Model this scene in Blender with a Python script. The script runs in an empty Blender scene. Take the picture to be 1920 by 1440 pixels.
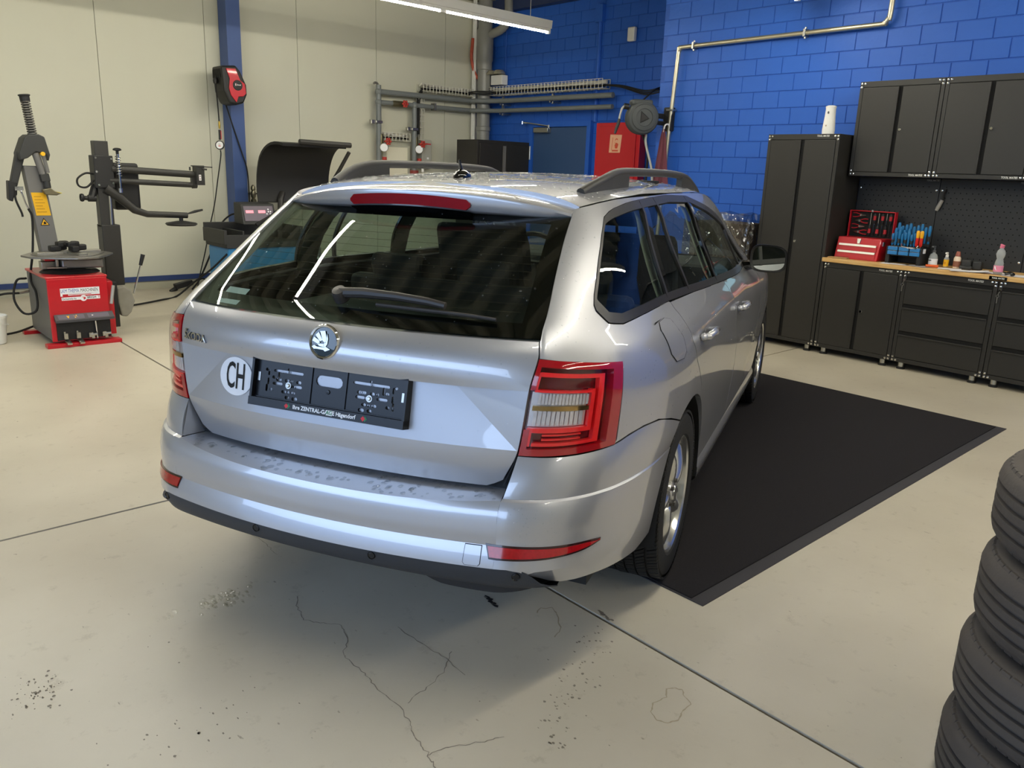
import bpy, math, random
import numpy as np
from mathutils import Vector, Matrix, geometry
PI = math.pi
random.seed(7)
SC = bpy.context.scene
COL = SC.collection

# ------------------------------------------------------------------ camera, sky, exposure
cam_data = bpy.data.cameras.new('camera')
cam_data.sensor_fit = 'HORIZONTAL'; cam_data.sensor_width = 36.0
cam_data.lens = 28.463; cam_data.clip_start = 0.05; cam_data.clip_end = 200
camera = bpy.data.objects.new('camera', cam_data); COL.objects.link(camera)
_r = (0.6628872536, 0.7479130235, 0.0347361232); _d = (0.2119244033, -0.1429309007, -0.9667775364); _f = (-0.7181006449, 0.6482259381, -0.2532480935)
camera.matrix_world = Matrix(((_r[0], -_d[0], -_f[0], 0), (_r[1], -_d[1], -_f[1], 0), (_r[2], -_d[2], -_f[2], 1.4459), (0, 0, 0, 1)))
SC.camera = camera
world = bpy.data.worlds.new('daylight'); SC.world = world; world.use_nodes = True
_bg = world.node_tree.nodes['Background']
_bg.inputs['Color'].default_value = (0.50, 0.68, 1.0, 1); _bg.inputs['Strength'].default_value = 4.1
SC.view_settings.view_transform = 'Standard'; SC.view_settings.look = 'None'
SC.view_settings.gamma = 1.0; SC.view_settings.use_curve_mapping = False
SC.view_settings.exposure = 0.12
TUBE_POWER = 112.0
SC.cycles.max_bounces = 8; SC.cycles.transparent_max_bounces = 16
SC.cycles.sample_clamp_indirect = 6.0

# ------------------------------------------------------------------ helpers
def lin(h):
    h = h.lstrip('#'); out = []
    for i in (0, 2, 4):
        c = int(h[i:i+2], 16) / 255.0
        out.append(c / 12.92 if c <= 0.04045 else ((c + 0.055) / 1.055) ** 2.4)
    return (*out, 1.0)
MATS = {}
def mat(name, color, rough=.5, metal=0.0, coat=0.0, var=0.0, vscale=8.0, bump=0.0, bscale=60.0, emit=0.0, spec=.5, trans=0.0, ior=1.45, coat_rough=.03):
    if name in MATS: return MATS[name]
    m = bpy.data.materials.new(name); m.use_nodes = True; MATS[name] = m
    nt = m.node_tree; b = nt.nodes['Principled BSDF']
    col = lin(color) if isinstance(color, str) else (*color, 1.0)
    b.inputs['Base Color'].default_value = col; b.inputs['Roughness'].default_value = rough
    b.inputs['Metallic'].default_value = metal; b.inputs['Coat Weight'].default_value = coat; b.inputs['Coat Roughness'].default_value = coat_rough
    b.inputs['Specular IOR Level'].default_value = spec; b.inputs['IOR'].default_value = ior
    b.inputs['Transmission Weight'].default_value = trans
    if emit: b.inputs['Emission Color'].default_value = col; b.inputs['Emission Strength'].default_value = emit
    if var or bump:
        tc = nt.nodes.new('ShaderNodeTexCoord')
        if var:
            n = nt.nodes.new('ShaderNodeTexNoise'); n.inputs['Scale'].default_value = vscale; n.inputs['Detail'].default_value = 5
            nt.links.new(tc.outputs['Object'], n.inputs['Vector'])
            mx = nt.nodes.new('ShaderNodeMix'); mx.data_type = 'RGBA'
            mx.inputs[6].default_value = tuple(c * (1 - var) for c in col[:3]) + (1,); mx.inputs[7].default_value = tuple(min(1, c * (1 + var)) for c in col[:3]) + (1,)
            nt.links.new(n.outputs['Fac'], mx.inputs[0]); nt.links.new(mx.outputs[2], b.inputs['Base Color'])
        if bump:
            n2 = nt.nodes.new('ShaderNodeTexNoise'); n2.inputs['Scale'].default_value = bscale; n2.inputs['Detail'].default_value = 4
            nt.links.new(tc.outputs['Object'], n2.inputs['Vector'])
            bp = nt.nodes.new('ShaderNodeBump'); bp.inputs['Strength'].default_value = bump; bp.inputs['Distance'].default_value = .01
            nt.links.new(n2.outputs['Fac'], bp.inputs['Height']); nt.links.new(bp.outputs['Normal'], b.inputs['Normal'])
    return m
def glass_mat(name, tint, rough=0.0, ior=1.5):
    if name in MATS: return MATS[name]
    m = bpy.data.materials.new(name); m.use_nodes = True; MATS[name] = m
    nt = m.node_tree; nt.nodes.remove(nt.nodes['Principled BSDF']); out = nt.nodes['Material Output']
    tr = nt.nodes.new('ShaderNodeBsdfTransparent'); tr.inputs['Color'].default_value = (*tint, 1)
    gl = nt.nodes.new('ShaderNodeBsdfGlossy'); gl.inputs['Roughness'].default_value = rough
    fr = nt.nodes.new('ShaderNodeFresnel'); fr.inputs['IOR'].default_value = ior
    mx = nt.nodes.new('ShaderNodeMixShader')
    ge = nt.nodes.new('ShaderNodeNewGeometry'); ma = nt.nodes.new('ShaderNodeMath'); ma.operation = 'MULTIPLY_ADD'; ma.inputs[1].default_value = 1 / ior - ior; ma.inputs[2].default_value = ior
    nt.links.new(ge.outputs['Backfacing'], ma.inputs[0]); nt.links.new(ma.outputs[0], fr.inputs['IOR'])      # same reflectance from both sides of a thin pane
    nt.links.new(fr.outputs['Fac'], mx.inputs['Fac']); nt.links.new(tr.outputs[0], mx.inputs[1]); nt.links.new(gl.outputs[0], mx.inputs[2])
    nt.links.new(mx.outputs[0], out.inputs['Surface'])
    return m

class MB:
    """collects geometry for ONE mesh object"""
    def __init__(s): s.v = []; s.f = []; s.mi = []; s.cur = 0
    def add(s, vs, fs):
        o = len(s.v); s.v.extend([tuple(map(float, p)) for p in vs])
        for f in fs: s.f.append(tuple(i + o for i in f)); s.mi.append(s.cur)
        return s
    def m(s, i): s.cur = i; return s
    def box(s, c, d, R=None):
        c = Vector(c); vs = []
        for z in (-.5, .5):
            for y in (-.5, .5):
                for x in (-.5, .5):
                    p = Vector((x * d[0], y * d[1], z * d[2]))
                    if R is not None: p = R @ p
                    vs.append(c + p)
        return s.add(vs, [(0, 2, 3, 1), (4, 5, 7, 6), (0, 1, 5, 4), (2, 6, 7, 3), (0, 4, 6, 2), (1, 3, 7, 5)])
    def bx(s, x0, x1, y0, y1, z0, z1): return s.box(((x0 + x1) / 2, (y0 + y1) / 2, (z0 + z1) / 2), (abs(x1 - x0), abs(y1 - y0), abs(z1 - z0)))
    def cyl(s, p0, p1, r0, r1=None, n=16, caps=True):
        r1 = r0 if r1 is None else r1; p0 = Vector(p0); p1 = Vector(p1); a = (p1 - p0).normalized()
        u = a.orthogonal().normalized(); w = a.cross(u); vs = []
        for p, r in ((p0, r0), (p1, r1)):
            for i in range(n): t = 2 * PI * i / n; vs.append(p + r * (math.cos(t) * u + math.sin(t) * w))
        fs = [(i, (i + 1) % n, n + (i + 1) % n, n + i) for i in range(n)]
        if caps: fs += [tuple(range(n - 1, -1, -1)), tuple(range(n, 2 * n))]
        return s.add(vs, fs)
    def tube(s, pts, r, n=8, closed=False):
        pts = [Vector(p) for p in pts]; k = len(pts); rs = r if isinstance(r, (list, tuple)) else [r] * k
        up = None; vs = []
        for i, p in enumerate(pts):
            a = pts[(i + 1) % k] if (closed or i < k - 1) else p; b = pts[i - 1] if (closed or i > 0) else p
            t = (a - b).normalized()
            up = t.orthogonal().normalized() if up is None else (up - t * up.dot(t)).normalized()
            w = t.cross(up)
            for j in range(n): q = 2 * PI * j / n; vs.append(p + rs[i] * (math.cos(q) * up + math.sin(q) * w))
        fs = []
        for i in range(k if closed else k - 1):
            a = i * n; b = ((i + 1) % k) * n
            for j in range(n): fs.append((a + j, a + (j + 1) % n, b + (j + 1) % n, b + j))
        if not closed: fs += [tuple(range(n - 1, -1, -1)), tuple(range((k - 1) * n, k * n))]
        return s.add(vs, fs)
    def lathe(s, prof, n=24, o=(0, 0, 0), axis=(0, 0, 1), closed=False):
        a = Vector(axis).normalized(); u = a.orthogonal().normalized(); w = a.cross(u); o = Vector(o); vs = []; k = len(prof)
        for r, h in prof:
            for i in range(n): t = 2 * PI * i / n; vs.append(o + a * h + r * (math.cos(t) * u + math.sin(t) * w))
        fs = []
        for j in range(k if closed else k - 1):
            b = ((j + 1) % k) * n
            for i in range(n): fs.append((j * n + i, j * n + (i + 1) % n, b + (i + 1) % n, b + i))
        return s.add(vs, fs)
    def prism(s, poly, h0, h1, o=(0, 0, 0), u=(1, 0, 0), v=(0, 1, 0)):
        o = Vector(o); u = Vector(u); v = Vector(v); w = u.cross(v).normalized(); n = len(poly)
        if sum(poly[i][0] * poly[(i + 1) % n][1] - poly[(i + 1) % n][0] * poly[i][1] for i in range(n)) < 0: poly = poly[::-1]
        vs = [o + u * a + v * b + w * h for h in (h0, h1) for a, b in poly]
        fs = [tuple(range(n - 1, -1, -1)), tuple(range(n, 2 * n))] + [(i, (i + 1) % n, n + (i + 1) % n, n + i) for i in range(n)]
        return s.add(vs, fs)
    def grid(s, fn, us, vs_, flip=False):
        P = [fn(a, b) for b in vs_ for a in us]; n = len(us); fs = []
        for j in range(len(vs_) - 1):
            for i in range(n - 1):
                q = (j * n + i, j * n + i + 1, (j + 1) * n + i + 1, (j + 1) * n + i); fs.append(q[::-1] if flip else q)
        return s.add(P, fs)
    def sphere(s, c, r, n=12, m=8, sc=(1, 1, 1)):
        c = Vector(c); vs = [c + Vector((0, 0, -r * sc[2]))]
        for j in range(1, m):
            t = PI * j / m
            for i in range(n): q = 2 * PI * i / n; vs.append(c + Vector((r * math.sin(t) * math.cos(q) * sc[0], r * math.sin(t) * math.sin(q) * sc[1], -r * math.cos(t) * sc[2])))
        vs.append(c + Vector((0, 0, r * sc[2]))); L = len(vs) - 1; fs = [(0, 1 + (i + 1) % n, 1 + i) for i in range(n)]
        for j in range(m - 2):
            a = 1 + j * n; b = a + n
            for i in range(n): fs.append((a + i, a + (i + 1) % n, b + (i + 1) % n, b + i))
        a = 1 + (m - 2) * n; fs += [(L, a + i, a + (i + 1) % n) for i in range(n)]
        return s.add(vs, fs)
    def mesh(s, name, mats, smooth=35):
        me = bpy.data.meshes.new(name); me.from_pydata(s.v, [], s.f); me.update()
        for m_ in (mats if isinstance(mats, (list, tuple)) else [mats]): me.materials.append(m_)
        if len(me.materials) > 1: me.polygons.foreach_set('material_index', s.mi)
        if smooth: me.shade_smooth(); me.set_sharp_from_angle(angle=math.radians(smooth))
        return me
    def build(s, name, mats, parent=None, smooth=35, bevel=0, loc=None):
        return link(name, s.mesh(name, mats, smooth), parent, bevel, loc)
def link(name, me, parent=None, bevel=0, loc=None):
    o = bpy.data.objects.new(name, me); COL.objects.link(o)
    if parent is not None: o.parent = parent
    if loc is not None: o.location = loc
    if bevel:
        b = o.modifiers.new('edge', 'BEVEL'); b.width = bevel; b.segments = 2; b.limit_method = 'ANGLE'; b.angle_limit = math.radians(40)
    return o
def tag(o, label=None, cat=None, group=None, kind=None):
    if label: o['label'] = label
    if cat: o['category'] = cat
    if group: o['group'] = group
    if kind: o['kind'] = kind
    return o
def thing(name, label, cat, loc=(0, 0, 0), rz=0.0, group=None):
    o = bpy.data.objects.new(name, None); o.empty_display_size = .1; COL.objects.link(o)
    o.location = loc; o.rotation_euler = (0, 0, rz)
    return tag(o, label, cat, group)
def dup(o, parent=None, loc=None, label=None):
    c = o.copy(); COL.objects.link(c)
    if parent is not None: c.parent = parent
    if loc is not None: c.location = loc
    if label: c['label'] = label
    for ch in list(o.children): dup(ch, c)
    return c
def text_mesh(s, size, bold=0.0, extrude=0.0, align='CENTER', sx=1.0, shear=0.0):
    cu = bpy.data.curves.new('lettering', 'FONT'); cu.body = s; cu.size = size; cu.align_x = align; cu.align_y = 'CENTER'
    cu.offset = bold * size; cu.extrude = extrude; cu.resolution_u = 3; cu.shear = shear
    ob = bpy.data.objects.new('lettering', cu); COL.objects.link(ob)
    me = bpy.data.meshes.new_from_object(ob); bpy.data.objects.remove(ob); bpy.data.curves.remove(cu)
    if sx != 1.0:
        for v in me.vertices: v.co.x *= sx
    return me
def put_text(name, s, size, m, parent, fn, **kw):
    """flat lettering laid on a surface: fn(x, y) -> point"""
    me = text_mesh(s, size, **kw); me.name = name
    for v in me.vertices: p = fn(v.co.x, v.co.y); v.co = Vector(p[:3]) + (Vector((0, 0, 0)))
    me.materials.clear(); me.materials.append(m)
    return link(name, me, parent)
def frame_fn(o, u, v, lift=0.0):
    o = Vector(o); u = Vector(u).normalized(); v = Vector(v).normalized(); w = u.cross(v) * lift
    return lambda x, y: o + u * x + v * y + w
def rotm(axis, deg): return Matrix.Rotation(math.radians(deg), 3, axis)
def smooth_path(pts, k=6):
    P = [Vector(p) for p in pts]; out = []
    for i in range(len(P) - 1):
        a = P[i - 1] if i else P[0] * 2 - P[1]; b = P[i]; c = P[i + 1]; d = P[i + 2] if i + 2 < len(P) else P[-1] * 2 - P[-2]
        for j in range(k):
            t = j / k; out.append(.5 * ((2 * b) + (c - a) * t + (2 * a - 5 * b + 4 * c - d) * t * t + (3 * b - a - 3 * c + d) * t ** 3))
    out.append(P[-1]); return out

# ------------------------------------------------------------------ shared materials
BLACK_STEEL = mat('black_powder_coat', '#2b2a28', .42, .0, var=.08, vscale=30, bump=.05, bscale=400)
BLACK_PLASTIC = mat('black_plastic', '#1b1b1c', .5, bump=.04, bscale=300)
DARK_PLASTIC = mat('charcoal_plastic', '#2f3030', .55, var=.06)
GREY_PLASTIC = mat('grey_plastic', '#55585a', .5, var=.05)
CHROME = mat('chrome', '#e6e6e6', .08, 1.0, var=.02)
STEEL = mat('brushed_steel', '#b9b8b2', .3, 1.0, var=.08, vscale=20)
RUBBER = mat('rubber', '#191919', .72, var=.15, vscale=14, bump=.15, bscale=120)
WHITE_PLASTIC = mat('white_plastic', '#ecebe6', .4, var=.03)
RED_PAINT = mat('red_paint', '#c01222', .35, coat=.3, var=.05, vscale=5)
GREY_PAINT = mat('grey_paint', '#6c6b69', .45, var=.05, vscale=6)
PVC = mat('grey_pipe', '#777c7c', .4, var=.08, vscale=9)
GALV = mat('galvanised_steel', '#c4bda6', .36, .85, var=.12, vscale=14)
PAPER = mat('white_paper', '#f1eff4', .7, var=.03)
# ------------------------------------------------------------------ room
WALLB = -9.70; YB = 8.0; YR = 7.12; XSTEP = -5.74; ZC = 3.75
def floor_material():
    m = bpy.data.materials.new('sealed_floor'); m.use_nodes = True; MATS['sealed_floor'] = m
    nt = m.node_tree; b = nt.nodes['Principled BSDF']; N = nt.nodes.new; Lk = nt.links.new
    tc = N('ShaderNodeTexCoord'); big = N('ShaderNodeTexNoise'); big.inputs['Scale'].default_value = .9; big.inputs['Detail'].default_value = 6
    Lk(tc.outputs['Object'], big.inputs['Vector'])
    r1 = N('ShaderNodeValToRGB'); e = r1.color_ramp.elements; e[0].position = .3; e[0].color = lin('#b6ad9b'); e[1].position = .7; e[1].color = lin('#cec6b4')
    Lk(big.outputs['Fac'], r1.inputs[0])
    fine = N('ShaderNodeTexNoise'); fine.inputs['Scale'].default_value = 14; fine.inputs['Detail'].default_value = 8; fine.inputs['Roughness'].default_value = .7
    Lk(tc.outputs['Object'], fine.inputs['Vector'])
    r2 = N('ShaderNodeValToRGB'); e = r2.color_ramp.elements; e[0].position = .22; e[0].color = (.72, .70, .68, 1); e[1].position = .42; e[1].color = (1, 1, 1, 1)
    Lk(fine.outputs['Fac'], r2.inputs[0])
    mp = N('ShaderNodeMapping'); mp.inputs['Scale'].default_value = (18, 42, 1); mp.inputs['Rotation'].default_value = (0, 0, .5)
    Lk(tc.outputs['Object'], mp.inputs['Vector'])
    sc = N('ShaderNodeTexNoise'); sc.inputs['Scale'].default_value = 1.0; sc.inputs['Detail'].default_value = 3; Lk(mp.outputs[0], sc.inputs['Vector'])
    r3 = N('ShaderNodeValToRGB'); e = r3.color_ramp.elements; e[0].position = .235; e[0].color = (.45, .42, .40, 1); e[1].position = .275; e[1].color = (1, 1, 1, 1)
    Lk(sc.outputs['Fac'], r3.inputs[0])
    m1 = N('ShaderNodeMix'); m1.data_type = 'RGBA'; m1.blend_type = 'MULTIPLY'; m1.inputs[0].default_value = 1
    Lk(r1.outputs[0], m1.inputs[6]); Lk(r2.outputs[0], m1.inputs[7])
    m2 = N('ShaderNodeMix'); m2.data_type = 'RGBA'; m2.blend_type = 'MULTIPLY'; m2.inputs[0].default_value = .8
    Lk(m1.outputs[2], m2.inputs[6]); Lk(r3.outputs[0], m2.inputs[7]); Lk(m2.outputs[2], b.inputs['Base Color'])
    b.inputs['Roughness'].default_value = .34; b.inputs['Specular IOR Level'].default_value = .35
    rr = N('ShaderNodeMapRange'); rr.inputs['To Min'].default_value = .24; rr.inputs['To Max'].default_value = .46
    Lk(big.outputs['Fac'], rr.inputs[0]); Lk(rr.outputs[0], b.inputs['Roughness'])
    bp = N('ShaderNodeBump'); bp.inputs['Strength'].default_value = .12; bp.inputs['Distance'].default_value = .01
    Lk(fine.outputs['Fac'], bp.inputs['Height']); Lk(bp.outputs[0], b.inputs['Normal'])
    return m
FLOOR = floor_material()
JOINT = mat('joint_filler', '#262223', .6, var=.2, vscale=20)
fl = MB().bx(-9.9, 4.6, -3.6, 8.1, -.12, -.012).build('floor', JOINT, smooth=0); tag(fl, 'pale beige sealed workshop floor with dark joints', 'floor', kind='structure')
def jx(y): return -3.425 - .0291 * (y - .46)      # joint running away from the camera
def jy(x): return 1.892 - .0103 * (x + 2.4)       # joint running across
G = .0075; XW0, XW1, Y0, Y1 = -9.75, 4.5, -3.5, 8.05
P00 = (jx(jy(-3.47)), jy(-3.47))
for poly in ([(XW0, Y0), (jx(Y0) - G, Y0), (P00[0] - G, P00[1] - G), (XW0, jy(XW0) - G)], [(jx(Y0) + G, Y0), (XW1, Y0), (XW1, jy(XW1) - G), (P00[0] + G, P00[1] - G)],
             [(XW0, jy(XW0) + G), (P00[0] - G, P00[1] + G), (jx(Y1) - G, Y1), (XW0, Y1)], [(P00[0] + G, P00[1] + G), (XW1, jy(XW1) + G), (XW1, Y1), (jx(Y1) + G, Y1)]):
    MB().prism(poly, -.012, 0).build('slab', FLOOR, fl, smooth=0)
# cracks and stains with a shape of their own
CRACK = mat('crack', '#857d72', .8, var=.2)
STAIN = mat('oil_stain', '#7d7568', .6, var=.3, vscale=40)
DRY = mat('dried_puddle_rim', '#9f937d', .6, var=.2)
def ribbon(mb, pts, w, z=.0008):
    for i in range(len(pts) - 1):
        a = Vector((*pts[i], z)); b = Vector((*pts[i + 1], z)); d = (b - a); n = Vector((-d.y, d.x, 0)).normalized() * w * (.6 + .8 * random.random()) / 2
        mb.add([a - n, b - n, b + n, a + n], [(0, 1, 2, 3)])
def jag(pts, k=6, amp=.005):
    out = []
    for i in range(len(pts) - 1):
        for j in range(k):
            t = j / k; out.append((pts[i][0] * (1 - t) + pts[i + 1][0] * t + random.uniform(-amp, amp), pts[i][1] * (1 - t) + pts[i + 1][1] * t + random.uniform(-amp, amp)))
    out.append(pts[-1]); return out
ck = MB()
for pts in ([(-2.347, 1.159), (-2.278, 1.12), (-2.194, 1.103), (-2.149, 1.134), (-2.095, 1.181), (-2.007, 1.153), (-1.949, 1.099), (-1.833, 1.101), (-1.758, 1.091), (-1.63, 1.096), (-1.547, 1.075), (-1.482, 1.055), (-1.426, 1.045), (-1.375, 1.031)],
            [(-1.425, 1.048), (-1.409, 1.113), (-1.376, 1.175), (-1.354, 1.239)], [(-1.629, 1.117), (-1.652, 1.203), (-1.691, 1.299), (-1.752, 1.37)], [(-2.916, 1.242), (-2.78, 1.246), (-2.679, 1.242)], [(-1.975, 1.318), (-1.844, 1.32), (-1.751, 1.334), (-1.631, 1.327)]):
    ribbon(ck, jag(pts), .0022)
ck.build('crack', CRACK, fl, smooth=0)
rm = MB(); rim = [(-1.211, 1.745), (-1.199, 1.768), (-1.179, 1.777), (-1.158, 1.756), (-1.121, 1.744), (-1.12, 1.7), (-1.103, 1.659), (-1.115, 1.622), (-1.141, 1.612), (-1.173, 1.627), (-1.195, 1.663), (-1.187, 1.712), (-1.211, 1.745)]
ribbon(rm, jag(rim, 4, .002), .0035); ribbon(rm, jag([(-1.755, 1.731), (-1.772, 1.765), (-1.746, 1.799), (-1.704, 1.785), (-1.622, 1.714), (-1.61, 1.678)], 4, .004), .004)
rm.build('dried_puddle', DRY, fl, smooth=0)
st = MB()
def blot(cx, cy, r, z=.0009):
    n = 9; a0 = random.random() * 6; e = random.uniform(.3, 1)
    st.add([(cx + r * random.uniform(.6, 1.1) * math.cos(2 * PI * i / n), cy + e * r * random.uniform(.6, 1.1) * math.sin(2 * PI * i / n), z) for i in range(n)], [tuple(range(n))])
for q in range(5): blot(-1.94 + .016 * q, 1.668 - .003 * q, .012)
for q in range(70):
    g = random.gauss; blot(-2.31 + g(0, .05), .36 + g(0, .03), random.uniform(.001, .007))
for q in range(26): blot(-1.90 + random.gauss(0, .07), .62 + random.gauss(0, .12), random.uniform(.002, .006))
for q in range(90): t = random.random(); blot(-1.56 + .32 * t + random.gauss(0, .035), 1.84 - .55 * t + random.gauss(0, .02), random.uniform(.002, .006))
for q in range(80): blot(random.uniform(-3.0, -.3), random.uniform(.2, 2.0), random.uniform(.001, .004))
for q in range(7): blot(-1.63 + .011 * q, 1.915 - .003 * q + random.uniform(-.006, .006), .010)
sd = MB(); st, sd = sd, st
for q in range(9): blot(-1.945 + .009 * q, 1.669 - .0015 * q + random.uniform(-.006, .006), random.uniform(.008, .013), .0012)
st.build('dark_scrap', mat('dark_scrap', '#2f2b2c', .8, var=.2), fl, smooth=0)['kind'] = 'stuff'; st = sd
so = st.build('stain', STAIN, fl, smooth=0); so['kind'] = 'stuff'
WATER = glass_mat('water_film', (.97, .97, .96), .02, 1.6)
ww = MB()
for q in range(60): ww.sphere((-2.49 + random.gauss(0, .035), .96 + random.gauss(0, .055), .0), random.uniform(.004, .014), 7, 4, (1.4, .7, .12))
for q in range(8): ww.sphere((-2.478 + random.gauss(0, .008), .775 + random.gauss(0, .02), .0), random.uniform(.004, .01), 7, 4, (1.5, .7, .12))
wo = ww.build('water_puddle', WATER, fl); wo['kind'] = 'stuff'
# walls
CREAM = mat('cream_panel', '#cdccba', .5, var=.03, vscale=1.5, bump=.02, bscale=25)
SEAM = mat('panel_seam', '#8d8a76', .7)
BLUE = mat('blue_masonry_paint', '#2660c2', .55, var=.06, vscale=2.5, bump=.25, bscale=30)
BLUE_J = mat('blue_mortar_paint', '#2156b2', .6, var=.05, bump=.2, bscale=40)
wl = MB().bx(WALLB - .2, WALLB - .012, -3.6, YB + .2, -.1, ZC + .1).build('wall_left', SEAM, smooth=0); tag(wl, 'cream sandwich-panel wall with fine vertical joints', 'wall', kind='structure')
ys = [-3.5, -2.96, -1.82, -.68, .46, 1.60, 2.745, 3.89, 5.03, 6.155, 7.28, YB]
for a, b in zip(ys[:-1], ys[1:]): MB().bx(WALLB - .012, WALLB, a + .003, b - .003, 0, ZC).build('panel', CREAM, wl, smooth=0)
SKIRT = mat('blue_skirting', '#2c3f70', .5, var=.05)
tag(MB().bx(WALLB, WALLB + .03, -3.5, YB, .09, .145).build('baseboard_left', SKIRT, smooth=0), 'dark blue strip along the foot of the cream wall', 'baseboard', kind='structure')
tag(MB().bx(WALLB, WALLB + .012, -3.5, YB, .0, .088).build('trim_1', mat('grey_plinth', '#a7a490', .6), smooth=0), 'pale plinth below the blue strip', 'trim', kind='structure')
wb = MB().bx(-9.9, XSTEP, YB + .006, YB + .22, -.1, ZC + .1).bx(XSTEP, 4.7, YR + .006, YR + 1.1, -.1, ZC + .1).build('wall_back', BLUE_J, smooth=0)
tag(wb, 'blue painted block wall with a step beside the hose reel', 'wall', kind='structure')
CH_, BW_ = .1496, .272
_blk = {}
def block_mesh(w):
    w = round(w, 3)
    if w not in _blk:
        x, z, g, d = w / 2 - .0018, CH_ / 2 - .0018, .004, .0105
        v = [(-x, 0, -z), (x, 0, -z), (x, 0, z), (-x, 0, z), (-x + .002, -d + g, -z + .002), (x - .002, -d + g, -z + .002), (x - .002, -d + g, z - .002), (-x + .002, -d + g, z - .002), (-x + g, -d, -z + g), (x - g, -d, -z + g), (x - g, -d, z - g), (-x + g, -d, z - g)]
        f = []
        for k in (0, 4):
            for i in range(4): j = (i + 1) % 4; f.append((k + i, k + j, k + 4 + j, k + 4 + i))
        f.append((8, 9, 10, 11)); _blk[w] = MB().add(v, f).mesh('block', BLUE, 0)
    return _blk[w]
far_blocks = MB()
def course(x0, x1, y, z, off, single):
    x = x0 + off - BW_
    while x < x1:
        a, b = max(x, x0), min(x + BW_, x1); x += BW_
        if b - a < .05: continue
        cx = (a + b) / 2
        if single(cx, z): link('block', block_mesh(b - a), wb, loc=(cx, y + .0105, z))
        else: far_blocks.bx(a + .002, b - .002, y, y + .0105, z - CH_ / 2 + .002, z + CH_ / 2 - .002)
nrow = int(ZC / CH_) + 1
def in_view_left(x, z): return z > 1.35 and z < 3.5 and x > -9.55 and not (-8.75 < x < -7.45 and z < 1.95)
def in_view_right(x, z): return (x < -3.95 and 1.0 < z < 3.2) or (x < -3.25 and 1.75 < z < 3.0) or (x < -1.9 and 2.2 < z < 2.95)
for r in range(nrow):
    z = (r + .5) * CH_ + .013
    if z > ZC: break
    course(WALLB, XSTEP, YB, z, (0, BW_ / 2)[r % 2], in_view_left)
    course(XSTEP, 4.5, YR, z, (.05, .05 + BW_ / 2)[r % 2], in_view_right)
tag(far_blocks.build('block_field', BLUE, wb, smooth=0), kind='stuff')
tag(MB().bx(4.5, 4.7, -3.6, YR, -.1, ZC + .1).build('wall_right', mat('grey_wall', '#b9b7ab', .6), smooth=0), 'plain pale wall closing the workshop on the right', 'wall', kind='structure')
# wall behind the camera with the open vehicle door
wf = MB().bx(-9.9, -4.2, -3.7, -3.5, 0, ZC + .1).bx(2.4, 4.7, -3.7, -3.5, 0, ZC + .1).bx(-4.2, 2.4, -3.7, -3.5, 3.2, ZC + .1).build('wall_front', CREAM, smooth=0)
tag(wf, 'wall with the open vehicle door', 'wall', kind='structure')
tag(MB().bx(-60, 50, -70, -3.5, -.14, -.02).build('ground', mat('asphalt', '#6a6a6c', .9, var=.15), smooth=0), 'asphalt yard outside the vehicle door', 'ground', kind='structure')
blocker_obj = solo_b = MB().bx(-30, 25, -22, -16, -.02, 2.2).build('blocker', mat('blocker_grey', '#8e9298', .8, var=.1), smooth=0); tag(blocker_obj, 'plain grey building added across the yard to cut sky reflections', 'blocker')  # added, unseen: keeps bright sky out of reflections in the car's rear
# trapezoidal steel ceiling, ribs along y
CEIL = mat('ceiling_sheet', '#a5a28f', .5, var=.05)
cm = MB(); pitch = .30; prof = []
x = -9.9
while x < 4.7: prof += [(x, ZC), (x + .10, ZC), (x + .13, ZC + .16), (x + .27, ZC + .16)]; x += pitch
for (a, za), (b, zb) in zip(prof[:-1], prof[1:]): cm.add([(a, -3.6, za), (b, -3.6, zb), (b, 8.2, zb), (a, 8.2, za)], [(0, 3, 2, 1)])
ce = cm.bx(-9.9, 4.7, -3.7, 8.2, ZC + .22, ZC + .3).build('ceiling', CEIL, smooth=0); tag(ce, 'cream trapezoidal sheet-metal ceiling', 'ceiling', kind='structure')
BEAM = mat('roof_beam_paint', '#2b3a63', .5)
tag(MB().bx(-9.7, 4.5, YB - .12, YB - .005, 3.58, 3.74).build('trim_2', BEAM, smooth=0), 'dark blue beam under the ceiling', 'beam', kind='structure')
tag(MB().bx(-9.62, -9.58, YB - .30, YB - .26, 0, ZC).bx(WALLB, WALLB + .02, YB - .21, YB - .13, 0, ZC).build('trim_3', WHITE_PLASTIC, smooth=0), 'white corner trim between cream and blue wall', 'trim', kind='structure')
# ------------------------------------------------------------------ fluorescent lights
TUBE = mat('lit_tube', (1.0, .945, .79), .5, emit=TUBE_POWER)
FIX = mat('luminaire_white', '#d8d6cc', .4, var=.02)
def luminaire(x, y0, y1, label, z=2.95, rz=.030):
    t = thing('ceiling_light', label, 'light', (x - rz * ((y0 + y1) / 2 - 6.7), (y0 + y1) / 2, z), rz); L = (y1 - y0) / 2
    b = MB().prism([(-.035, .03), (.035, .03), (.045, .11), (-.045, .11)], -L, L, u=(1, 0, 0), v=(0, 0, 1)); b.build('housing', FIX, t, smooth=0)
    MB().bx(-.02, .02, -L, L, .0, .03).build('lamp_rail', FIX, t, smooth=0)
    n = max(1, round((y1 - y0) / 1.5)); s = (y1 - y0) / n
    for i in range(n):
        a = -L + i * s
        MB().cyl((0, a + .035, -.004), (0, a + s - .035, -.004), .014, n=10).build('tube', TUBE, t)
        for q in (a, a + s - .035): MB().bx(-.018, .018, q, q + .035, -.022, .03).build('tube_holder', WHITE_PLASTIC, t, smooth=0)
    for yy in (-L + .3, L - .3): MB().cyl((0, yy, .11), (0, yy, ZC - z + .02), .004, n=6).build('hanger', STEEL, t)
    return t
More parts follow.
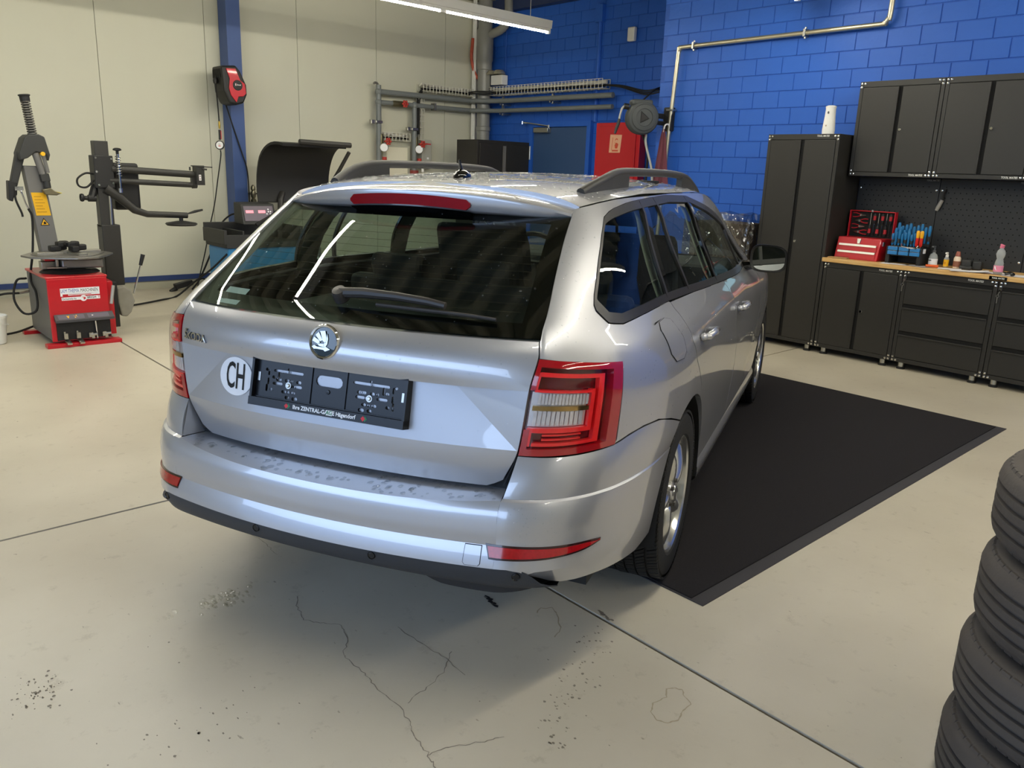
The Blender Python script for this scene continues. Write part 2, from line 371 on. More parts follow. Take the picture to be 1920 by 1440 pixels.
luminaire(-6.95, -.86, 6.64, 'long fluorescent strip light hanging near the cream wall')
luminaire(-4.00, .72, 6.72, 'fluorescent strip light over the car, its tip just inside the top edge')
luminaire(-5.30, -.32, 2.68, 'shorter fluorescent strip light reflected along the left edge of the rear window')
luminaire(-1.05, .72, 6.72, 'fluorescent strip light over the dark floor mat')
luminaire(1.90, .72, 6.72, 'fluorescent strip light furthest from the cream wall')
# ------------------------------------------------------------------ steel door in the blue wall
DOORBLUE = mat('door_blue', '#35517a', .45, var=.04, vscale=2)
d = MB().bx(-8.56, -7.545, YB - .035, YB + .005, 0, 2.045).build('door_1', DOORBLUE, smooth=0, bevel=.004); tag(d, 'dull blue steel door in the blue block wall', 'door', kind='structure')
MB().bx(-8.63, -8.565, YB - .06, YB, 0, 2.115).bx(-7.54, -7.475, YB - .06, YB, 0, 2.115).bx(-8.565, -7.54, YB - .06, YB, 2.05, 2.115).build('door_frame', BLUE, d, smooth=0)
MB().bx(-8.50, -8.22, YB - .105, YB - .036, 1.975, 2.04).build('door_closer', STEEL, d, bevel=.004)
MB().cyl((-8.23, YB - .07, 2.06), (-8.73, YB - .10, 2.115), .011, n=8).cyl((-8.23, YB - .07, 2.02), (-8.23, YB - .07, 2.075), .016, n=10).cyl((-8.73, YB - .10, 2.09), (-8.73, YB - .10, 2.13), .016, n=10).cyl((-8.73, YB - .1, 2.1), (-8.73, YB, 2.1), .01, n=8).build('closer_arm', CHROME, d)
MB().cyl((-8.595, YB - .065, 1.62), (-8.595, YB - .065, 1.80), .013, n=10).build('hinge', STEEL, d)
MB().cyl((-7.65, YB - .035, 1.05), (-7.65, YB - .09, 1.05), .012, n=10).cyl((-7.65, YB - .09, 1.05), (-7.78, YB - .09, 1.05), .011, n=10).build('door_handle', STEEL, d)
# ------------------------------------------------------------------ estate car
def paint_material():
    m = mat('silver_metallic_paint', '#b5b6bb', .30, .62, coat=1.0, coat_rough=.02)
    nt = m.node_tree; b = nt.nodes['Principled BSDF']; N = nt.nodes.new
    b.inputs['Coat IOR'].default_value = 1.75; tc = N('ShaderNodeTexCoord'); n = N('ShaderNodeTexNoise'); n.inputs['Scale'].default_value = 900; n.inputs['Detail'].default_value = 1
    nt.links.new(tc.outputs['Object'], n.inputs['Vector']); mr = N('ShaderNodeMapRange'); mr.inputs['To Min'].default_value = .32; mr.inputs['To Max'].default_value = .42
    nt.links.new(n.outputs['Fac'], mr.inputs[0]); nt.links.new(mr.outputs[0], b.inputs['Roughness'])
    return m
SILVER = paint_material()
GAP = mat('shut_line_black', '#0a0a0a', .8, var=.1)
TRIM_BLACK = mat('window_trim_black', '#2c2b2b', .38, var=.05)
GLOSS_BLACK = mat('gloss_black', '#0a0b0c', .08, coat=.5, var=.02)
FRIT = mat('black_glass_border', '#030404', .3, spec=.1, var=.02)
RAIL_BLACK = mat('rail_black', '#3a3937', .5, var=.05)
VALANCE = mat('valance_plastic', '#32353a', .55, var=.08, bump=.05, bscale=250)
PRIVACY = glass_mat('rear_glass', (.52, .62, .55), 0, 1.55); SIDEGLASS = glass_mat('side_glass', (.66, .74, .70)); CLEARGLASS = glass_mat('clear_glass', (.86, .92, .89))
REDLENS = mat('red_lens', '#a80c1a', .07, coat=1.0, var=.1, vscale=14); REDBRIGHT = mat('red_light_guide', '#ff2226', .3, coat=1.0, var=.25, vscale=40); REDDARK = mat('dark_red_lens', '#5e0410', .06, coat=1.0, var=.05)
REFLECTOR = mat('red_reflector', '#a80f18', .12, coat=1.0, var=.35, vscale=120)
ALLOY = mat('alloy_silver', '#c9c9c8', .22, .85, coat=.6, var=.03)
SEATFAB = mat('seat_cloth', '#26272a', .85, var=.15, vscale=60, bump=.1, bscale=300)
INTERIOR = mat('interior_dark', '#1d1f20', .7, var=.06); HEADLINE = mat('interior_light', '#8d9388', .8, var=.04)
GRILLE = mat('car_underside', '#141414', .8, var=.1)
def pchip(xs, ys):
    xs=np.array(xs,float); ys=np.array(ys,float); h=np.diff(xs); d=np.diff(ys)/h
    m=np.zeros(len(xs)); m[0]=d[0]; m[-1]=d[-1]
    for i in range(1,len(xs)-1):
        if d[i-1]*d[i]>0:
            w1=2*h[i]+h[i-1]; w2=h[i]+2*h[i-1]; m[i]=(w1+w2)/(w1/d[i-1]+w2/d[i])
    def f(x):
        x=min(max(x,xs[0]),xs[-1]); i=min(int(np.searchsorted(xs,x,side='right'))-1,len(xs)-2); i=max(i,0)
        t=(x-xs[i])/h[i]; t2=t*t; t3=t2*t
        return ys[i]*(2*t3-3*t2+1)+h[i]*m[i]*(t3-2*t2+t)+ys[i+1]*(3*t2-2*t3)+h[i]*m[i+1]*(t3-t2)
    return f
def nodes(*pairs): return pchip([p[0] for p in pairs],[p[1] for p in pairs])
# ---- right flank: x = side_x(y, z)
SIDE_Y=[-.30,0,.6,1.2,1.9,2.4,2.9,3.25]
SIDE_Z=[.18,.30,.40,.55,.70,.85,.925,.97,1.03,1.10,1.20,1.32,1.385]
SIDE_X=[[.79,.80,.84,.84,.83,.82,.80,.75],
        [.85,.86,.868,.868,.866,.86,.83,.77],
        [.866,.872,.874,.874,.874,.87,.84,.78],
        [.874,.884,.884,.884,.884,.882,.85,.79],
        [.877,.892,.890,.890,.890,.890,.86,.79],
        [.870,.888,.889,.889,.887,.882,.84,.76],
        [.845,.868,.879,.879,.862,.845,.80,.72],
        [.818,.836,.850,.853,.808,.78,.74,.66],
        [.768,.786,.810,.812,.768,.73,.68,.60],
        [.746,.762,.785,.782,.730,.69,.64,.56],
        [.700,.718,.738,.735,.680,.65,.60,.52],
        [.632,.652,.672,.668,.628,.60,.55,.48],
        [.575,.598,.612,.610,.585,.55,.50,.44]]
_rows=[pchip(SIDE_Y,r) for r in SIDE_X]
def side_x(y,z): return pchip(SIDE_Z,[r(y) for r in _rows])(z)
# ---- tailgate shut line (upper corner surface start)
A_x=nodes((.55,.53),(.593,.536),(.706,.579),(.886,.602),(.969,.613),(1.009,.603),(1.074,.590),(1.139,.572),(1.211,.553),(1.267,.539),(1.311,.530),(1.345,.524),(1.40,.515))
A_y=nodes((.55,-.855),(.593,-.863),(.706,-.873),(.886,-.863),(.969,-.833),(1.009,-.807),(1.074,-.719),(1.139,-.631),(1.211,-.532),(1.267,-.451),(1.311,-.383),(1.345,-.335),(1.40,-.26))
_Ag=pchip([1.009,1.074,1.139,1.211,1.267,1.311,1.345],[-.807,-.719,-.631,-.532,-.451,-.383,-.33])
def G_y(z): return _Ag(z) if z>=1.009 else A_y(z)
C_x=nodes((.55,.845),(.71,.825),(.93,.815),(1.01,.745),(1.085,.70),(1.24,.635),(1.32,.61),(1.385,.565))
C_y=nodes((.55,-.86),(.71,-.84),(.93,-.81),(1.01,-.76),(1.085,-.66),(1.24,-.46),(1.32,-.34),(1.385,-.26))
B_y=nodes((.55,-.30),(1.0,-.30),(1.1,-.28),(1.24,-.18),(1.32,-.06),(1.385,.04))
def bez(a,c,b,t): return (1-t)**2*a+2*t*(1-t)*c+t*t*b
def upper(u,z):
    """u 1..2 rounded rear corner, u>2 flank, y grows with u"""
    yb=B_y(z)
    if u>=2: y=yb+(u-2)*1.0; return np.array([side_x(y,z),y,z])
    t=u-1
    xb=side_x(yb,z)
    return np.array([bez(A_x(z),C_x(z),xb,t),bez(A_y(z),C_y(z),yb,t),z])
# ---- bumper: u 0..1 rear face, 1..2 corner, >2 flank
bump_y=nodes((.20,-.86),(.30,-.955),(.345,-.99),(.404,-1.042),(.435,-1.036),(.4649,-1.0255),(.4655,-1.0253),(.50,-1.0285),(.535,-1.0275),(.56,-1.022),(.585,-1.006),(.60,-.985))
def lower(u,z):
    xa=.56
    if u<=1: x=u*xa; return np.array([x,bump_y(z)+.2*x*x,z])
    ya=bump_y(z)+.2*xa*xa; yb=-.30; xb=side_x(yb,z)
    if u>=2: y=yb+(u-2); return np.array([side_x(y,z),y,z])
    t=u-1; cx=min(xb+.0,xb-.012); cy=ya+.24*(cx-xa)
    return np.array([bez(xa,cx,xb,t),bez(ya,cy,yb,t),z])
# ---- tailgate lower panel centre lines

car = thing('estate_car', 'silver estate car with open empty plate holder, standing partly on a black mat', 'car', (-2.432, 1.950, 0), .44893)
car['label'] = 'silver estate car wet with drops, empty black plate holder on its tailgate'

def inset(poly, g):
    """shrink a 2-d polygon by g"""
    n = len(poly); P = [Vector(p) for p in poly]
    if sum(P[i].x * P[(i + 1) % n].y - P[(i + 1) % n].x * P[i].y for i in range(n)) < 0: P = P[::-1]
    out = []
    for i in range(n):
        a = (P[i] - P[i - 1]); b = (P[(i + 1) % n] - P[i])
        if a.length < 1e-9 or b.length < 1e-9: continue
        na = Vector((-a.y, a.x)).normalized(); nb = Vector((-b.y, b.x)).normalized(); k = (na + nb)
        k = k / max(.35, 1 + na.dot(nb)); out.append(P[i] + k * g)
    return [tuple(p) for p in out]
def resample(poly, st):
    out = []; n = len(poly)
    for i in range(n):
        a = Vector(poly[i]); b = Vector(poly[(i + 1) % n]); k = max(1, int(math.ceil((b - a).length / st)))
        for j in range(k): out.append(a.lerp(b, j / k))
    return out
def inside(px, py, poly):
    c = np.zeros(len(px), bool); n = len(poly); P = np.array([tuple(p) for p in poly])
    for i in range(n):
        x0, y0 = P[i]; x1, y1 = P[i - 1]
        if abs(y1 - y0) < 1e-12: continue
        c ^= ((y0 > py) != (y1 > py)) & (px < (x1 - x0) * (py - y0) / (y1 - y0) + x0)
    return c
def patch(mb, fn, poly, st=.03, holes=(), rim=.018, flip=False, gap=.0025, lift=0.0):
    """trim a curved surface fn(u, v) by a polygon in (u, v); rim = depth of the folded edge"""
    outer = resample(inset(poly, gap) if gap else poly, st); hs = [resample(inset(h, -gap) if gap else h, st) for h in holes]
    pts = []; edges = []; loops = []
    for L in [outer] + hs:
        o = len(pts); pts += [Vector(p) for p in L]; k = len(L); edges += [(o + i, o + (i + 1) % k) for i in range(k)]; loops.append(list(range(o, o + k)))
    B = np.array([tuple(p) for p in pts]); lo = B.min(0); hi = B.max(0)
    gx, gy = np.meshgrid(np.arange(lo[0] + st / 2, hi[0], st), np.arange(lo[1] + st / 2, hi[1], st)); gx = gx.ravel(); gy = gy.ravel()
    ok = inside(gx, gy, outer)
    for h in hs: ok &= ~inside(gx, gy, h)
    gx = gx[ok]; gy = gy[ok]
    if len(gx):
        d = np.min((gx[:, None] - B[None, :, 0]) ** 2 + (gy[:, None] - B[None, :, 1]) ** 2, axis=1); k = d > (.42 * st) ** 2; pts += [Vector((a, b)) for a, b in zip(gx[k], gy[k])]
    r = geometry.delaunay_2d_cdt([Vector((p[0], p[1])) for p in pts], edges, [], 0, 1e-7)
    V, F, orig = r[0], r[2], r[3]
    cx = np.array([sum(V[i].x for i in f) / len(f) for f in F]); cy = np.array([sum(V[i].y for i in f) / len(f) for f in F])
    ok = inside(cx, cy, outer)
    for h in hs: ok &= ~inside(cx, cy, h)
    S = [Vector(fn(v.x, v.y)) for v in V]
    nrm = []
    for v in V:
        e = 2e-3; a = Vector(fn(v.x + e, v.y)) - Vector(fn(v.x - e, v.y)); b = Vector(fn(v.x, v.y + e)) - Vector(fn(v.x, v.y - e)); n = a.cross(b)
        nrm.append(n.normalized() * (-1 if flip else 1) if n.length > 0 else Vector((0, -1, 0)))
    if lift: S = [p + n * lift for p, n in zip(S, nrm)]
    fs = []
    for f, k in zip(F, ok):
        if not k: continue
        a, b, c = [V[i] for i in f[:3]]; cc = (b - a).cross(c - a) if hasattr((b - a), 'cross') else 0
        cc = (b.x - a.x) * (c.y - a.y) - (b.y - a.y) * (c.x - a.x)
        f = list(f) if cc > 0 else list(f)[::-1]
        fs.append(f[::-1] if flip else f)
    mb.add(S, fs)
    if rim:
        idx = {}
        for i, os_ in enumerate(orig):
            for o_ in os_: idx[o_] = i
        for li, L in enumerate(loops):
            ii = [idx.get(i) for i in L]; ii = [i for i in ii if i is not None]; k = len(ii)
            A = [S[i] for i in ii]; Bq = [S[i] - nrm[i] * rim for i in ii]
            ccw = sum(V[ii[i]].x * V[ii[(i + 1) % k]].y - V[ii[(i + 1) % k]].x * V[ii[i]].y for i in range(k)) > 0
            q = [(i, (i + 1) % k, k + (i + 1) % k, k + i) for i in range(k)]
            rev = (ccw != flip)
            if li: rev = not rev if ccw else not rev
            mb.add(A + Bq, [t[::-1] if rev else t for t in q])
    return mb
def mir(fn): return lambda u, v: (lambda p: (-p[0], p[1], p[2]))(fn(u, v))
SIDES = ((1, upper, lower), (-1, mir(upper), mir(lower)))

# --- tailgate
KT = .187
def rear(s_, z, push=0.0):
    ax = A_x(z) - .0035; b = 0.0
    if z > .884: b = .026 * max(0.0, 1 - ((z - .955) / .071) ** 2) * (1 - s_ * s_) ** .8
    return (s_ * ax, G_y(z) - KT * ax * ax * (1 - abs(s_) ** 2.5) - b + push, z)
SS = [i / 24 - 1 for i in range(49)]
ZR = .880
tg = MB()
tg.grid(lambda a, b: rear(a, b), SS, [ZR + i * (1.006 - ZR) / 14 for i in range(15)])                       # band under the glass
tg.grid(lambda a, b: rear(a, 1.006, b), SS, [0, .03])
def f4(a, b):
    z0 = .596 + .022 * max(0, abs(a) - .93) / .07
    z = z0 + (.712 - z0) * b; p = rear(a, z); return (p[0] * (1 - .012 * (1 - b) * max(0, abs(a) - .9) / .1), p[1], p[2])
tg.grid(f4, SS, [i / 8 for i in range(9)])                                                                 # lower band
tg.grid(lambda a, b: tuple(np.array(f4(a, 0)) + np.array((0, b, 0))), SS, [.04, 0])
XT = .395
def top_line(x):
    p = rear(x / (A_x(ZR) - .0035), ZR); k = max(0.0, min(1.0, (abs(x) - XT) / (A_x(ZR) - .0035 - XT)))
    return np.array((x, p[1] + .024 * (1 - k), ZR - .006 * (1 - k)))
bx = A_x(.712) - .0035
def f2(a, b): return tuple(top_line(a * XT) * b + np.array(rear(a * .9955, .712)) * (1 - b))
tg.grid(f2, SS, [i / 10 for i in range(11)])                                                              # recessed trapezoid
ex = A_x(ZR) - .0035
for sg in (1, -1):
    T1 = np.array(f2(1, 1)) * (sg, 1, 1); Bc = np.array(f2(1, 0)) * (sg, 1, 1)
    def f3(a, b, sg=sg):                                                                                  # dark triangle beside it
        z = .712 + (ZR - .712) * b; e = np.array(rear(sg, z)); d = np.array(f2(sg, b)); return tuple(d * (1 - a) + e * a)
    tg.grid(f3, [i / 8 for i in range(9)], [i / 10 for i in range(11)], flip=sg < 0)
    tg.grid(lambda a, b, sg=sg: (rear(sg, a)[0], rear(sg, a)[1] + b, a), [.60 + i * .406 / 20 for i in range(21)], [0, .03], flip=sg < 0)
tg.grid(lambda a, b: tuple(np.array(rear(a / 1.0, ZR)) * (1 - b) + top_line(a * ex) * b), SS, [0, 1], flip=True)  # lip above the plate
tailgate = tag(tg.build('tailgate', SILVER, car, smooth=18), 'silver tailgate panel with sharp creases')
# --- rear glass
def rglass(a, z): return rear(a, z)
ZG = [1.012 + i * (1.318 - 1.012) / 16 for i in range(17)]
gl = MB().grid(lambda a, b: (rear(a, b)[0], rear(a, b)[1] + .003, b), SS, ZG); rw = gl.build('rear_window', PRIVACY, car)
fr = MB()
def frit(a0, a1, z0, z1): fr.grid(lambda a, b: (rear(a, b)[0], rear(a, b)[1] + .007, b - .003), [a0 + (a1 - a0) * i / 30 for i in range(31)], [z0 + (z1 - z0) * i / 14 for i in range(15)])
frit(-1, 1, 1.012, 1.046); frit(-1, -.90, 1.046, 1.318); frit(.90, 1, 1.046, 1.318); frit(-.9, .9, 1.296, 1.318)
fr.build('glass_border', FRIT, rw)
hw = MB()
for k in range(11):
    z = 1.068 + k * .0195; hw.tube([(rear(a, z)[0], rear(a, z)[1] + .006, z) for a in [-.88 + 1.76 * i / 16 for i in range(17)]], .0006, 4)
hw.build('heating_wires', mat('heating_wire', '#4a3a24', .5, var=.1), rw)
# --- emblem, lettering, sticker
eo = Vector(rear(0, .9615)) + Vector((0, -.002, 0)); en = Vector((0, -.97, .22)).normalized(); eu = Vector((1, 0, 0)); ev = en.cross(eu).normalized()
em = MB().m(0)
em.lathe([(.0505, 0), (.0505, .004), (.047, .0085), (.0425, .006), (.041, .003)], 40, eo, en)
em.m(1).lathe([(.0412, .0035), (.02, .006), (.0001, .0065)], 40, eo, en)
em.m(2)
EF = lambda pts, h=.007: em.prism(pts, h - .004, h + .002, eo, eu, ev)
EF([(-.036, .000), (-.031, .011), (-.014, .003), (-.010, -.004), (-.018, -.007)]); EF([(-.027, .017), (-.017, .026), (-.002, .004), (-.010, -.000)]); EF([(-.013, .029), (.004, .031), (.010, .012), (.010, -.004), (-.001, .002)])
EF([(.011, .024), (.016, .010), (.015, -.006), (.008, -.016), (.002, -.010), (.006, -.002), (.011, .004)])
EF([(-.036, -.017), (-.028, -.012), (-.018, -.016), (.004, -.016), (.010, -.013), (.026, -.020), (.010, -.027), (.004, -.023), (-.020, -.022), (-.028, -.023)])
EF([(-.018, -.007), (.006, -.006), (.004, -.015), (-.012, -.013)])
e_ = em.build('emblem', [CHROME, mat('emblem_green_black', '#10221b', .06, coat=1, var=.05), mat('emblem_wing', '#a9a9a6', .14, 1.0, var=.03)], tailgate, smooth=30); tag(e_, 'round chrome emblem with a winged arrow on dark green')
def rear_fn(xc, zc, lift, rot=0.0):
    c_, s_ = math.cos(rot), math.sin(rot)
    def f(x, y):
        X = xc + c_ * x - s_ * y; Z = zc + s_ * x + c_ * y; p = rear(X / (A_x(Z) - .0035), Z); return (p[0], p[1] - lift, p[2])
    return f
tm = text_mesh('ŠKODA', .034, bold=.012, sx=.98); ft = rear_fn(-.524, .909, 0, -.0)
lm = MB()
for lift in (.005,): lm.add([Vector(ft(v.co.x, v.co.y)) + Vector((0, -.0055, .001)) for v in tm.vertices], [tuple(p.vertices) for p in tm.polygons])
ek = {}
for p in tm.polygons:
    for k in p.edge_keys: ek[k] = ek.get(k, 0) + 1
V0 = [Vector(ft(v.co.x, v.co.y)) for v in tm.vertices]
lm.m(1).add([p + Vector((0, -.0055, .001)) for p in V0] + V0, [(a, b, b + len(V0), a + len(V0)) for (a, b), c in ek.items() if c == 1])
tag(lm.build('lettering', [CHROME, mat('chrome_edge', '#76797d', .3, .8, var=.05)], tailgate, smooth=0), 'chrome lettering reading ŠKODA')
def tri_fn(x, z, lift):      # point on the recessed lower tailgate
    b = (z - .712) / (ZR - .712); w = bx * (1 - b) + XT * b
    if abs(x) <= w: p = np.array(f2(x / w, b))
    else:
        sg = 1 if x > 0 else -1; e = np.array(rear(sg, z)); d = np.array(f2(sg, b)); t = (abs(x) - abs(d[0])) / max(1e-6, abs(e[0]) - abs(d[0])); p = d * (1 - t) + e * t
    return Vector((x, p[1] - lift, z))
ck_ = MB(); rr_ = [.0] + [.052 * i / 8 for i in range(1, 9)]
sv = [tri_fn(-.355, .808, .0018)]; nf = []
for r_ in rr_[1:]: sv += [tri_fn(-.355 + 1.34 * r_ * math.cos(2 * PI * i / 48), .808 + 1.12 * r_ * math.sin(2 * PI * i / 48), .0018) for i in range(48)]
nf += [(0, 1 + i, 1 + (i + 1) % 48) for i in range(48)]
for j in range(7): nf += [(1 + j * 48 + i, 1 + (j + 1) * 48 + i, 1 + (j + 1) * 48 + (i + 1) % 48, 1 + j * 48 + (i + 1) % 48) for i in range(48)]
WHITE_VINYL = mat('white_vinyl', '#f4f4f6', .35, var=.01); INK = mat('black_ink', '#0c0c0c', .5, var=.05)
stk = MB().add(sv, nf)
cm_ = text_mesh('CH', .112, bold=.012, sx=.52)
stk.m(1).add([tri_fn(-.355 + v.co.x, .806 + v.co.y, .0030) for v in cm_.vertices], [tuple(p.vertices) for p in cm_.polygons])
tag(stk.build('country_sticker', [WHITE_VINYL, INK], tailgate, smooth=0), 'round white sticker with black letters CH')
# --- empty plate holder
po = Vector((0, -.9185, .8135)); pv = Vector((0, .222, .975)).normalized(); pu = Vector((1, 0, 0)); pn = pu.cross(pv)      # pn looks backwards
PP = lambda x, y, h: po + pu * x + pv * y + pn * h
ph = MB(); W_, H_ = .262, .0655
def pbox(mb, x0, x1, y0, y1, h0, h1): mb.add([PP(x, y, h) for h in (h0, h1) for x, y in ((x0, y0), (x1, y0), (x1, y1), (x0, y1))], [(3, 2, 1, 0), (4, 5, 6, 7), (0, 1, 5, 4), (1, 2, 6, 5), (2, 3, 7, 6), (3, 0, 4, 7)])
SLOT = mat('plate_slot_grey', '#9aa2ad', .4, var=.05); SLOTHOLE = SILVER
# back plate cut by slots: slots are real openings in a thin plate, the silver tailgate shows through
slots = [(-.170, .036, .024, .003), (-.118, .036, .024, .003), (.112, .036, .028, .003), (.170, .036, .028, .003), (-.145, .044, .003, .003), (.139, .044, .003, .004)]
for sx in (-1, 1):
    slots += [(sx * .147, .0105, .007, .0035), (sx * .147 + .016, .0105, .005, .0035), (sx * .147 - .03, .0105, .009, .0035), (sx * .105, .010, .008, .0035), (sx * .18 + .003, .022, .003, .010), (sx * .195, .016, .006, .0035)]
    slots += [(sx * .18, -.002, .016, .0033), (sx * .108, -.004, .014, .0033), (sx * .13, -.004, .006, .0033), (sx * .155, -.0235, .008, .0035), (sx * .138, -.0235, .005, .0035), (sx * .122, -.0235, .007, .0035), (sx * .20, -.022, .006, .0035), (sx * .142, -.039, .007, .004), (sx * .115, -.040, .009, .004)]
    slots += [(sx * .222, .036, .005, .0035), (sx * .214, .028, .0025, .008), (sx * .214, .002, .0025, .009), (sx * .218, -.018, .003, .010)]
slots.append((0, .026, .041, .012))
rect = [(-W_, -H_ + .016), (W_, -H_ + .016), (W_, H_), (-W_, H_)]
holes = []
for x, y, a, b in slots:
    a *= 1.12 if a > b else 1.3; b *= 1.12 if b > a else 1.3; r = min(a, b); n = 5; L = []
    if a >= b: L = [(x + a - r + r * math.cos(t), y + r * math.sin(t)) for t in [-PI / 2 + PI * i / n for i in range(n + 1)]] + [(x - a + r + r * math.cos(t), y + r * math.sin(t)) for t in [PI / 2 + PI * i / n for i in range(n + 1)]]
    else: L = [(x + r * math.cos(t), y + b - r + r * math.sin(t)) for t in [PI * i / n for i in range(n + 1)]] + [(x + r * math.cos(t), y - b + r + r * math.sin(t)) for t in [PI + PI * i / n for i in range(n + 1)]]
    holes.append(L)
patch(ph, lambda x, y: PP(x, y, .004), rect, .05, holes, rim=.003, gap=0)
fo = .020
for a in (0, 1):
    pbox(ph, -W_ - .004, W_ + .004, H_ - .002, H_ + .006, -.012, fo)
    pbox(ph, (-W_ - .004, W_ - .004)[a], (-W_ + .004, W_ + .004)[a], -H_, H_ + .003, -.012, fo)
pbox(ph, -W_ - .004, W_ + .004, -H_ - .008, -H_ + .0165, -.012, fo + .003)
pbox(ph, -.062, -.058, -H_ + .016, H_, .004, .0075); pbox(ph, .058, .062, -H_ + .016, H_, .004, .0075)
pbox(ph, -W_ + .004, W_ - .004, -H_ + .017, -H_ + .020, .004, .008)
ph.m(1)
for x, y in ((-.140, -.003), (.139, -.004)): ph.lathe([(.0001, .010), (.0045, .010), (.006, .0085), (.006, .004)], 14, PP(x, y, 0), pn).lathe([(.010, .0045), (.010, .0058), (.004, .0058)], 14, PP(x, y, 0), pn)
ph.m(0); ph.lathe([(.0001, .008), (.006, .0075), (.007, .004)], 14, PP(0, -.004, 0), pn)
ph.m(1); pbox(ph, -W_ + .010, -W_ + .019, .0, .026, .004, .006); pbox(ph, W_ - .019, W_ - .010, .0, .026, .004, .006)
plate = tag(ph.build('plate_holder', [mat('plate_black', '#0d0f14', .32, var=.05), STEEL], tailgate, smooth=30), 'empty black number plate holder with many slots')
# holder lettering stays within the holder object
def add_text(mb, s_, size, x, y, h, **kw):
    t_ = text_mesh(s_, size, **kw); mb.add([PP(x + v.co.x, y + v.co.y, h) for v in t_.vertices], [tuple(p.vertices) for p in t_.polygons])
bt = MB(); yt = -H_ + .0045
add_text(bt, 'Ihre ZENTRAL-GAR', .0165, -.1035, yt, fo + .0036, bold=.03, align='LEFT', sx=.93); add_text(bt, 'E Hägendorf', .0165, .034, yt, fo + .0036, bold=.03, align='LEFT', sx=.93)
pbox(bt, .013, .0335, yt - .0075, yt + .0075, fo + .003, fo + .0036)
bt.m(1); add_text(bt, 'AG', .0165, .0232, yt, fo + .0040, bold=.02, sx=.9)
for x in (-.123, .140):
    bt.m(1); bt.add([PP(x + .003 + a, yt + b, fo + .0036) for a, b in ((0, -.008), (.0075, 0), (0, .008), (-.0075, 0))], [(0, 1, 2, 3)])
    bt.m(2); bt.add([PP(x - .003 + a, yt + b, fo + .0040) for a, b in ((0, -.0078), (.0075, 0), (0, .0078), (-.0075, 0))], [(0, 1, 2, 3)])
tag(bt.build('dealer_lettering', [WHITE_VINYL, mat('print_green', '#0f7a48', .4, var=.02), mat('print_red', '#d9202a', .4, var=.02)], tailgate, smooth=0), 'white lettering Ihre ZENTRAL-GARAGE Hägendorf with red and green marks')
pt2 = MB(); 
for k, (w_, s_) in enumerate(((.044, .0042), (.034, .003), (.05, .003))): pbox(pt2, -w_ / 2, w_ / 2, -.022 - .008 * k - s_ / 2, -.022 - .008 * k + s_ / 2, .004, .0042)
# --- rear wiper
wp = MB()
wpt = lambda x, z, h: Vector(rear(x / (A_x(z) - .0035), z)) + Vector((0, -.55, .83)).normalized() * h
wp.tube([wpt(-.035, 1.068, .018), wpt(.05, 1.068, .026), wpt(.16, 1.066, .028), wpt(.26, 1.062, .026), wpt(.315, 1.058, .022)], [.016, .0155, .013, .0115, .010], 10)
wp.lathe([(.0001, .034), (.020, .032), (.024, .02), (.024, -.004)], 20, wpt(-.035, 1.066, 0), (0, -.55, .83))
wp.tube([wpt(.10, 1.052, .012), wpt(.25, 1.050, .012), wpt(.31, 1.049, .012), wpt(.40, 1.046, .012), wpt(.468, 1.043, .010)], [.006, .0065, .006, .0055, .005], 8)
wp.build('rear_wiper', mat('wiper_black', '#34312f', .42, var=.06), car)
# --- spoiler with brake light
spx = [-.527 + 1.054 * i / 60 for i in range(61)]
def sp_c(x):                                     # y shift along the span
    a = abs(x) / .527; return .105 * a ** 2.2
def sp_top(x): a = abs(x) / .527; return 1.386 - .050 * a ** 2.6 - .004 * a
def sp_bot(x): a = abs(x) / .527; return 1.326 - .016 * a ** 2
SP = [lambda x: (x, sp_c(x) - .30 + .03 * abs(x), sp_top(x) + .018 * (1 - abs(x) / .6)), lambda x: (x, sp_c(x) - .40, sp_top(x) + .007), lambda x: (x, sp_c(x) - .462, sp_top(x) - .001), lambda x: (x, sp_c(x) - .474, sp_top(x) - .007), lambda x: (x, sp_c(x) - .476, sp_top(x) - .014),
      lambda x: (x, sp_c(x) - .468, sp_bot(x) + .001), lambda x: (x, sp_c(x) - .462, sp_bot(x) - .004), lambda x: (x, sp_c(x) - .425, sp_bot(x) - .014), lambda x: (x, sp_c(x) - .40, sp_bot(x) - .004)]
sp = MB().grid(lambda a, b: SP[int(b)](a), spx, range(len(SP)), flip=True)
for sg in (0, -1):
    x = spx[sg]; sp.add([f(x) for f in SP], [tuple(range(len(SP)))])
spoiler = sp.build('roof_spoiler', SILVER, car, smooth=40)
bl = MB(); xs = [-.222 + .444 * i / 30 for i in range(31)]
def blp(x, k, out):
    z1 = 1.367 - .012 * (x / .222) ** 2; z0 = 1.333 - .010 * (x / .222) ** 2; e = max(0, (abs(x) - .208) / .014); m_ = (z0 + z1) / 2
    z = (z0 + (z1 - z0) * k); z = m_ + (z - m_) * math.sqrt(max(.05, 1 - e * e)); return (x, sp_c(x) - .474 - out, z)
bl.grid(lambda a, b: blp(a, b, .004), xs, [0, .5, 1]); bl.grid(lambda a, b: blp(a, 1, b), xs, [.004, -.01]); bl.grid(lambda a, b: blp(a, 0, b), xs, [-.01, .004])
bl.build('brake_light', mat('brake_light_red', '#85020e', .25, spec=.15, var=.12, vscale=60), spoiler)
bb = MB().grid(lambda a, b: (a * (1 - .06 * (1 - b)), sp_c(a) - .4755 + .040 * (1 - b), 1.306 + .022 * b - .010 * (a / .222) ** 2), xs, [0, .5, 1]); bb.build('washer_panel', GLOSS_BLACK, spoiler)
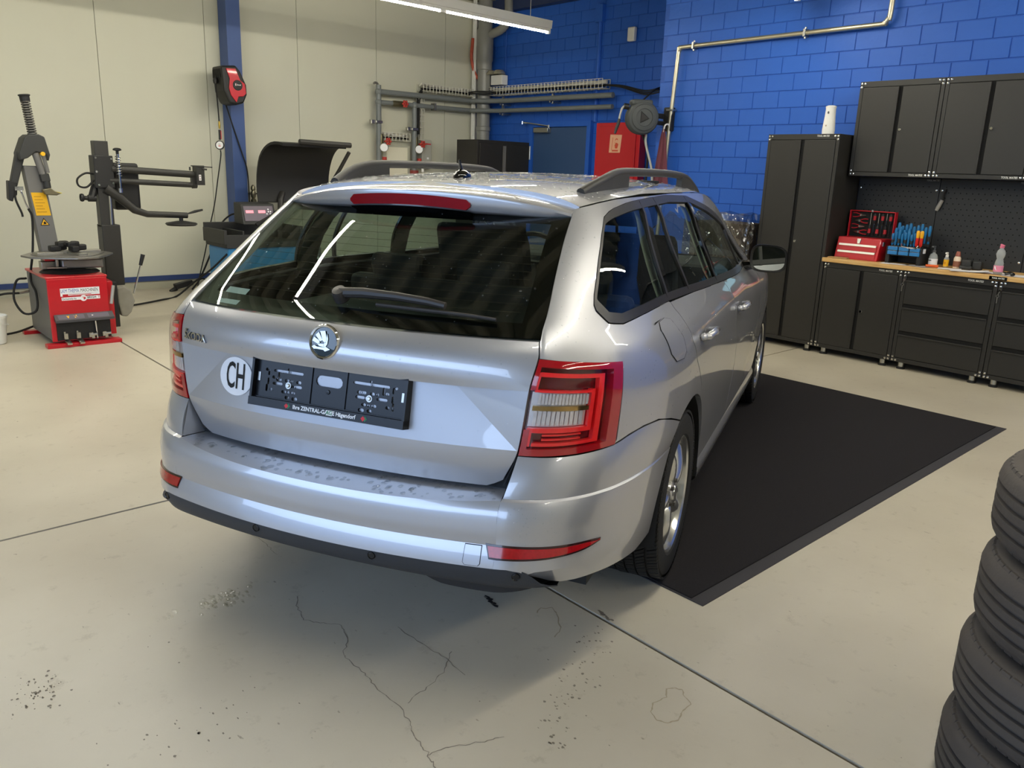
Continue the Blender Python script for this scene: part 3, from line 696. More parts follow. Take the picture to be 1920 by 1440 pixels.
# --- roof
def ztop(y): return nodes_zt(y)
nodes_zt = nodes((-.34, 1.342), (-.18, 1.362), (.0, 1.378), (.3, 1.385), (1.2, 1.383), (1.5, 1.365), (1.62, 1.345))
roof_c = nodes((-.36, 1.398), (-.2, 1.412), (.0, 1.424), (.4, 1.439), (.9, 1.444), (1.3, 1.432), (1.62, 1.400))
def edge_x(y): return A_x(1.342) + (side_x(0, 1.376) - A_x(1.342)) * (y + .34) / .34 if y < 0 else side_x(y, ztop(y))
def roof(s_, y):
    xe = edge_x(y); zc = roof_c(y); ze = ztop(y); a = abs(s_)
    return (s_ * xe, y, zc - (zc - ze) * (.52 * a ** 2 + .48 * a ** 7))
RY = [-.31 + (1.62 + .31) * i / 40 for i in range(41)]
rs = [i / 20 - 1 for i in range(41)]
rf = MB().grid(roof, rs, RY); rf.grid(lambda a, b: (roof(a, -.31)[0], -.31, roof(a, -.31)[2] - b), rs, [0, .03], flip=True)
roof_o = tag(rf.build('roof', SILVER, car, smooth=50), 'silver roof wet with rain drops')
for sg in (1, -1):
    rl = MB(); yy = [-.165 + 1.85 * i / 30 for i in range(31)]; base = lambda y: Vector(roof(sg * .86, y))
    P = []
    for i, y in enumerate(yy):
        t = i / 30; h = .052 * min(1, (math.sin(PI * min(.5, t * 2.6)) if t < .2 else math.sin(PI * min(.5, (1 - t) * 2.6)) if t > .8 else 1)); b_ = base(y); P.append((b_, h))
    rl.tube([(b_.x, b_.y, b_.z + h) for b_, h in P], .0165, 8)
    for a in ((0, 7), (23, 30)):
        R_ = list(range(a[0], a[1] + 1))
        for dx in (-.014, .014): rl.add([(P[i][0].x + dx, P[i][0].y, P[i][0].z - .004 + k * P[i][1]) for k in (0, 1) for i in R_], [(i, i + 1, len(R_) + i + 1, len(R_) + i) for i in range(len(R_) - 1)])
        for i in (R_[0], R_[-1]): b_, h = P[i]; rl.add([(b_.x - .014, b_.y, b_.z - .004), (b_.x + .014, b_.y, b_.z - .004), (b_.x + .014, b_.y, b_.z + h), (b_.x - .014, b_.y, b_.z + h)], [(0, 1, 2, 3)])
    rl.build('roof_rail', RAIL_BLACK, car, smooth=50)
an = MB(); az = roof(0, -.07)[2]
an.lathe([(.043, 0), (.041, .012), (.030, .024), (.012, .030), (.0001, .031)], 20, (0, -.07, az - .003)).tube([(0, -.075, az + .02), (0, -.10, az + .062)], [.008, .0045], 8)
an.v = [(p[0] * .62 if p[2] < az + .03 else p[0], (p[1] + .07) * 1.3 - .07 if p[2] < az + .028 else p[1], p[2]) for p in an.v]
an.build('roof_antenna', GLOSS_BLACK, car)
# --- flank polygons (u, z); u = 2.3 + y below the belt line
def arc(c, r, a0, a1, n): return [(c[0] + r * math.cos(math.radians(a0 + (a1 - a0) * i / n)), c[1] + r * math.sin(math.radians(a0 + (a1 - a0) * i / n))) for i in range(n + 1)]
RA = .378; CR = (2.3, .316); CF = (4.986, .316)
def on_arc(c, z, sg): return (c[0] + sg * math.sqrt(RA ** 2 - (z - c[1]) ** 2), z)
def ang(c, p): return math.degrees(math.atan2(p[1] - c[1], p[0] - c[0]))
TOP = [(1.0, 1.342), (1.25, 1.352), (1.5, 1.362), (1.75, 1.371), (2.0, 1.376), (2.35, 1.380), (2.6, 1.384), (3.2, 1.382), (3.45, 1.372), (3.56, 1.352)]
def uy(y, z): return 2 + y - B_y(z)
APIL = [(uy(1.62, 1.345), 1.345), (uy(1.85, 1.24), 1.24), (uy(2.08, 1.12), 1.12), (uy(2.30, 1.02), 1.02)]
DLO_TOP = [(1.525, 1.316), (1.60, 1.331), (1.681, 1.340), (1.9, 1.355), (2.121, 1.365), (2.497, 1.376), (2.905, 1.368), (3.26, 1.325), (uy(1.62, 1.24), 1.24), (uy(1.86, 1.12), 1.12), (uy(2.02, 1.03), 1.03), (uy(2.06, .985), .985)]
DLO_BOT = [(uy(1.52, .990), .990), (3.225, 1.006), (2.625, 1.026), (2.263, 1.034), (1.935, 1.028), (1.749, 1.023), (1.62, 1.034), (1.569, 1.050), (1.50, 1.070), (1.478, 1.084), (1.480, 1.11), (1.505, 1.153), (1.536, 1.238)]
DLO = DLO_TOP + DLO_BOT
g_r0 = [(2.282, 1.030), (2.292, .986), (2.286, .898), (2.33, .83), (2.419, .757), (2.475, .70), on_arc(CR, .645, 1)]
g_f = [(3.225, 1.006), (3.25, .96), (3.273, .922), (3.416, .751), (3.478, .60), (3.484, .52), (3.46, .43), (3.44, .33)]
g_ff = [(uy(2.05, .99), .985), (4.37, .93), (4.39, .75), (4.37, .50), (4.345, .33)]
SILL = .33
LAMP = [(1.003, .9645), (1.3, .955), (1.56, .940), (1.592, .932), (1.596, .915), (1.572, .720), (1.556, .709), (1.38, .703), (1.2, .700), (1.001, .700)]
TOPGAP = [(1.556, .709), (1.66, .722), (1.76, .728), (1.88, .722), (2.0, .694), on_arc(CR, .654, -1)]
cut_q = [LAMP[0]] + [(1.0, z) for z in (1.0, 1.1, 1.2, 1.3)] + TOP + APIL[1:] + [(uy(2.30, 1.0), .985)] + DLO_TOP[::-1][0:1] + DLO_TOP[::-1][1:] + DLO_BOT[::-1][:-3]
def side_panels(sg, up, lo):
    fl_ = sg < 0
    a0, a1 = ang(CR, on_arc(CR, .645, 1)), ang(CR, on_arc(CR, .654, -1))
    q = cut_q + g_r0 + arc(CR, RA, a0, a1, 14)[1:-1] + TOPGAP[::-1] + LAMP[1:6][::-1]
    mb = MB(); patch(mb, up, q, .035, rim=.02, flip=fl_)
    side = mb.build('side_panel', SILVER, car, smooth=40)
    # rear door, front door, wing
    mb = MB(); p = g_r0 + arc(CR, RA, ang(CR, on_arc(CR, .645, 1)), ang(CR, on_arc(CR, SILL, 1)), 10)[1:] + g_f[::-1][0:] + [(2.625, 1.026)]
    rd = patch(mb, up, p, .035, rim=.02, flip=fl_).build('rear_door', SILVER, car, smooth=40)
    mb = MB(); p = g_f + g_ff[::-1] + [(uy(1.52, .99), .990)]
    fd = patch(mb, up, p, .04, rim=.02, flip=fl_).build('front_door', SILVER, car, smooth=40)
    mb = MB(); p = g_ff + [on_arc(CF, SILL, -1)] + arc(CF, RA, ang(CF, on_arc(CF, SILL, -1)), ang(CF, on_arc(CF, .5, 1)), 18)[1:] + [(5.5, .5), (5.55, .80), (5.2, .93), (4.7, .965)]
    patch(mb, up, p, .05, rim=.02, flip=fl_).build('front_wing', SILVER, car, smooth=40)
    # sill
    mb = MB(); us = [on_arc(CR, .32, 1)[0] + (on_arc(CF, .32, -1)[0] - on_arc(CR, .32, 1)[0]) * i / 30 for i in range(31)]
    pr = [(-.004, .326), (.006, .30), (.004, .26), (-.02, .225), (-.10, .205)]
    def sl(u, k): p_ = up(u, .326); return (p_[0] + sg * pr[int(k)][0], p_[1], pr[int(k)][1])
    mb.grid(sl, us, range(5), flip=sg > 0).build('door_sill', SILVER, car, smooth=40)
    # window frame and pillars
    mb = MB(); patch(mb, up, DLO, .05, [inset(DLO, .026)], rim=.012, flip=fl_, gap=0, lift=.003)
    wf_ = mb.build('window_trim', TRIM_BLACK, car, smooth=40)
    ins = inset(DLO, .022)
    def cutline(p0, p1, w, name, m_, lift):
        mb = MB(); d = (Vector(p1) - Vector(p0)).normalized() if 0 else None
        patch(mb, up, [(p0[0] - w, p0[1]), (p0[0] + w, p0[1]), (p1[0] + w, p1[1]), (p1[0] - w, p1[1])], .05, rim=.01, flip=fl_, gap=0, lift=lift).build(name, m_, wf_, smooth=40)
    cutline((2.285, 1.048), (2.125, 1.362), .034, 'pillar_trim', GLOSS_BLACK, .0015); cutline((2.262, 1.045), (2.092, 1.36), .010, 'pillar_trim', TRIM_BLACK, .004)
    cutline((2.56, 1.04), (2.285, 1.368), .011, 'window_divider', TRIM_BLACK, .004)
    cutline((3.12, 1.018), (2.87, 1.366), .040, 'pillar_trim', GLOSS_BLACK, .0015); cutline((3.10, 1.018), (2.85, 1.366), .010, 'pillar_trim', TRIM_BLACK, .004)
    cutline((3.99, .985), (3.86, 1.19), .012, 'window_divider', TRIM_BLACK, .003)
    mb = MB(); patch(mb, up, inset(DLO, .018), .06, rim=0, flip=fl_, gap=0, lift=-.003); mb.build('side_window', SIDEGLASS, car, smooth=60)
    # door handles
    for door, u0, z0 in ((rd, 2.50, .893), (fd, 3.45, .868)):
        mb = MB(); n0 = lambda u, z, h: tuple(Vector(up(u, z)) + Vector((sg, 0, .05)).normalized() * h)
        mb.tube([n0(u0 - .085, z0 - .002, .0), n0(u0 - .07, z0, .026), n0(u0, z0 + .006, .036), n0(u0 + .06, z0 + .004, .032), n0(u0 + .085, z0, .0)], [.010, .0145, .0145, .0145, .010], 8)
        mb.sphere(n0(u0 - .085, z0, .012), .018, 10, 6, (.8, 1.2, .8)).build('door_handle', SILVER, door, smooth=50)
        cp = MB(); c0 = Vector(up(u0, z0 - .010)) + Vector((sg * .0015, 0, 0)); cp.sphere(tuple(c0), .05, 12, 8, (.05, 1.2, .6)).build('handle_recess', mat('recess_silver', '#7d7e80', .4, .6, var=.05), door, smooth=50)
    # mirror
    mm = MB(); mc = Vector((sg * .935, 1.80, 1.040))
    def mfn(a, b, k=1.0):   # housing: b 0 rear opening .. 1 front; outline is a rounded wedge, taller towards the car
        t = 2 * PI * a; r = k * max(0.0, 1 - b ** 2.4) ** .5; sq = lambda q: math.copysign(abs(q) ** .62, q)
        x = sq(math.cos(t)); z = sq(math.sin(t)); hh = .074 - .016 * x
        return (mc.x + sg * .100 * r * x - sg * .012 * b, mc.y - .022 * x * (1 - b) * 1.0 + .10 * b, mc.z + r * hh * z + .012 * x * z * r)
    NA = [i / 32 for i in range(33)]
    mm.grid(mfn, NA, [i / 10 for i in range(11)], flip=sg < 0)
    mi = mm.build('wing_mirror', SILVER, car, smooth=60)
    def mrf(a, k): p_ = mfn(a, 0, 1.0 - .15 * k); return (p_[0], p_[1] + .010 * k - .002, p_[2])
    MB().grid(lambda a, k: mrf(a, k), NA, [.12, .5, 1], flip=sg > 0).build('mirror_rim', BLACK_PLASTIC, mi, smooth=40)
    g0 = [Vector(mrf(i / 32, .9)) for i in range(32)]; g0 = [Vector((p_.x, p_.y + .30 * sg * (p_.x - mc.x) * .0, p_.z)) for p_ in g0]
    MB().add([tuple(p_) for p_ in g0], [tuple(range(32))]).build('mirror_glass', mat('mirror_silver', '#c9cfcd', .02, 1.0, var=.01), mi, smooth=0)
    MB().tube([(sg * .80, 1.88, .985), (sg * .86, 1.86, 1.0), (sg * .90, 1.85, 1.0)], [.03, .024, .022], 8).build('mirror_foot', GLOSS_BLACK, mi)
    # arch liners
    for c in (CR, CF):
        mb = MB(); y0 = c[0] - 2.3; xo = side_x(y0, .66) - .018
        A_ = [(y0 + (RA - .004) * math.cos(t), .316 + (RA - .004) * math.sin(t)) for t in [math.radians(-8 + 196 * i / 24) for i in range(25)]]
        mb.add([(sg * x, y, z) for x in (xo, .50) for y, z in A_], [((i, i + 1, 26 + i, 25 + i) if sg < 0 else (25 + i, 26 + i, i + 1, i)) for i in range(24)])
        mb.add([(sg * .50, y, z) for y, z in A_], [tuple(range(25))]).build('wheel_arch_liner', GRILLE, car, smooth=40)
    return side
side_r = side_panels(1, upper, lower); side_l = side_panels(-1, *SIDES[1][1:])
ff = MB(); patch(ff, upper, [(2.02, .975), (2.05, .993), (2.12, .997), (2.165, .988), (2.182, .93), (2.172, .885), (2.13, .868), (2.05, .872), (2.018, .90)], .02, rim=.004, gap=0, lift=.0025); ff.build('fuel_flap', SILVER, side_r, smooth=40)
fg = MB(); FP = resample([(2.02, .975), (2.05, .993), (2.12, .997), (2.165, .988), (2.182, .93), (2.172, .885), (2.13, .868), (2.05, .872), (2.018, .90)], .012)
fg.tube([Vector(upper(p_[0], p_[1])) + Vector((.0012, 0, .0004)) for p_ in FP], .0016, 5, closed=True); fg.build('fuel_flap_gap', GAP, side_r, smooth=60)
# --- tail lights
def lampfn(up, a, b, d=0.0):
    """a 0 tailgate edge .. 1 outer edge, b 0 bottom .. 1 top"""
    zt_ = .9645 - .0245 * a ** 1.5; zb = .700 + .009 * a; z = zb + (zt_ - zb) * b
    u0 = 1.003; u1 = 1.560 + .036 * b; u = u0 + (u1 - u0) * a; p = up(u, z); e = 3e-3
    t1 = Vector(up(u + e, z)) - Vector(up(u - e, z)); t2 = Vector(up(u, z + e)) - Vector(up(u, z - e)); n = t1.cross(t2).normalized()
    if n.y > 0 and abs(n.y) > abs(n.x): n = -n
    if n.x * p[0] < 0: n = -n
    return Vector(p) + n * d
for sg, up, lo in SIDES:
    fl_ = sg < 0
    def LP(mb, a0, a1, b0, b1, d, na=8, nb=6):
        F = lambda a, b: tuple(lampfn(up, a, b, d)); mb.grid(F, [a0 + (a1 - a0) * i / na for i in range(na + 1)], [b0 + (b1 - b0) * i / nb for i in range(nb + 1)], flip=fl_)
    def bar(mb, a0, a1, b0, b1, d0, d1, na=8, nb=3):
        LP(mb, a0, a1, b0, b1, d1, na, nb)
        e = lambda a, b, d: tuple(lampfn(up, a, b, d))
        for b_, fx in ((b1, fl_), (b0, not fl_)): mb.grid(lambda a, d: e(a, b_, d), [a0 + (a1 - a0) * i / na for i in range(na + 1)], [d1, d0], flip=fx)
        for a_, fx in ((a1, not fl_), (a0, fl_)): mb.grid(lambda b, d: e(a_, b, d), [b0 + (b1 - b0) * i / nb for i in range(nb + 1)], [d1, d0], flip=fx)
    hs = MB(); LP(hs, 0, 1, 0, 1, -.022, 14, 10)
    lamp = tag(hs.build('tail_light', REDDARK, car, smooth=40), 'red and clear tail light wrapped round the corner')
    o1 = MB(); bar(o1, 0, 1, .93, 1, -.03, .002, 14); bar(o1, 0, 1, 0, .075, -.03, .002, 14); bar(o1, .885, 1, .075, .93, -.03, .002, 4, 8); bar(o1, 0, .05, .70, .93, -.03, .0018, 3, 5); bar(o1, 0, .06, .075, .285, -.03, .0018, 3, 5)
    o1.build('outer_lens', REDLENS, lamp, smooth=40)
    g1 = MB(); bar(g1, .06, .80, .84, .885, -.02, -.004, 12); bar(g1, .74, .80, .13, .84, -.02, -.004, 3, 10); bar(g1, .10, .80, .10, .135, -.02, -.004, 12); bar(g1, .66, .70, .25, .72, -.02, -.002, 3, 10); bar(g1, .05, .70, .68, .705, -.02, -.002, 12); bar(g1, .03, .66, .25, .30, -.02, -.002, 12); bar(g1, .045, .075, .68, .88, -.02, -.002, 2, 6); bar(g1, .05, .085, .10, .28, -.02, -.002, 2, 6)
    bar(g1, .2, .62, .155, .175, -.02, -.010, 8); bar(g1, .2, .62, .205, .225, -.02, -.010, 8)
    g1.build('light_guide', REDBRIGHT, lamp, smooth=40)
    c1 = MB(); LP(c1, .02, .65, .305, .675, -.016, 10, 8); c1.build('reflector_bowl', mat('lamp_chrome', '#dcdee0', .3, .5, var=.15, vscale=60), lamp, smooth=40)
    c2 = MB()
    for k in range(15): LP(c2, .10 + .0365 * k, .10 + .0365 * k + .026, .555, .668, -.004, 1, 3)
    for k in range(11): LP(c2, .07 + .05 * k, .07 + .05 * k + .040, .325, .48, -.010, 1, 3)
    c2.build('lens_ribs', mat('lens_prism', '#d2d4d6', .15, .3, coat=1, var=.2, vscale=80), lamp, smooth=0)
    c3 = MB(); bar(c3, .05, .66, .485, .535, -.02, -.005, 8); c3.build('mirror_strip', mat('amber_mirror', '#b9a06a', .1, 1.0, var=.3, vscale=20), lamp, smooth=30)
    c4 = MB(); LP(c4, .0, 1, .0, 1, .004, 16, 12); c4.build('clear_cover', glass_mat('lamp_cover', (1, .97, .97), 0, 1.3), lamp, smooth=60)
# --- rear bumper
def shelf_in(u):       # inner end of the loading sill, under the tailgate
    a = min(1.0, u); p = rear(a, .600); return np.array((p[0], p[1] + .03, .586))
bm = MB()
US = [i / 20 - 1 for i in range(41)]
lw = lambda a, z: (lambda p: (math.copysign(p[0], a), p[1], p[2]))(lower(abs(a), z))
def low_s(a, z): p = lower(abs(a), z); return (p[0] if a >= 0 else -p[0], p[1], p[2])
shelf_z = lambda x: .562 + .022 * min(1, (abs(x) / .55) ** 3)
def shelf_edge(a): p = low_s(a, .565); z = shelf_z(p[0]); q = low_s(a, z); return np.array((q[0], q[1] + .004, z + .004))
bm.grid(lambda a, b: tuple(shelf_edge(a) * (1 - b) + (lambda q: np.array((math.copysign(abs(q[0]), a), q[1], q[2])))(shelf_in(abs(a))) * b), US, [i / 6 for i in range(7)])
def L1(a, t):  # upper bumper face
    u = abs(a)
    if u <= 1: e = shelf_edge(a); z = .465 + (e[2] - .004 - .465) * t; p = low_s(a, z); return (p[0], p[1] + (.004 * max(0, t - .85) / .15), p[2] + .004 * max(0, t - .85) / .15)
    z = .465 + (.586 - .465) * t; return low_s(a, z)
bm.grid(L1, US, [i / 10 for i in range(11)]); bm.grid(lambda a, b: low_s(a, .404 + .061 * b), US, [i / 6 for i in range(7)])
for sg, up, lo in SIDES:
    fl_ = sg < 0
    zt_ = pchip([1.0, 1.2, 1.38, 1.556, 1.66, 1.76, 1.88, 2.0, 2.135], [.697, .698, .701, .706, .719, .725, .719, .691, .650])
    def bc(u, t): a = np.array(up(u, zt_(u))); b = np.array(lo(u, .590)); w_ = min(1, max(0, (2.0 - u) / .3)); b = b + np.array((-sg * .007 * w_ * min(1, u - 1), .008 * w_, 0)); p = a * t + b * (1 - t); k = 4 * t * (1 - t) * .006; return (p[0] + sg * k * .5, p[1] - k, p[2])
    patch(bm, bc, [(1.0, 0), (1.3, 0), (1.6, 0), (1.9, 0), (2.03, 0), (2.075, .45), (2.126, .99), (2.06, 1), (1.98, 1), (1.9, 1), (1.6, 1), (1.3, 1), (1.0, 1)], .045, rim=.012, flip=fl_, gap=.002)
    bm.grid(lambda u, q: tuple(np.array(lo(u, .585)) * (1 - q) + np.array(bc(u, 0)) * q), [1 + i / 20 for i in range(21)], [0, 1], flip=fl_)
    A1, B1, C1 = np.array(bc(1.0, 1)), np.array(bc(1.0, 0)), shelf_in(1.0) * (sg, 1, 1)
    bm.grid(lambda t, b: tuple((A1 * t + B1 * (1 - t)) * (1 - b) + (C1 + np.array((0, .0, 0)) + (A1 - C1) * t * t) * b + np.array((0, .012 * b, 0))), [i / 8 for i in range(9)], [i / 4 for i in range(5)], flip=not fl_)
    ar = on_arc(CR, .586, -1); lowp = [(1.0, .586), (1.3, .586), (1.6, .586), (1.9, .586), ar] + arc(CR, RA, ang(CR, ar), ang(CR, on_arc(CR, .325, -1)), 8)[1:] + [(1.80, .308), (1.65, .318), (1.5, .326), (1.38, .328), (1.30, .332), (1.24, .345), (1.18, .375), (1.12, .397), (1.06, .404), (1.0, .404)]
    patch(bm, lo, lowp, .035, rim=.03, flip=fl_, gap=0)
bumper = tag(bm.build('rear_bumper', SILVER, car, smooth=28), 'silver rear bumper with wet loading sill')
# black valance
va = MB(); xs = [-1.31 + 2.62 * i / 60 for i in range(61)]
_vz = nodes((.9, .404), (1.06, .404), (1.12, .397), (1.18, .375), (1.24, .345), (1.31, .334))
def vz(u): return _vz(abs(u)) + .004 * max(0, abs(u) - 1.1) / .1
def vpt(u, k):
    p = low_s(u, .404); zt_ = vz(u); zb = min(zt_ - .003, .349 - .012 * abs(u) ** 2 / 1.44); n = Vector((p[0] * .5, -1, 0)).normalized()
    if k <= 1: q = -.003 - .020 * k * k; return (p[0] + n.x * q, p[1] + n.y * q, zt_ + .003 + (zb - zt_ - .003) * k)
    if k == 2: return (p[0] * .97, p[1] + .06, zb - .022)
    return (p[0] * .9, p[1] + .45, zb - .05)
va.grid(vpt, xs, [0, .25, .5, .75, 1, 2, 3], flip=True)
val = va.build('rear_valance', VALANCE, car, smooth=35)
mu = MB(); zb_ = nodes((.50, .342), (.60, .312), (.70, .294), (.95, .288), (1.10, .300), (1.25, .326))
for sg in (1, -1):
    us_ = [.50 + .74 * i / 16 for i in range(17)]
    def skirt(u, k, sg=sg): p = low_s(sg * u, .35); return (p[0] * .985, p[1] + (.022, .035, .22)[int(k)], (.350, zb_(u) + (0 if sg > 0 else .035), zb_(u) + .0 + (0 if sg > 0 else .035))[int(k)])
    mu.grid(skirt, us_, range(3), flip=sg > 0)
    mu.build('rear_skirt', mat('skirt_dark', '#26272a', .6, var=.1), car, smooth=40); mu = MB()
MB().bx(-.45, .30, -.70, -.42, .20, .30).build('exhaust_silencer', mat('silencer_dark', '#2b2b2d', .5, .4, var=.15), car, smooth=0, bevel=.03)
for u_ in (-.347, .372, 1.105, -1.105):
    x, y, z = vpt(u_, .32); MB().lathe([(.0001, .0010), (.0095, .0010), (.0115, .003), (.0125, -.006)], 18, (x, y, z), (.55 * max(0, abs(u_) - .9) * 5 * (1 if u_ > 0 else -1) * .5, -1, 0)).build('parking_sensor', mat('sensor_black', '#0b0b0c', .25, var=.05), val, smooth=30)
tc = MB(); patch(tc, lambda x, z: (x, low_s(x / .56, z)[1] - .0016, z), [(.478, .462), (.522, .462), (.523, .415), (.518, .409), (.482, .409), (.477, .415)], .02, rim=.001, flip=False, gap=0); tc.build('tow_eye_cover', SILVER, bumper, smooth=30)
tk = MB(); patch(tk, lambda x, z: (x, low_s(x / .56, z)[1] - .0008, z), [(.4765, .4640), (.5238, .4640), (.5246, .4145), (.519, .4075), (.481, .4075), (.4754, .4145)], .02, rim=0, gap=0); tk.build('cover_gap', GAP, bumper, smooth=30)
for sg, up, lo in SIDES:
    us0, us1 = .955, 1.515
    top = nodes((us0, .467), (1.1, .464), (1.3, .459), (1.45, .455), (us1, .4505)); bot = nodes((us0, .434), (1.0, .432), (1.2, .432), (1.35, .434), (1.45, .4385), (us1, .4475))
    poly = [(us0 + (us1 - us0) * i / 14, top(us0 + (us1 - us0) * i / 14)) for i in range(15)] + [(us1 - (us1 - us0 - .02) * i / 14, bot(us1 - (us1 - us0 - .02) * i / 14)) for i in range(15)]
    r1 = MB(); patch(r1, lo, poly, .03, rim=.006, flip=sg < 0, gap=-.003, lift=.0015); ro = r1.build('reflector_frame', mat('reflector_dark', '#2b0509', .2, coat=1, var=.05), bumper, smooth=40)
    r2 = MB(); patch(r2, lo, poly, .03, rim=.003, flip=sg < 0, gap=.003, lift=.004); tag(r2.build('reflector', REFLECTOR, bumper, smooth=40), 'long red reflector in the bumper')
# --- wheels
def tyre_mesh(R=.316, w=.205, rim=.213, winter=True):
    h = w / 2; g = .007
    if winter:
        prof = [(rim - .006, -h * .80), (rim + .012, -h * .98), (R - .055, -h * 1.02), (R - .022, -h * .97), (R - .010, -h * .84), (R - .010, h * .84), (R - .022, h * .97), (R - .055, h * 1.02), (rim + .012, h * .98), (rim - .006, h * .80)]
    else:
        prof = [(rim - .006, -h * .80), (rim + .008, -h * .96), (rim + .014, -h * .90), (rim + .03, -h * .99), (R - .07, -h * 1.02), (R - .046, -h * .99), (R - .024, -h * .92), (R - .011, -h * .80), (R - .006, -h * .72)]
        for c in (-.46, -.155, .155, .46): e = .045; prof += [(R - .001, h * (c - e * 1.3)), (R - .011, h * (c - e * .9)), (R - .011, h * (c + e * .9)), (R - .001, h * (c + e * 1.3))]
        prof += [(R - .006, h * .72), (R - .011, h * .80), (R - .024, h * .92), (R - .046, h * .99), (R - .07, h * 1.02), (rim + .03, h * .99), (rim + .014, h * .90), (rim + .008, h * .96), (rim - .006, h * .80)]
    mb = MB().lathe(prof, 72, axis=(1, 0, 0))
    def blk(t0, t1, x0, x1, r0, r1, sk=0.0):
        vs = []
        for r in (r0, r1):
            for x, s_ in ((x0, 0), (x1, sk)):
                for t in (t0 + s_, t1 + s_): vs.append((x, r * math.cos(t), r * math.sin(t)))
        mb.add(vs, [(4, 5, 7, 6), (0, 4, 6, 2), (1, 3, 7, 5), (0, 1, 5, 4), (2, 6, 7, 3)])
    if winter:
        n = 56
        for i in range(n):
            t = 2 * PI * i / n; d = 2 * PI / n
            for k, (x0, x1) in enumerate(((-.97, -.62), (-.54, -.22), (-.15, .15), (.22, .54), (.62, .97))):
                o = (.0, .35, .1, .5, .2)[k] * d; sk = (.45, .6, -.3, -.6, -.45)[k] * d
                for q in (0, 1): blk(t + o + q * d * .44, t + o + q * d * .44 + d * .36, x0 * h, x1 * h, R - .012, R - (.0 if k in (1, 2, 3) else .003), sk)
    else:
        n = 64
        for i in range(n):
            t = 2 * PI * i / n; d = 2 * PI / n
            for sg in (-1, 1):
                xa_, xb_ = sg * .56 * h, sg * .93 * h; vs = [(x, r * math.cos(q + s_), r * math.sin(q + s_)) for r3 in ((R - .02, R - .034), (R - .0025, R - .021)) for x, r, s_ in ((xa_, r3[0], 0), (xb_, r3[1], d * .3)) for q in (t, t + d * .82)]
                mb.add(vs, [(4, 5, 7, 6), (0, 4, 6, 2), (1, 3, 7, 5), (0, 1, 5, 4), (2, 6, 7, 3)])
    return mb.mesh('tyre', RUBBER, 30)
TYRE_W = tyre_mesh()
def rim_mesh():
    mb = MB(); R = .215
    mb.lathe([(R + .004, .088), (R + .006, .094), (R, .096), (R - .008, .090), (R - .014, .070), (R - .022, .02), (R - .03, -.09)], 48, axis=(1, 0, 0))
    n = 5
    for k in range(n):
        t0 = 2 * PI * k / n
        def spk(a, b, t0=t0):
            # a across -1..1, b along hub..rim
            r = .035 + (R - .016 - .035) * b; wd = .030 + .028 * b ** 1.4; tw = .34 * b ** 2 - .1
            ang_ = t0 + tw + a * wd / max(.05, r); x = .078 + .016 * (1 - (2 * b - .9) ** 2) - (.030 * abs(a) ** 2.2) - .012 * a * b
            return (x, r * math.cos(ang_), r * math.sin(ang_))
        A_ = [-1, -.8, -.4, 0, .4, .8, 1]; mb.grid(spk, A_, [i / 8 for i in range(9)])
        for a in (-1, 1): mb.grid(lambda q, b, a=a: (spk(a, b)[0] - q * .028, spk(a, b)[1], spk(a, b)[2]), [0, 1], [i / 8 for i in range(9)], flip=a > 0)
    mb.lathe([(.060, .055), (.056, .082), (.034, .088), (.030, .094), (.0001, .097)], 30, axis=(1, 0, 0))
    mb.m(1)
    for k in range(5): t = 2 * PI * (k + .5) / 5; mb.cyl((.08, .048 * math.cos(t), .048 * math.sin(t)), (.0925, .048 * math.cos(t), .048 * math.sin(t)), .008, n=8)
    mb.cyl((-.02, 0, 0), (.0, 0, 0), .14, n=30); mb.cyl((-.09, 0, 0), (-.088, 0, 0), .2, n=30)
    return mb.mesh('rim', [ALLOY, mat('brake_disc', '#55524e', .45, .7, var=.15)], 32)
RIM = rim_mesh()
for i, (sx, y, lab) in enumerate(((1, 0, None), (-1, 0, None), (1, 2.686, None), (-1, 2.686, None))):
    w_ = link('wheel', TYRE_W, car, loc=(sx * .768, y, .3215)); w_.rotation_euler = (.3 * i, 0, 0 if sx > 0 else PI)
    w_.rotation_euler = (0.0, 0, 0 if sx > 0 else PI)
    link('rim', RIM, w_).rotation_euler = (.55 + i, 0, 0)
# --- dark inner shell, front end, cabin
sh = MB(); sh.bx(-.72, .72, -.62, 3.2, .22, .30)
for sg in (1, -1):
    sh.add([(sg * .80, y, z) for y, z in ((-.30, .62), (-.30, 1.0), (2.2, .98), (2.2, .30), (.42, .30), (.34, .62))], [tuple(range(6)) if sg > 0 else tuple(range(5, -1, -1))])
    sh.add([(sg * .55, -.80, .60), (sg * .55, -.72, .99), (sg * .72, -.45, 1.0), (sg * .76, -.45, .60)], [(0, 1, 2, 3)])
sh.bx(-.56, .56, -.85, -.80, .45, .95); sh.bx(-.70, .70, -.80, .75, .52, .56)
sh.build('cabin_shell', INTERIOR, car, smooth=0)
MB().grid(lambda a, b: (lambda p: (p[0] * .965, p[1], p[2] - .018))(roof(a, b)), rs[::4], RY[::4], flip=True).build('headliner', HEADLINE, car, smooth=50)
pc = MB()
for sg, up, lo in SIDES:
    inw = lambda fn, d: (lambda u, z: tuple(Vector(fn(u, z)) - Vector((sg * d, -d * .4, 0))))
    f_ = inw(up, .03)
    pc.grid(f_, [1.05, 1.2, 1.35, 1.46], [1.06 + .03 * i for i in range(10)], flip=sg > 0)      # D pillar lining
    for (b0, b1, w) in (((2.30, 1.02), (2.14, 1.37), .07), ((3.12, .99), (2.87, 1.37), .07)):
        pc.grid(lambda s_, t, b0=b0, b1=b1, w=w: f_(b0[0] + (b1[0] - b0[0]) * t + s_ * w, b0[1] + (b1[1] - b0[1]) * t), [-1, 0, 1], [i / 5 for i in range(6)], flip=sg > 0)
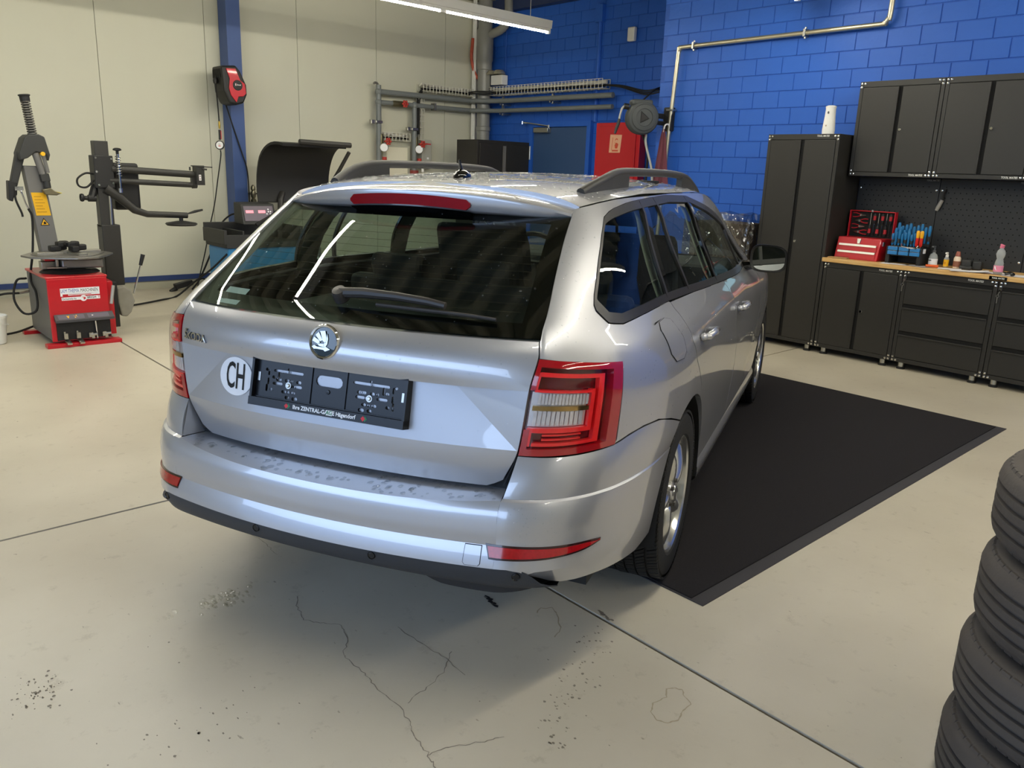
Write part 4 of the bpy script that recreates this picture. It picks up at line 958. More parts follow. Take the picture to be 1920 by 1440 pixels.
pc.build('pillar_lining', HEADLINE, car, smooth=50)
MB().bx(-.60, .60, -.62, .42, .925, .94).build('parcel_cover', mat('parcel_cover', '#2c302e', .8, var=.08), car, smooth=0)
MB().bx(-.56, .56, -.80, -.62, .93, .99).build('tailgate_lining', INTERIOR, car, smooth=0)
def seat(x, y, w, name, z=.48):
    s_ = MB().prism([(.0, .0), (.50, .05), (.50, .18), (.02, .15), (-.12, .62), (-.20, .72), (-.26, .70), (-.20, .45)], -w / 2, w / 2, o=(x, y, z), u=(0, 1, 0), v=(0, 0, 1))
    return s_.build(name, SEATFAB, car, smooth=0, bevel=.035)
for x in (-.37, .37):
    s_ = seat(x, 1.12, .48, 'front_seat'); MB().prism([(-.215, .74), (-.17, .75), (-.17, .90), (-.19, .95), (-.24, .95), (-.25, .88)], -.13, .13, o=(x, 1.12, .48), u=(0, 1, 0), v=(0, 0, 1)).cyl((x - .05, .93, 1.16), (x - .05, .92, 1.24), .007, n=8).cyl((x + .05, .93, 1.16), (x + .05, .92, 1.24), .007, n=8).build('headrest', SEATFAB, s_, smooth=0, bevel=.02)
s_ = seat(0, .36, 1.24, 'rear_bench', .30)
for x in (-.40, 0, .40): MB().prism([(-.21, .70), (-.15, .71), (-.15, .80), (-.17, .83), (-.23, .83), (-.24, .78)], -.12, .12, o=(x, .36, .27), u=(0, 1, 0), v=(0, 0, 1)).build('headrest', SEATFAB, s_, smooth=0, bevel=.02)
MB().prism([(0, 0), (.30, .05), (.62, .16), (.62, .22), (.25, .30), (.05, .26)], -.72, .72, o=(0, 1.85, .70), u=(0, 1, 0), v=(0, 0, 1)).build('dashboard', INTERIOR, car, smooth=0, bevel=.03)
swm = MB().tube([(-.37 + .185 * math.cos(t), 1.70 - .06 * math.sin(t), .93 + .175 * math.sin(t)) for t in [2 * PI * i / 28 for i in range(28)]], .015, 8, closed=True).cyl((-.37, 1.72, .93), (-.37, 1.85, .90), .04, n=14)
for t in (.1, PI - .1, -PI / 2): swm.tube([(-.37, 1.715, .93), (-.37 + .185 * math.cos(t), 1.70 - .06 * math.sin(t), .93 + .175 * math.sin(t))], .014, 6)
swm.build('steering_wheel', BLACK_PLASTIC, car)
MB().box((0, 1.63, 1.30), (.23, .02, .065)).cyl((0, 1.64, 1.32), (0, 1.70, 1.37), .012, n=8).build('interior_mirror', BLACK_PLASTIC, car, bevel=.01)
wsh = MB().grid(lambda a, b: (a * (edge_x(1.62) * (1 - b) + side_x(2.30, 1.0) * .98 * b), 1.62 + .78 * b + .12 * (1 - a * a) * b, (1.40 - .045 * a ** 4) * (1 - b) + .985 * b), rs[::2], [i / 10 for i in range(11)]); wsh.build('windscreen', CLEARGLASS, car, smooth=60)
hd = MB().grid(lambda a, b: (a * (side_x(2.3, .97) * (1 - b) + .66 * b), 2.40 + 1.02 * b - .16 * a * a * b, (.985 - .02 * a * a) * (1 - b) + (.76 - .06 * a * a) * b + .05 * math.sin(PI * b)), rs[::2], [i / 12 for i in range(13)]); hd.build('bonnet', SILVER, car, smooth=50)
fb = MB(); fprof = [(0, .77), (.05, .70), (.085, .60), (.10, .45), (.07, .30), (.0, .22)]
fb.grid(lambda a, k: (a * .84, 3.44 + fprof[int(k)][0] - .42 * abs(a) ** 3.2, fprof[int(k)][1]), rs, range(6)); fb.build('front_bumper', SILVER, car, smooth=50)
MB().grid(lambda a, k: (a * .36, 3.505 + .03 * k - .42 * abs(a * .43) ** 3.2 + .01, .72 - .16 * k), rs[::4], [0, 1]).build('front_grille', GLOSS_BLACK, car, smooth=50)
for sg in (1, -1): MB().sphere((sg * .66, 3.30, .70), .1, 14, 8, (1.5, 1.1, .7)).build('headlight', mat('headlight_glass', '#b9c0c4', .05, .6, coat=1, var=.2), car)
# pale patch set close behind the rear glass at the left
pp = MB().grid(lambda a, b: (lambda p: (p[0], p[1] + .012, p[2]))(rear(a, b)), [-.83, -.78, -.73, -.67], [1.016, 1.03, 1.045, 1.058]); pp.build('pale_patch', PAPER, car, smooth=0)
# --- water drops
WDROP = glass_mat('water_drop', (.90, .92, .93), .03, 1.9)

dr = MB()
def drop(p, n, r, el=(1, 1)):
    n = Vector(n).normalized(); u = n.orthogonal().normalized(); w = n.cross(u); p = Vector(p); k = 6; ph_ = random.random() * 6
    ring = lambda q, h: [p + n * h + u * (r * q * math.cos(2 * PI * i / k + ph_)) * el[0] + w * (r * q * math.sin(2 * PI * i / k + ph_)) * el[1] for i in range(k)]
    vs = ring(1, 0) + ring(.72, r * .38) + [p + n * r * .55]
    dr.add(vs, [(i, (i + 1) % k, k + (i + 1) % k, k + i) for i in range(k)] + [(k + i, k + (i + 1) % k, 2 * k) for i in range(k)])
def fn_norm(fn, a, b):
    e = 2e-3; x = (Vector(fn(a + e, b)) - Vector(fn(a - e, b))).cross(Vector(fn(a, b + e)) - Vector(fn(a, b - e))); return x.normalized()
for q in range(170): a, z = random.uniform(-.95, .95), random.uniform(1.02, 1.31); drop(rear(a, z), fn_norm(rear, a, z), random.uniform(.0016, .0036))
for q in range(120): a, z = random.uniform(-.85, .97), random.uniform(.89, .995); drop(rear(a, z), fn_norm(rear, a, z), random.uniform(.0012, .0026))
for q in range(40): a, b = random.uniform(-1, 1), random.uniform(0, 1); z = .75 + .1 * b; drop(tri_fn(a * .55, z, 0), (0, -1, .1), random.uniform(.001, .0022))
for q in range(1300): a, y = random.uniform(-.97, .97), random.uniform(-.30, 1.4); drop(roof(a, y), fn_norm(roof, a, y), random.uniform(.003, .0075), (random.uniform(.7, 1.5), 1))
for q in range(130):
    a, b = random.uniform(-.97, .97), random.uniform(.08, .95); e = shelf_edge(a); i_ = (lambda q_: np.array((math.copysign(abs(q_[0]), a), q_[1], q_[2])))(shelf_in(abs(a))); drop(e * (1 - b) + i_ * b, (0, -.1, 1), random.uniform(.003, .008), (random.uniform(1, 1.9), random.uniform(.6, 1)))
for q in range(420):
    u, z = random.uniform(1.05, 3.4), random.uniform(.72, 1.34)
    if 1.45 < u and .99 < z < 1.35 and random.random() < .5: continue
    if z < .97 and u < 1.6: continue
    drop(upper(u, z), fn_norm(upper, u, z), random.uniform(.0012, .0028))
for q in range(60): u, z = random.uniform(1.02, 1.35), random.uniform(.59, .70); p = bc_r(u, z) if False else lower(u, min(z, .586)); drop(lower(u, random.uniform(.47, .585)), fn_norm(lower, u, .55), random.uniform(.0012, .0026))
dr_o = dr.build('rain_drops', WDROP, car, smooth=60); dr_o['kind'] = 'stuff'
# ------------------------------------------------------------------ left side of the workshop (world coordinates, re-based on each thing)
def off(p):
    v = Vector((0, 0, 0))
    while p is not None: v += p.location; p = p.parent
    return v
def bw(mb, name, m, parent, smooth=35, bevel=0):
    o = off(parent); mb.v = [(a - o.x, b - o.y, c - o.z) for a, b, c in mb.v]; return mb.build(name, m, parent, smooth, bevel)
def solo(mb, name, m, label, cat, group=None, smooth=35, bevel=0, loc=None):
    V = np.array(mb.v); lo, hi = V.min(0), V.max(0); L = Vector(((lo[0] + hi[0]) / 2, (lo[1] + hi[1]) / 2, lo[2])) if loc is None else Vector(loc)
    mb.v = [(a - L.x, b - L.y, c - L.z) for a, b, c in mb.v]
    return tag(mb.build(name, m, None, smooth, bevel, L), label, cat, group)
YELLOW = mat('warning_yellow', '#e8b21c', .5, var=.05); BLUE_MACH = mat('machine_blue', '#2f7fb8', .4, var=.05)
DIRTY_GREY = mat('worn_rubber_grey', '#8d8a80', .8, var=.25, vscale=12); CAST = mat('cast_steel', '#8c8a86', .38, .75, var=.15, vscale=18)
# --- tyre changer
T = thing('tyre_changer', 'red and grey tyre changing machine with black helper arm by the cream wall', 'machine', (-7.28, 1.68, 0))
bw(MB().bx(-7.62, -6.975, 1.462, 1.468, .05, .53).bx(-7.62, -6.975, 1.468, 1.88, .05, .53), 'cabinet', GREY_PAINT, T, 0)
bw(MB().prism([(-7.63, .53), (-6.965, .53), (-6.965, .515), (-7.63, .515)], 1.452, 1.89, u=(1, 0, 0), v=(0, 0, 1), o=(0, 0, 0)), 'x', RED_PAINT, T) if 0 else None
bw(MB().bx(-7.63, -6.955, 1.452, 1.892, .525, .545), 'cabinet_top', RED_PAINT, T, 0, .006)
frontp = bw(MB().bx(-6.975, -6.955, 1.458, 1.886, .04, .527), 'front_panel', RED_PAINT, T, 0, .004)
bw(MB().prism([(-7.5, .05), (-7.02, .05), (-6.99, .49), (-7.5, .50)], 1.886, 1.945, o=(0, 0, 0), u=(1, 0, 0), v=(0, 0, 1)), 'side_wing', RED_PAINT, T, 0, .004) if 0 else None
wg = MB(); wg.add([(x, y, z) for y in (1.888, 1.945) for x, z in ((-7.4, .05), (-7.02, .05), (-7.02, .48), (-7.4, .50))], [(0, 1, 2, 3), (7, 6, 5, 4), (0, 4, 5, 1), (1, 5, 6, 2), (2, 6, 7, 3), (3, 7, 4, 0)]); bw(wg, 'side_wing', RED_PAINT, T, 0, .004)
bw(MB().bx(-7.4, -7.04, 1.946, 1.985, .10, .47), 'breaker_plate', BLACK_PLASTIC, T, 0, .004)
for a, b, c, e in ((-6.99, -6.90, 1.408, 1.948), (-7.66, -7.58, 1.385, 1.96)): bw(MB().bx(a, b, c, e, .0, .03), 'base_foot', RED_PAINT, T, 0, .004)
pan = bw(MB().bx(-6.955, -6.942, 1.492, 1.882, .05, .225), 'pedal_panel', BLACK_PLASTIC, T, 0, .002)
vis = MB(); vis.add([(x, y, z) for y in (1.482, 1.905) for x, z in ((-6.955, .252), (-6.895, .214), (-6.895, .196), (-6.955, .205))], [(3, 2, 1, 0), (4, 5, 6, 7), (0, 1, 5, 4), (1, 2, 6, 5), (2, 3, 7, 6), (3, 0, 4, 7)])
vz_ = bw(vis, 'pedal_visor', mat('visor_grey', '#48474a', .45, var=.04), T, 0)
vl = MB(); vf = lambda y, t, h=.0012: (-6.953 + .056 * t + h * .5, y, .2508 - .0355 * t + h)
for i, (a, b) in enumerate(((1.505, 1.69), (1.715, 1.87))): vl.m(0).add([vf(a, .15), vf(a, .88), vf(b, .88), vf(b, .15)], [(0, 1, 2, 3)])
vl.m(1)
for y, s_ in ((1.575, 1), (1.575, -1)): vl.add([vf(y - .010 * s_, .3 + .0, .002), vf(y - .003 * s_, .3, .002), vf(y + .004 * s_, .72, .002), vf(y - .003 * s_, .72, .002)], [(0, 1, 2, 3)] if s_ > 0 else [(3, 2, 1, 0)])
for k in range(4): a = k * PI / 2 + .5; y, t = 1.63 + .016 * math.cos(a), .5 + .26 * math.sin(a); vl.add([vf(1.63 + .006 * math.cos(a) - .003, .5 + .1 * math.sin(a) - .05, .002), vf(1.63 + .006 * math.cos(a) + .003, .5 + .1 * math.sin(a) + .05, .002), vf(y + .003, t + .05, .002), vf(y - .003, t - .05, .002)], [(0, 1, 2, 3)])
vl.m(2).add([vf(1.745, .4, .002), vf(1.745, .6, .002), vf(1.758, .5, .002)], [(0, 1, 2)])
bw(vl, 'pedal_symbols', [mat('label_lilac', '#5f5c68', .5, var=.03), YELLOW, WHITE_PLASTIC], vz_, 0)
for k, y in enumerate((1.555, 1.645, 1.745, 1.845)):
    pd = MB()
    if k < 2: pd.box((-6.925, y - .01, .085), (.03, .028, .045)).box((-6.895, y, .04), (.075, .034, .012), rotm('Y', 12)).box((-6.925, y - .016, .105), (.01, .012, .03))
    else: pd.box((-6.925, y - .02, .08), (.03, .03, .035)).cyl((-6.915, y - .02, .082), (-6.90, y + .025, .086), .011, n=8).box((-6.92, y - .005, .07), (.012, .02, .04))
    bw(pd, 'pedal', STEEL, T, 30)
bw(MB().tube([(-6.935, 1.775, .045), (-6.915, 1.765, .19)], .006, 8), 'crank_bar', CHROME, T)
bw(MB().tube([(-6.95, 1.903, .31), (-6.952, 1.93, .455)], .013, 8), 'tyre_lever', mat('lever_grey', '#b5b3aa', .4, .5), T)
# sticker with the machine lettering (front panel, facing +x)
SF = frame_fn((-6.9545, 1.684, .395), (0, 1, 0), (0, 0, 1))
def dec(mb, s_, size, y, z, d, **kw): t_ = text_mesh(s_, size, **kw); mb.add([(-6.9545 + d, 1.684 + y + v.co.x, .395 + z + v.co.y + .028 * v.co.x * 0) for v in t_.vertices], [tuple(p.vertices) for p in t_.polygons])
sk = MB(); rect2 = lambda y0, y1, z0, z1, d: sk.add([(-6.9545 + d, 1.684 + a, .395 + b) for a, b in ((y0, z0), (y1, z0), (y1, z1), (y0, z1))], [(0, 1, 2, 3)])
sk.m(0); rect2(-.140, .142, .012, .058, .0005); rect2(-.140, -.125, -.004, .012, .0005); rect2(-.085, .142, .0, .014, .0005); rect2(-.134, .0, -.036, -.012, .0005); rect2(.045, .142, -.036, -.010, .0005)
sk.add([(-6.954, 1.684 + .022 + .024 * math.cos(t), .395 - .025 + .024 * math.sin(t)) for t in [2 * PI * i / 20 for i in range(20)]], [tuple(range(20))])
sk.m(1); dec(sk, 'LKM THEMA', .040, -.137, .036, .0012, align='LEFT', sx=.60); sk.m(2); dec(sk, 'MASCHINEN', .038, .003, .036, .0012, align='LEFT', sx=.60); dec(sk, 'Exclusively by', .022, -.130, -.024, .0012, align='LEFT', sx=.82); dec(sk, 'BRIGH', .024, .048, -.023, .0012, bold=.02, align='LEFT', sx=.95)
sk.m(3); dec(sk, 'T', .024, .126, -.023, .0012, bold=.02, align='LEFT', sx=.95); rect2(-.08, .08, .004, .008, .0012)
sk.add([(-6.953, 1.684 + .022 + a, .395 - .025 + b) for a, b in ((-.014, .010), (.012, .008), (.016, -.004), (.004, -.013), (-.004, -.006), (.004, .0))], [(0, 1, 2, 3, 4, 5)])
bw(sk, 'machine_sticker', [WHITE_VINYL, mat('print_blue', '#3f5fb0', .4, var=.02), INK, mat('print_signal_red', '#c8202c', .4, var=.02)], frontp, 0)
# turntable
tt = MB(); n = 8; R1 = .34
star = [((R1 if i % 2 == 0 else R1 * .80) * math.cos(2 * PI * i / 16 + .2), (R1 if i % 2 == 0 else R1 * .80) * math.sin(2 * PI * i / 16 + .2)) for i in range(16)]
star = []
for k in range(4):
    for a, r in ((-38, .30), (-14, .335), (14, .335), (38, .30)): star.append((r * math.cos(math.radians(90 * k + a + 12)), r * math.sin(math.radians(90 * k + a + 12))))
tt.prism(star, .672, .686, o=(-7.26, 1.70, 0)).prism([(x * .8, y * .8) for x, y in star], .686, .692, o=(-7.26, 1.70, 0))
tab = bw(tt, 'turntable', CAST, T, 0, .004)
for k in range(4):
    a = math.radians(90 * k + 12); c, s_ = math.cos(a), math.sin(a); R_ = Matrix.Rotation(a, 3, 'Z'); j = MB()
    j.box((-7.26 + .15 * c, 1.70 + .15 * s_, .70), (.20, .07, .022), R_); bw(j, 'jaw_slide', STEEL, tab, 0, .004)
    j = MB(); j.box((-7.26 + .10 * c, 1.70 + .10 * s_, .735), (.085, .055, .045), R_).box((-7.26 + .06 * c, 1.70 + .06 * s_, .765), (.05, .065, .04), R_); bw(j, 'clamping_jaw', BLACK_PLASTIC, tab, 0, .01)
cy = MB().box((-7.20, 1.78, .615), (.09, .30, .075), rotm('Z', -6)); bw(cy, 'clamp_cylinder', CAST, T, 0, .012)
bw(MB().box((-7.30, 1.56, .60), (.10, .12, .06)).box((-7.20, 1.60, .63), (.02, .02, .08)).box((-7.20, 1.68, .63), (.02, .02, .08)).cyl((-7.17, 1.52, .59), (-7.17, 1.66, .585), .009, n=8), 'clamp_linkage', STEEL, T, 30, .004)
bw(MB().box((-7.24, 1.55, .655), (.08, .07, .03)), 'red_block', RED_PAINT, T, 0, .003)
bw(MB().cyl((-7.26, 1.70, .545), (-7.26, 1.70, .672), .075, n=20).lathe([(.22, .545), (.20, .56), (.08, .575)], 24, (-7.26, 1.70, 0)), 'turntable_hub', BLACK_PLASTIC, T)
# tilting column with head
def lean(z): return 1.627 - .094 * (z - .69)
co = MB(); co.add([(x, lean(z) + y, z) for z in (.52, 1.36) for x, y in ((-7.60, -.066), (-7.48, -.066), (-7.48, .066), (-7.60, .066))], [(3, 2, 1, 0), (4, 5, 6, 7), (0, 1, 5, 4), (1, 2, 6, 5), (2, 3, 7, 6), (3, 0, 4, 7)])
col = bw(co, 'tilt_column', GREY_PAINT, T, 0, .006)
CFn = lambda y, z, d: (-7.478 + d, lean(z) + y, z)
yl = MB().add([CFn(a, b, .0) for a, b in ((-.05, .975), (.055, .975), (.05, 1.155), (-.055, 1.155))], [(0, 1, 2, 3)])
yl.m(1)
for k in range(6): z = 1.0 + .024 * k; yl.add([CFn(a, b, .0008) for a, b in ((-.04, z), (.03 - .01 * (k % 3), z), (.03 - .01 * (k % 3), z + .006), (-.04, z + .006))], [(0, 1, 2, 3)])
bw(yl, 'warning_label', [YELLOW, mat('label_brown', '#b98516', .6)], col, 0)
tr = MB().add([CFn(a, b, .0) for a, b in ((-.034, .90), (.030, .90), (-.004, .955))], [(0, 1, 2)]); tr.m(1).add([CFn(a, b, .0006) for a, b in ((-.036, .897), (.032, .897), (-.004, .959))], [(0, 1, 2)])
tr = MB().m(1).add([CFn(a, b, .0) for a, b in ((-.036, .897), (.032, .897), (-.004, .958))], [(0, 1, 2)]); tr.m(0).add([CFn(a, b, .0008) for a, b in ((-.028, .902), (.024, .902), (-.004, .946))], [(0, 1, 2)]); tr.m(1).add([CFn(a, b, .0014) for a, b in ((-.012, .907), (.008, .907), (.010, .917), (-.002, .930), (-.010, .92))], [(0, 1, 2, 3, 4)])
bw(tr, 'warning_triangle', [YELLOW, INK], col, 0)
hd_ = MB()
def yz_prism(mb, poly, x0, x1): mb.prism([(a, b) for a, b in poly], 0, x1 - x0, o=(x0, 0, 0), u=(0, 1, 0), v=(0, 0, 1)); return mb
yz_prism(hd_, [(1.468, 1.455), (1.515, 1.572), (1.545, 1.598), (1.615, 1.603), (1.655, 1.585), (1.683, 1.45), (1.668, 1.40), (1.655, 1.452), (1.585, 1.468), (1.525, 1.42), (1.47, 1.40)], -7.63, -7.42)
hood_ = bw(hd_, 'head_cover', DARK_PLASTIC, T, 0, .008)
bw(yz_prism(MB(), [(1.468, 1.47), (1.52, 1.43), (1.445, 1.20), (1.40, 1.215)], -7.58, -7.50), 'head_arm', DARK_PLASTIC, T, 0, .006)
bw(yz_prism(MB(), [(1.385, 1.245), (1.445, 1.235), (1.435, 1.13), (1.415, 1.125), (1.40, 1.08), (1.375, 1.10)], -7.59, -7.49), 'hand_grip', BLACK_PLASTIC, T, 0, .008)
bw(MB().cyl((-7.40, 1.628, 1.455), (-7.44, 1.628, 1.455), .016, n=12), 'lock_button', YELLOW, hood_)
ax = Vector((0, -.10, 1)).normalized(); s0 = Vector((-7.53, 1.597, 1.59)); hel = []
for i in range(15 * 12 + 1): t = i / 12 * 2 * PI; hel.append(s0 + ax * (.275 * i / 180) + Vector((.030 * math.cos(t), .030 * math.sin(t), 0)))
bw(MB().tube(hel, .0065, 6), 'spring', mat('spring_dark', '#5b5a56', .45, .3, var=.1), T, 50)
bw(MB().cyl(s0, s0 + ax * .28, .020, n=14), 'spring_rod', BLACK_PLASTIC, T)
bw(MB().lathe([(.034, .255), (.036, .275), (.036, .295), (.043, .300), (.043, .308), (.030, .312), (.0001, .312)], 20, s0, ax), 'spring_cap', BLACK_PLASTIC, T)
bw(MB().tube([(-7.45, 1.585, 1.46), (-7.45, 1.622, 1.30)], [.028, .026], 12).tube([(-7.43, 1.632, 1.46), (-7.43, 1.655, 1.31)], .014, 10), 'tool_shaft', GREY_PAINT, T)
bw(MB().box((-7.45, 1.632, 1.272), (.05, .065, .06), rotm('X', 8)).cyl((-7.45, 1.64, 1.25), (-7.45, 1.645, 1.19), .027, n=14), 'tool_clamp', DARK_PLASTIC, T, 30, .005)
bw(MB().add([(x, y, z) for x in (-7.47, -7.42) for y, z in ((1.60, 1.18), (1.66, 1.195), (1.69, 1.17), (1.735, 1.152), (1.70, 1.135), (1.62, 1.14))], [(0, 1, 2, 3, 4, 5), (11, 10, 9, 8, 7, 6)] + [(i, 6 + i, 6 + (i + 1) % 6, (i + 1) % 6) for i in range(6)]), 'mount_head', mat('mount_head_bronze', '#6e6854', .4, .6, var=.15), T, 30, .006)
bw(MB().add([(x, y, z) for x in (-7.468, -7.424) for y, z in ((1.69, 1.170), (1.745, 1.155), (1.70, 1.138))], [(0, 1, 2), (5, 4, 3), (0, 3, 4, 1), (1, 4, 5, 2), (2, 5, 3, 0)]), 'head_insert', mat('insert_yellow', '#c9b83c', .5), T, 0, .004)
# air gun and hose on the column
bw(MB().tube(smooth_path([(-7.50, 1.43, 1.19), (-7.49, 1.46, 1.17), (-7.49, 1.485, 1.07), (-7.49, 1.50, 1.03)]), .007, 8).box((-7.49, 1.45, 1.185), (.03, .06, .03)), 'air_gun', CHROME, T)
bw(MB().tube(smooth_path([(-7.49, 1.425, 1.18), (-7.49, 1.42, 1.10), (-7.49, 1.45, 1.0), (-7.49, 1.455, .965)]), .008, 8).tube(smooth_path([(-7.49, 1.50, 1.03), (-7.50, 1.522, .95), (-7.50, 1.50, .70), (-7.45, 1.452, .48), (-7.30, 1.45, .38), (-7.2, 1.42, .26), (-7.25, 1.34, .235), (-7.4, 1.31, .33), (-7.5, 1.36, .46), (-7.55, 1.44, .47)]), .009, 8), 'air_hose', RUBBER, T, 50)
bw(MB().cyl((-7.5, 1.445, .37), (-7.5, 1.37, .36), .010, n=10), 'hose_coupling', CHROME, T)
bw(MB().tube(smooth_path([(-7.5, 1.37, .36), (-7.55, 1.25, .35), (-7.6, 1.1, .28), (-7.7, .85, .08), (-7.8, .6, .012)]), .009, 8).tube(smooth_path([(-7.62, 1.47, .06), (-7.62, 1.3, .015), (-7.6, 1.0, .012), (-7.6, .6, .012)]), .009, 8), 'supply_hose', RUBBER, T, 50)
# helper arm
bw(MB().bx(-7.53, -7.39, 2.005, 2.15, .39, .90).bx(-7.6, -7.4, 1.86, 2.02, .30, .36), 'helper_post', BLACK_STEEL, T, 0, .006)
bw(MB().bx(-7.50, -7.40, 2.005, 2.112, .88, 1.575), 'slide_rail', BLACK_STEEL, T, 0, .004)
bw(MB().cyl((-7.395, 2.085, .90), (-7.395, 2.09, 1.20), .011, n=10), 'piston_rod', CHROME, T)
bw(MB().bx(-7.52, -7.38, 1.985, 2.135, 1.20, 1.46), 'carriage', BLACK_PLASTIC, T, 0, .006)
for y, z in ((2.0, 1.44), (2.12, 1.435), (2.0, 1.33), (2.01, 1.225), (2.12, 1.24)): bw(MB().cyl((-7.382, y, z), (-7.372, y, z), .009, n=8), 'bolt', CHROME, T)
bw(MB().bx(-7.62, -7.50, 2.16, 2.37, 1.015, 1.405), 'cylinder_box', BLACK_PLASTIC, T, 0, .02)
bw(MB().tube([(-7.40, 2.12, 1.355), (-7.40, 2.80, 1.325)], .030, 12).cyl((-7.40, 2.77, 1.36), (-7.40, 2.77, 1.39), .008, n=8), 'upper_arm', BLACK_STEEL, T)
bw(MB().bx(-7.42, -7.38, 2.775, 2.805, 1.24, 1.33).tube([(-7.40, 2.10, 1.262), (-7.40, 2.80, 1.235)], .024, 12).lathe([(.0001, .03), (.028, .02), (.030, -.02), (.0001, -.03)], 14, (-7.40, 2.80, 1.235), (0, 1, 0)), 'lower_arm', BLACK_STEEL, T)
bw(MB().tube([(-7.40, 2.06, 1.20), (-7.40, 2.17, 1.12), (-7.40, 2.28, 1.02), (-7.40, 2.38, .985), (-7.40, 2.72, .972)], [.042, .038, .032, .028, .026], 12), 'press_arm', BLACK_STEEL, T)
bw(MB().tube([(-7.40, 2.72, .985), (-7.40, 2.79, 1.005), (-7.40, 2.86, 1.02)], [.006, .012, .009], 8), 'press_handle', BLACK_PLASTIC, T)
bw(MB().lathe([(.0001, .012), (.04, .010), (.125, -.006), (.135, -.016), (.12, -.030), (.0001, -.034)], 30, (-7.40, 2.665, .915)).cyl((-7.40, 2.665, .92), (-7.40, 2.665, .965), .017, n=12), 'press_disc', BLACK_PLASTIC, T)
bw(MB().tube([(-7.45, 2.0, 1.22), (-7.43, 1.96, 1.12)], .03, 10).cyl((-7.43, 1.93, 1.115), (-7.43, 1.99, 1.115), .028, n=16).lathe([(.03, -.012), (.034, 0), (.03, .012)], 12, (-7.43, 1.885, 1.12), (0, 1, 0)).cyl((-7.43, 1.88, 1.12), (-7.43, 1.93, 1.115), .018, n=12), 'roller', BLACK_PLASTIC, T)
bw(MB().tube(smooth_path([(-7.42, 1.99, 1.31), (-7.4, 1.92, 1.315), (-7.39, 1.855, 1.27), (-7.39, 1.86, 1.215), (-7.4, 1.92, 1.205), (-7.42, 1.985, 1.26)]), .008, 8), 'cable_loop', RUBBER, T, 50)
bw(MB().tube([(-7.37, 2.172, 1.18), (-7.37, 2.170, 1.50)], .011, 8).cyl((-7.37, 2.172, 1.165), (-7.37, 2.172, 1.20), .017, n=12), 'screw_rod', CHROME, T)
hel = [Vector((-7.37 + .019 * math.cos(i * PI / 5), 2.171 + .019 * math.sin(i * PI / 5), 1.30 + .16 * i / 80)) for i in range(81)]
bw(MB().tube(hel, .004, 5), 'screw_spring', STEEL, T, 50)
bw(MB().lathe([(.0001, .02), (.022, .018), (.034, .010), (.034, 0), (.012, -.006), (.012, -.03)], 8, (-7.37, 2.17, 1.505)), 'star_knob', BLACK_PLASTIC, T, 30)
bk = MB().bx(-7.42, -7.405, 2.80, 2.90, 1.235, 1.405).bx(-7.42, -7.33, 2.80, 2.805, 1.24, 1.40).tube([(-7.40, 2.78, 1.40), (-7.40, 2.97, 1.392)], .005, 6).tube([(-7.40, 2.88, 1.375), (-7.40, 2.92, 1.372)], .008, 6)
bkt = bw(bk, 'tool_bracket', BLACK_STEEL, T, 30)
dl = MB().bx(-7.405, -7.4035, 2.848, 2.868, 1.275, 1.325); dl.m(1)
for z in (1.288, 1.312): dl.lathe([(.003, 0), (.006, 0)], 12, (-7.4025, 2.858, z), (1, 0, 0))
bw(dl, 'arm_label', [WHITE_VINYL, mat('print_magenta', '#6a2f4a', .5)], bkt, 0)
# bead breaker
pad = [(2.02, .40), (2.075, .415), (2.13, .375), (2.155, .28), (2.12, .19), (2.085, .155), (2.04, .16), (2.02, .28)]
bw(yz_prism(MB(), pad, -7.24, -7.17), 'breaker_pad', DIRTY_GREY, T, 0, .012)
bw(MB().tube([(-7.20, 2.155, .34), (-7.20, 2.232, .585)], .0075, 8), 'breaker_lever', CHROME, T)
bw(MB().tube([(-7.20, 2.228, .575), (-7.20, 2.255, .665)], [.014, .018], 10), 'lever_grip', BLACK_PLASTIC, T)
bw(MB().bx(-7.5, -7.22, 2.02, 2.06, .24, .30), 'breaker_arm', BLACK_STEEL, T, 0)
# bucket
b = MB().lathe([(.0001, .004), (.088, .004), (.108, .205), (.113, .205), (.113, .222), (.107, .222), (.104, .205), (.086, .012), (.0001, .012)], 28, (-7.34, 1.125, 0)); b.tube([(-7.34 + .116 * math.cos(t), 1.125 + .116 * math.sin(t), .19 - .05 * math.sin(t)) for t in [-.2 + (PI + .4) * i / 12 for i in range(13)]], .003, 5)
solo(b, 'bucket', WHITE_PLASTIC, 'white plastic bucket beside the tyre machine, cut by the left edge', 'bucket')
# --- steel column with air hose reel
cm3 = MB().bx(-9.68, -9.66, 4.05, 4.21, 0, ZC).bx(-9.48, -9.46, 4.05, 4.21, 0, ZC).bx(-9.66, -9.48, 4.05, 4.065, 0, ZC)
tag(cm3.build('pillar_1', mat('pillar_blue', '#41598f', .5, var=.06, vscale=3), smooth=0), 'blue steel column standing before the cream wall', 'column', kind='structure')
R_ = thing('air_hose_reel', 'black and red air hose reel hung high on the blue steel column', 'hose reel', (-9.28, 4.0, 2.07))
rp = [(3.845, 2.46), (4.01, 2.475), (4.06, 2.42), (4.125, 2.28), (4.128, 2.18), (4.085, 2.085), (4.0, 2.06), (3.92, 2.075), (3.865, 2.20)]
bw(yz_prism(MB(), rp, -9.44, -9.17), 'reel_case', BLACK_PLASTIC, R_, 0, .02)
red = [(3.89, 2.435), (4.0, 2.440), (4.05, 2.32), (4.10, 2.29), (4.112, 2.19), (4.075, 2.155), (4.02, 2.15), (3.995, 2.085), (3.935, 2.16), (3.915, 2.23), (3.93, 2.33)]
rc = bw(yz_prism(MB(), red, -9.17, -9.158), 'side_cover', RED_PAINT, R_, 0, .004)
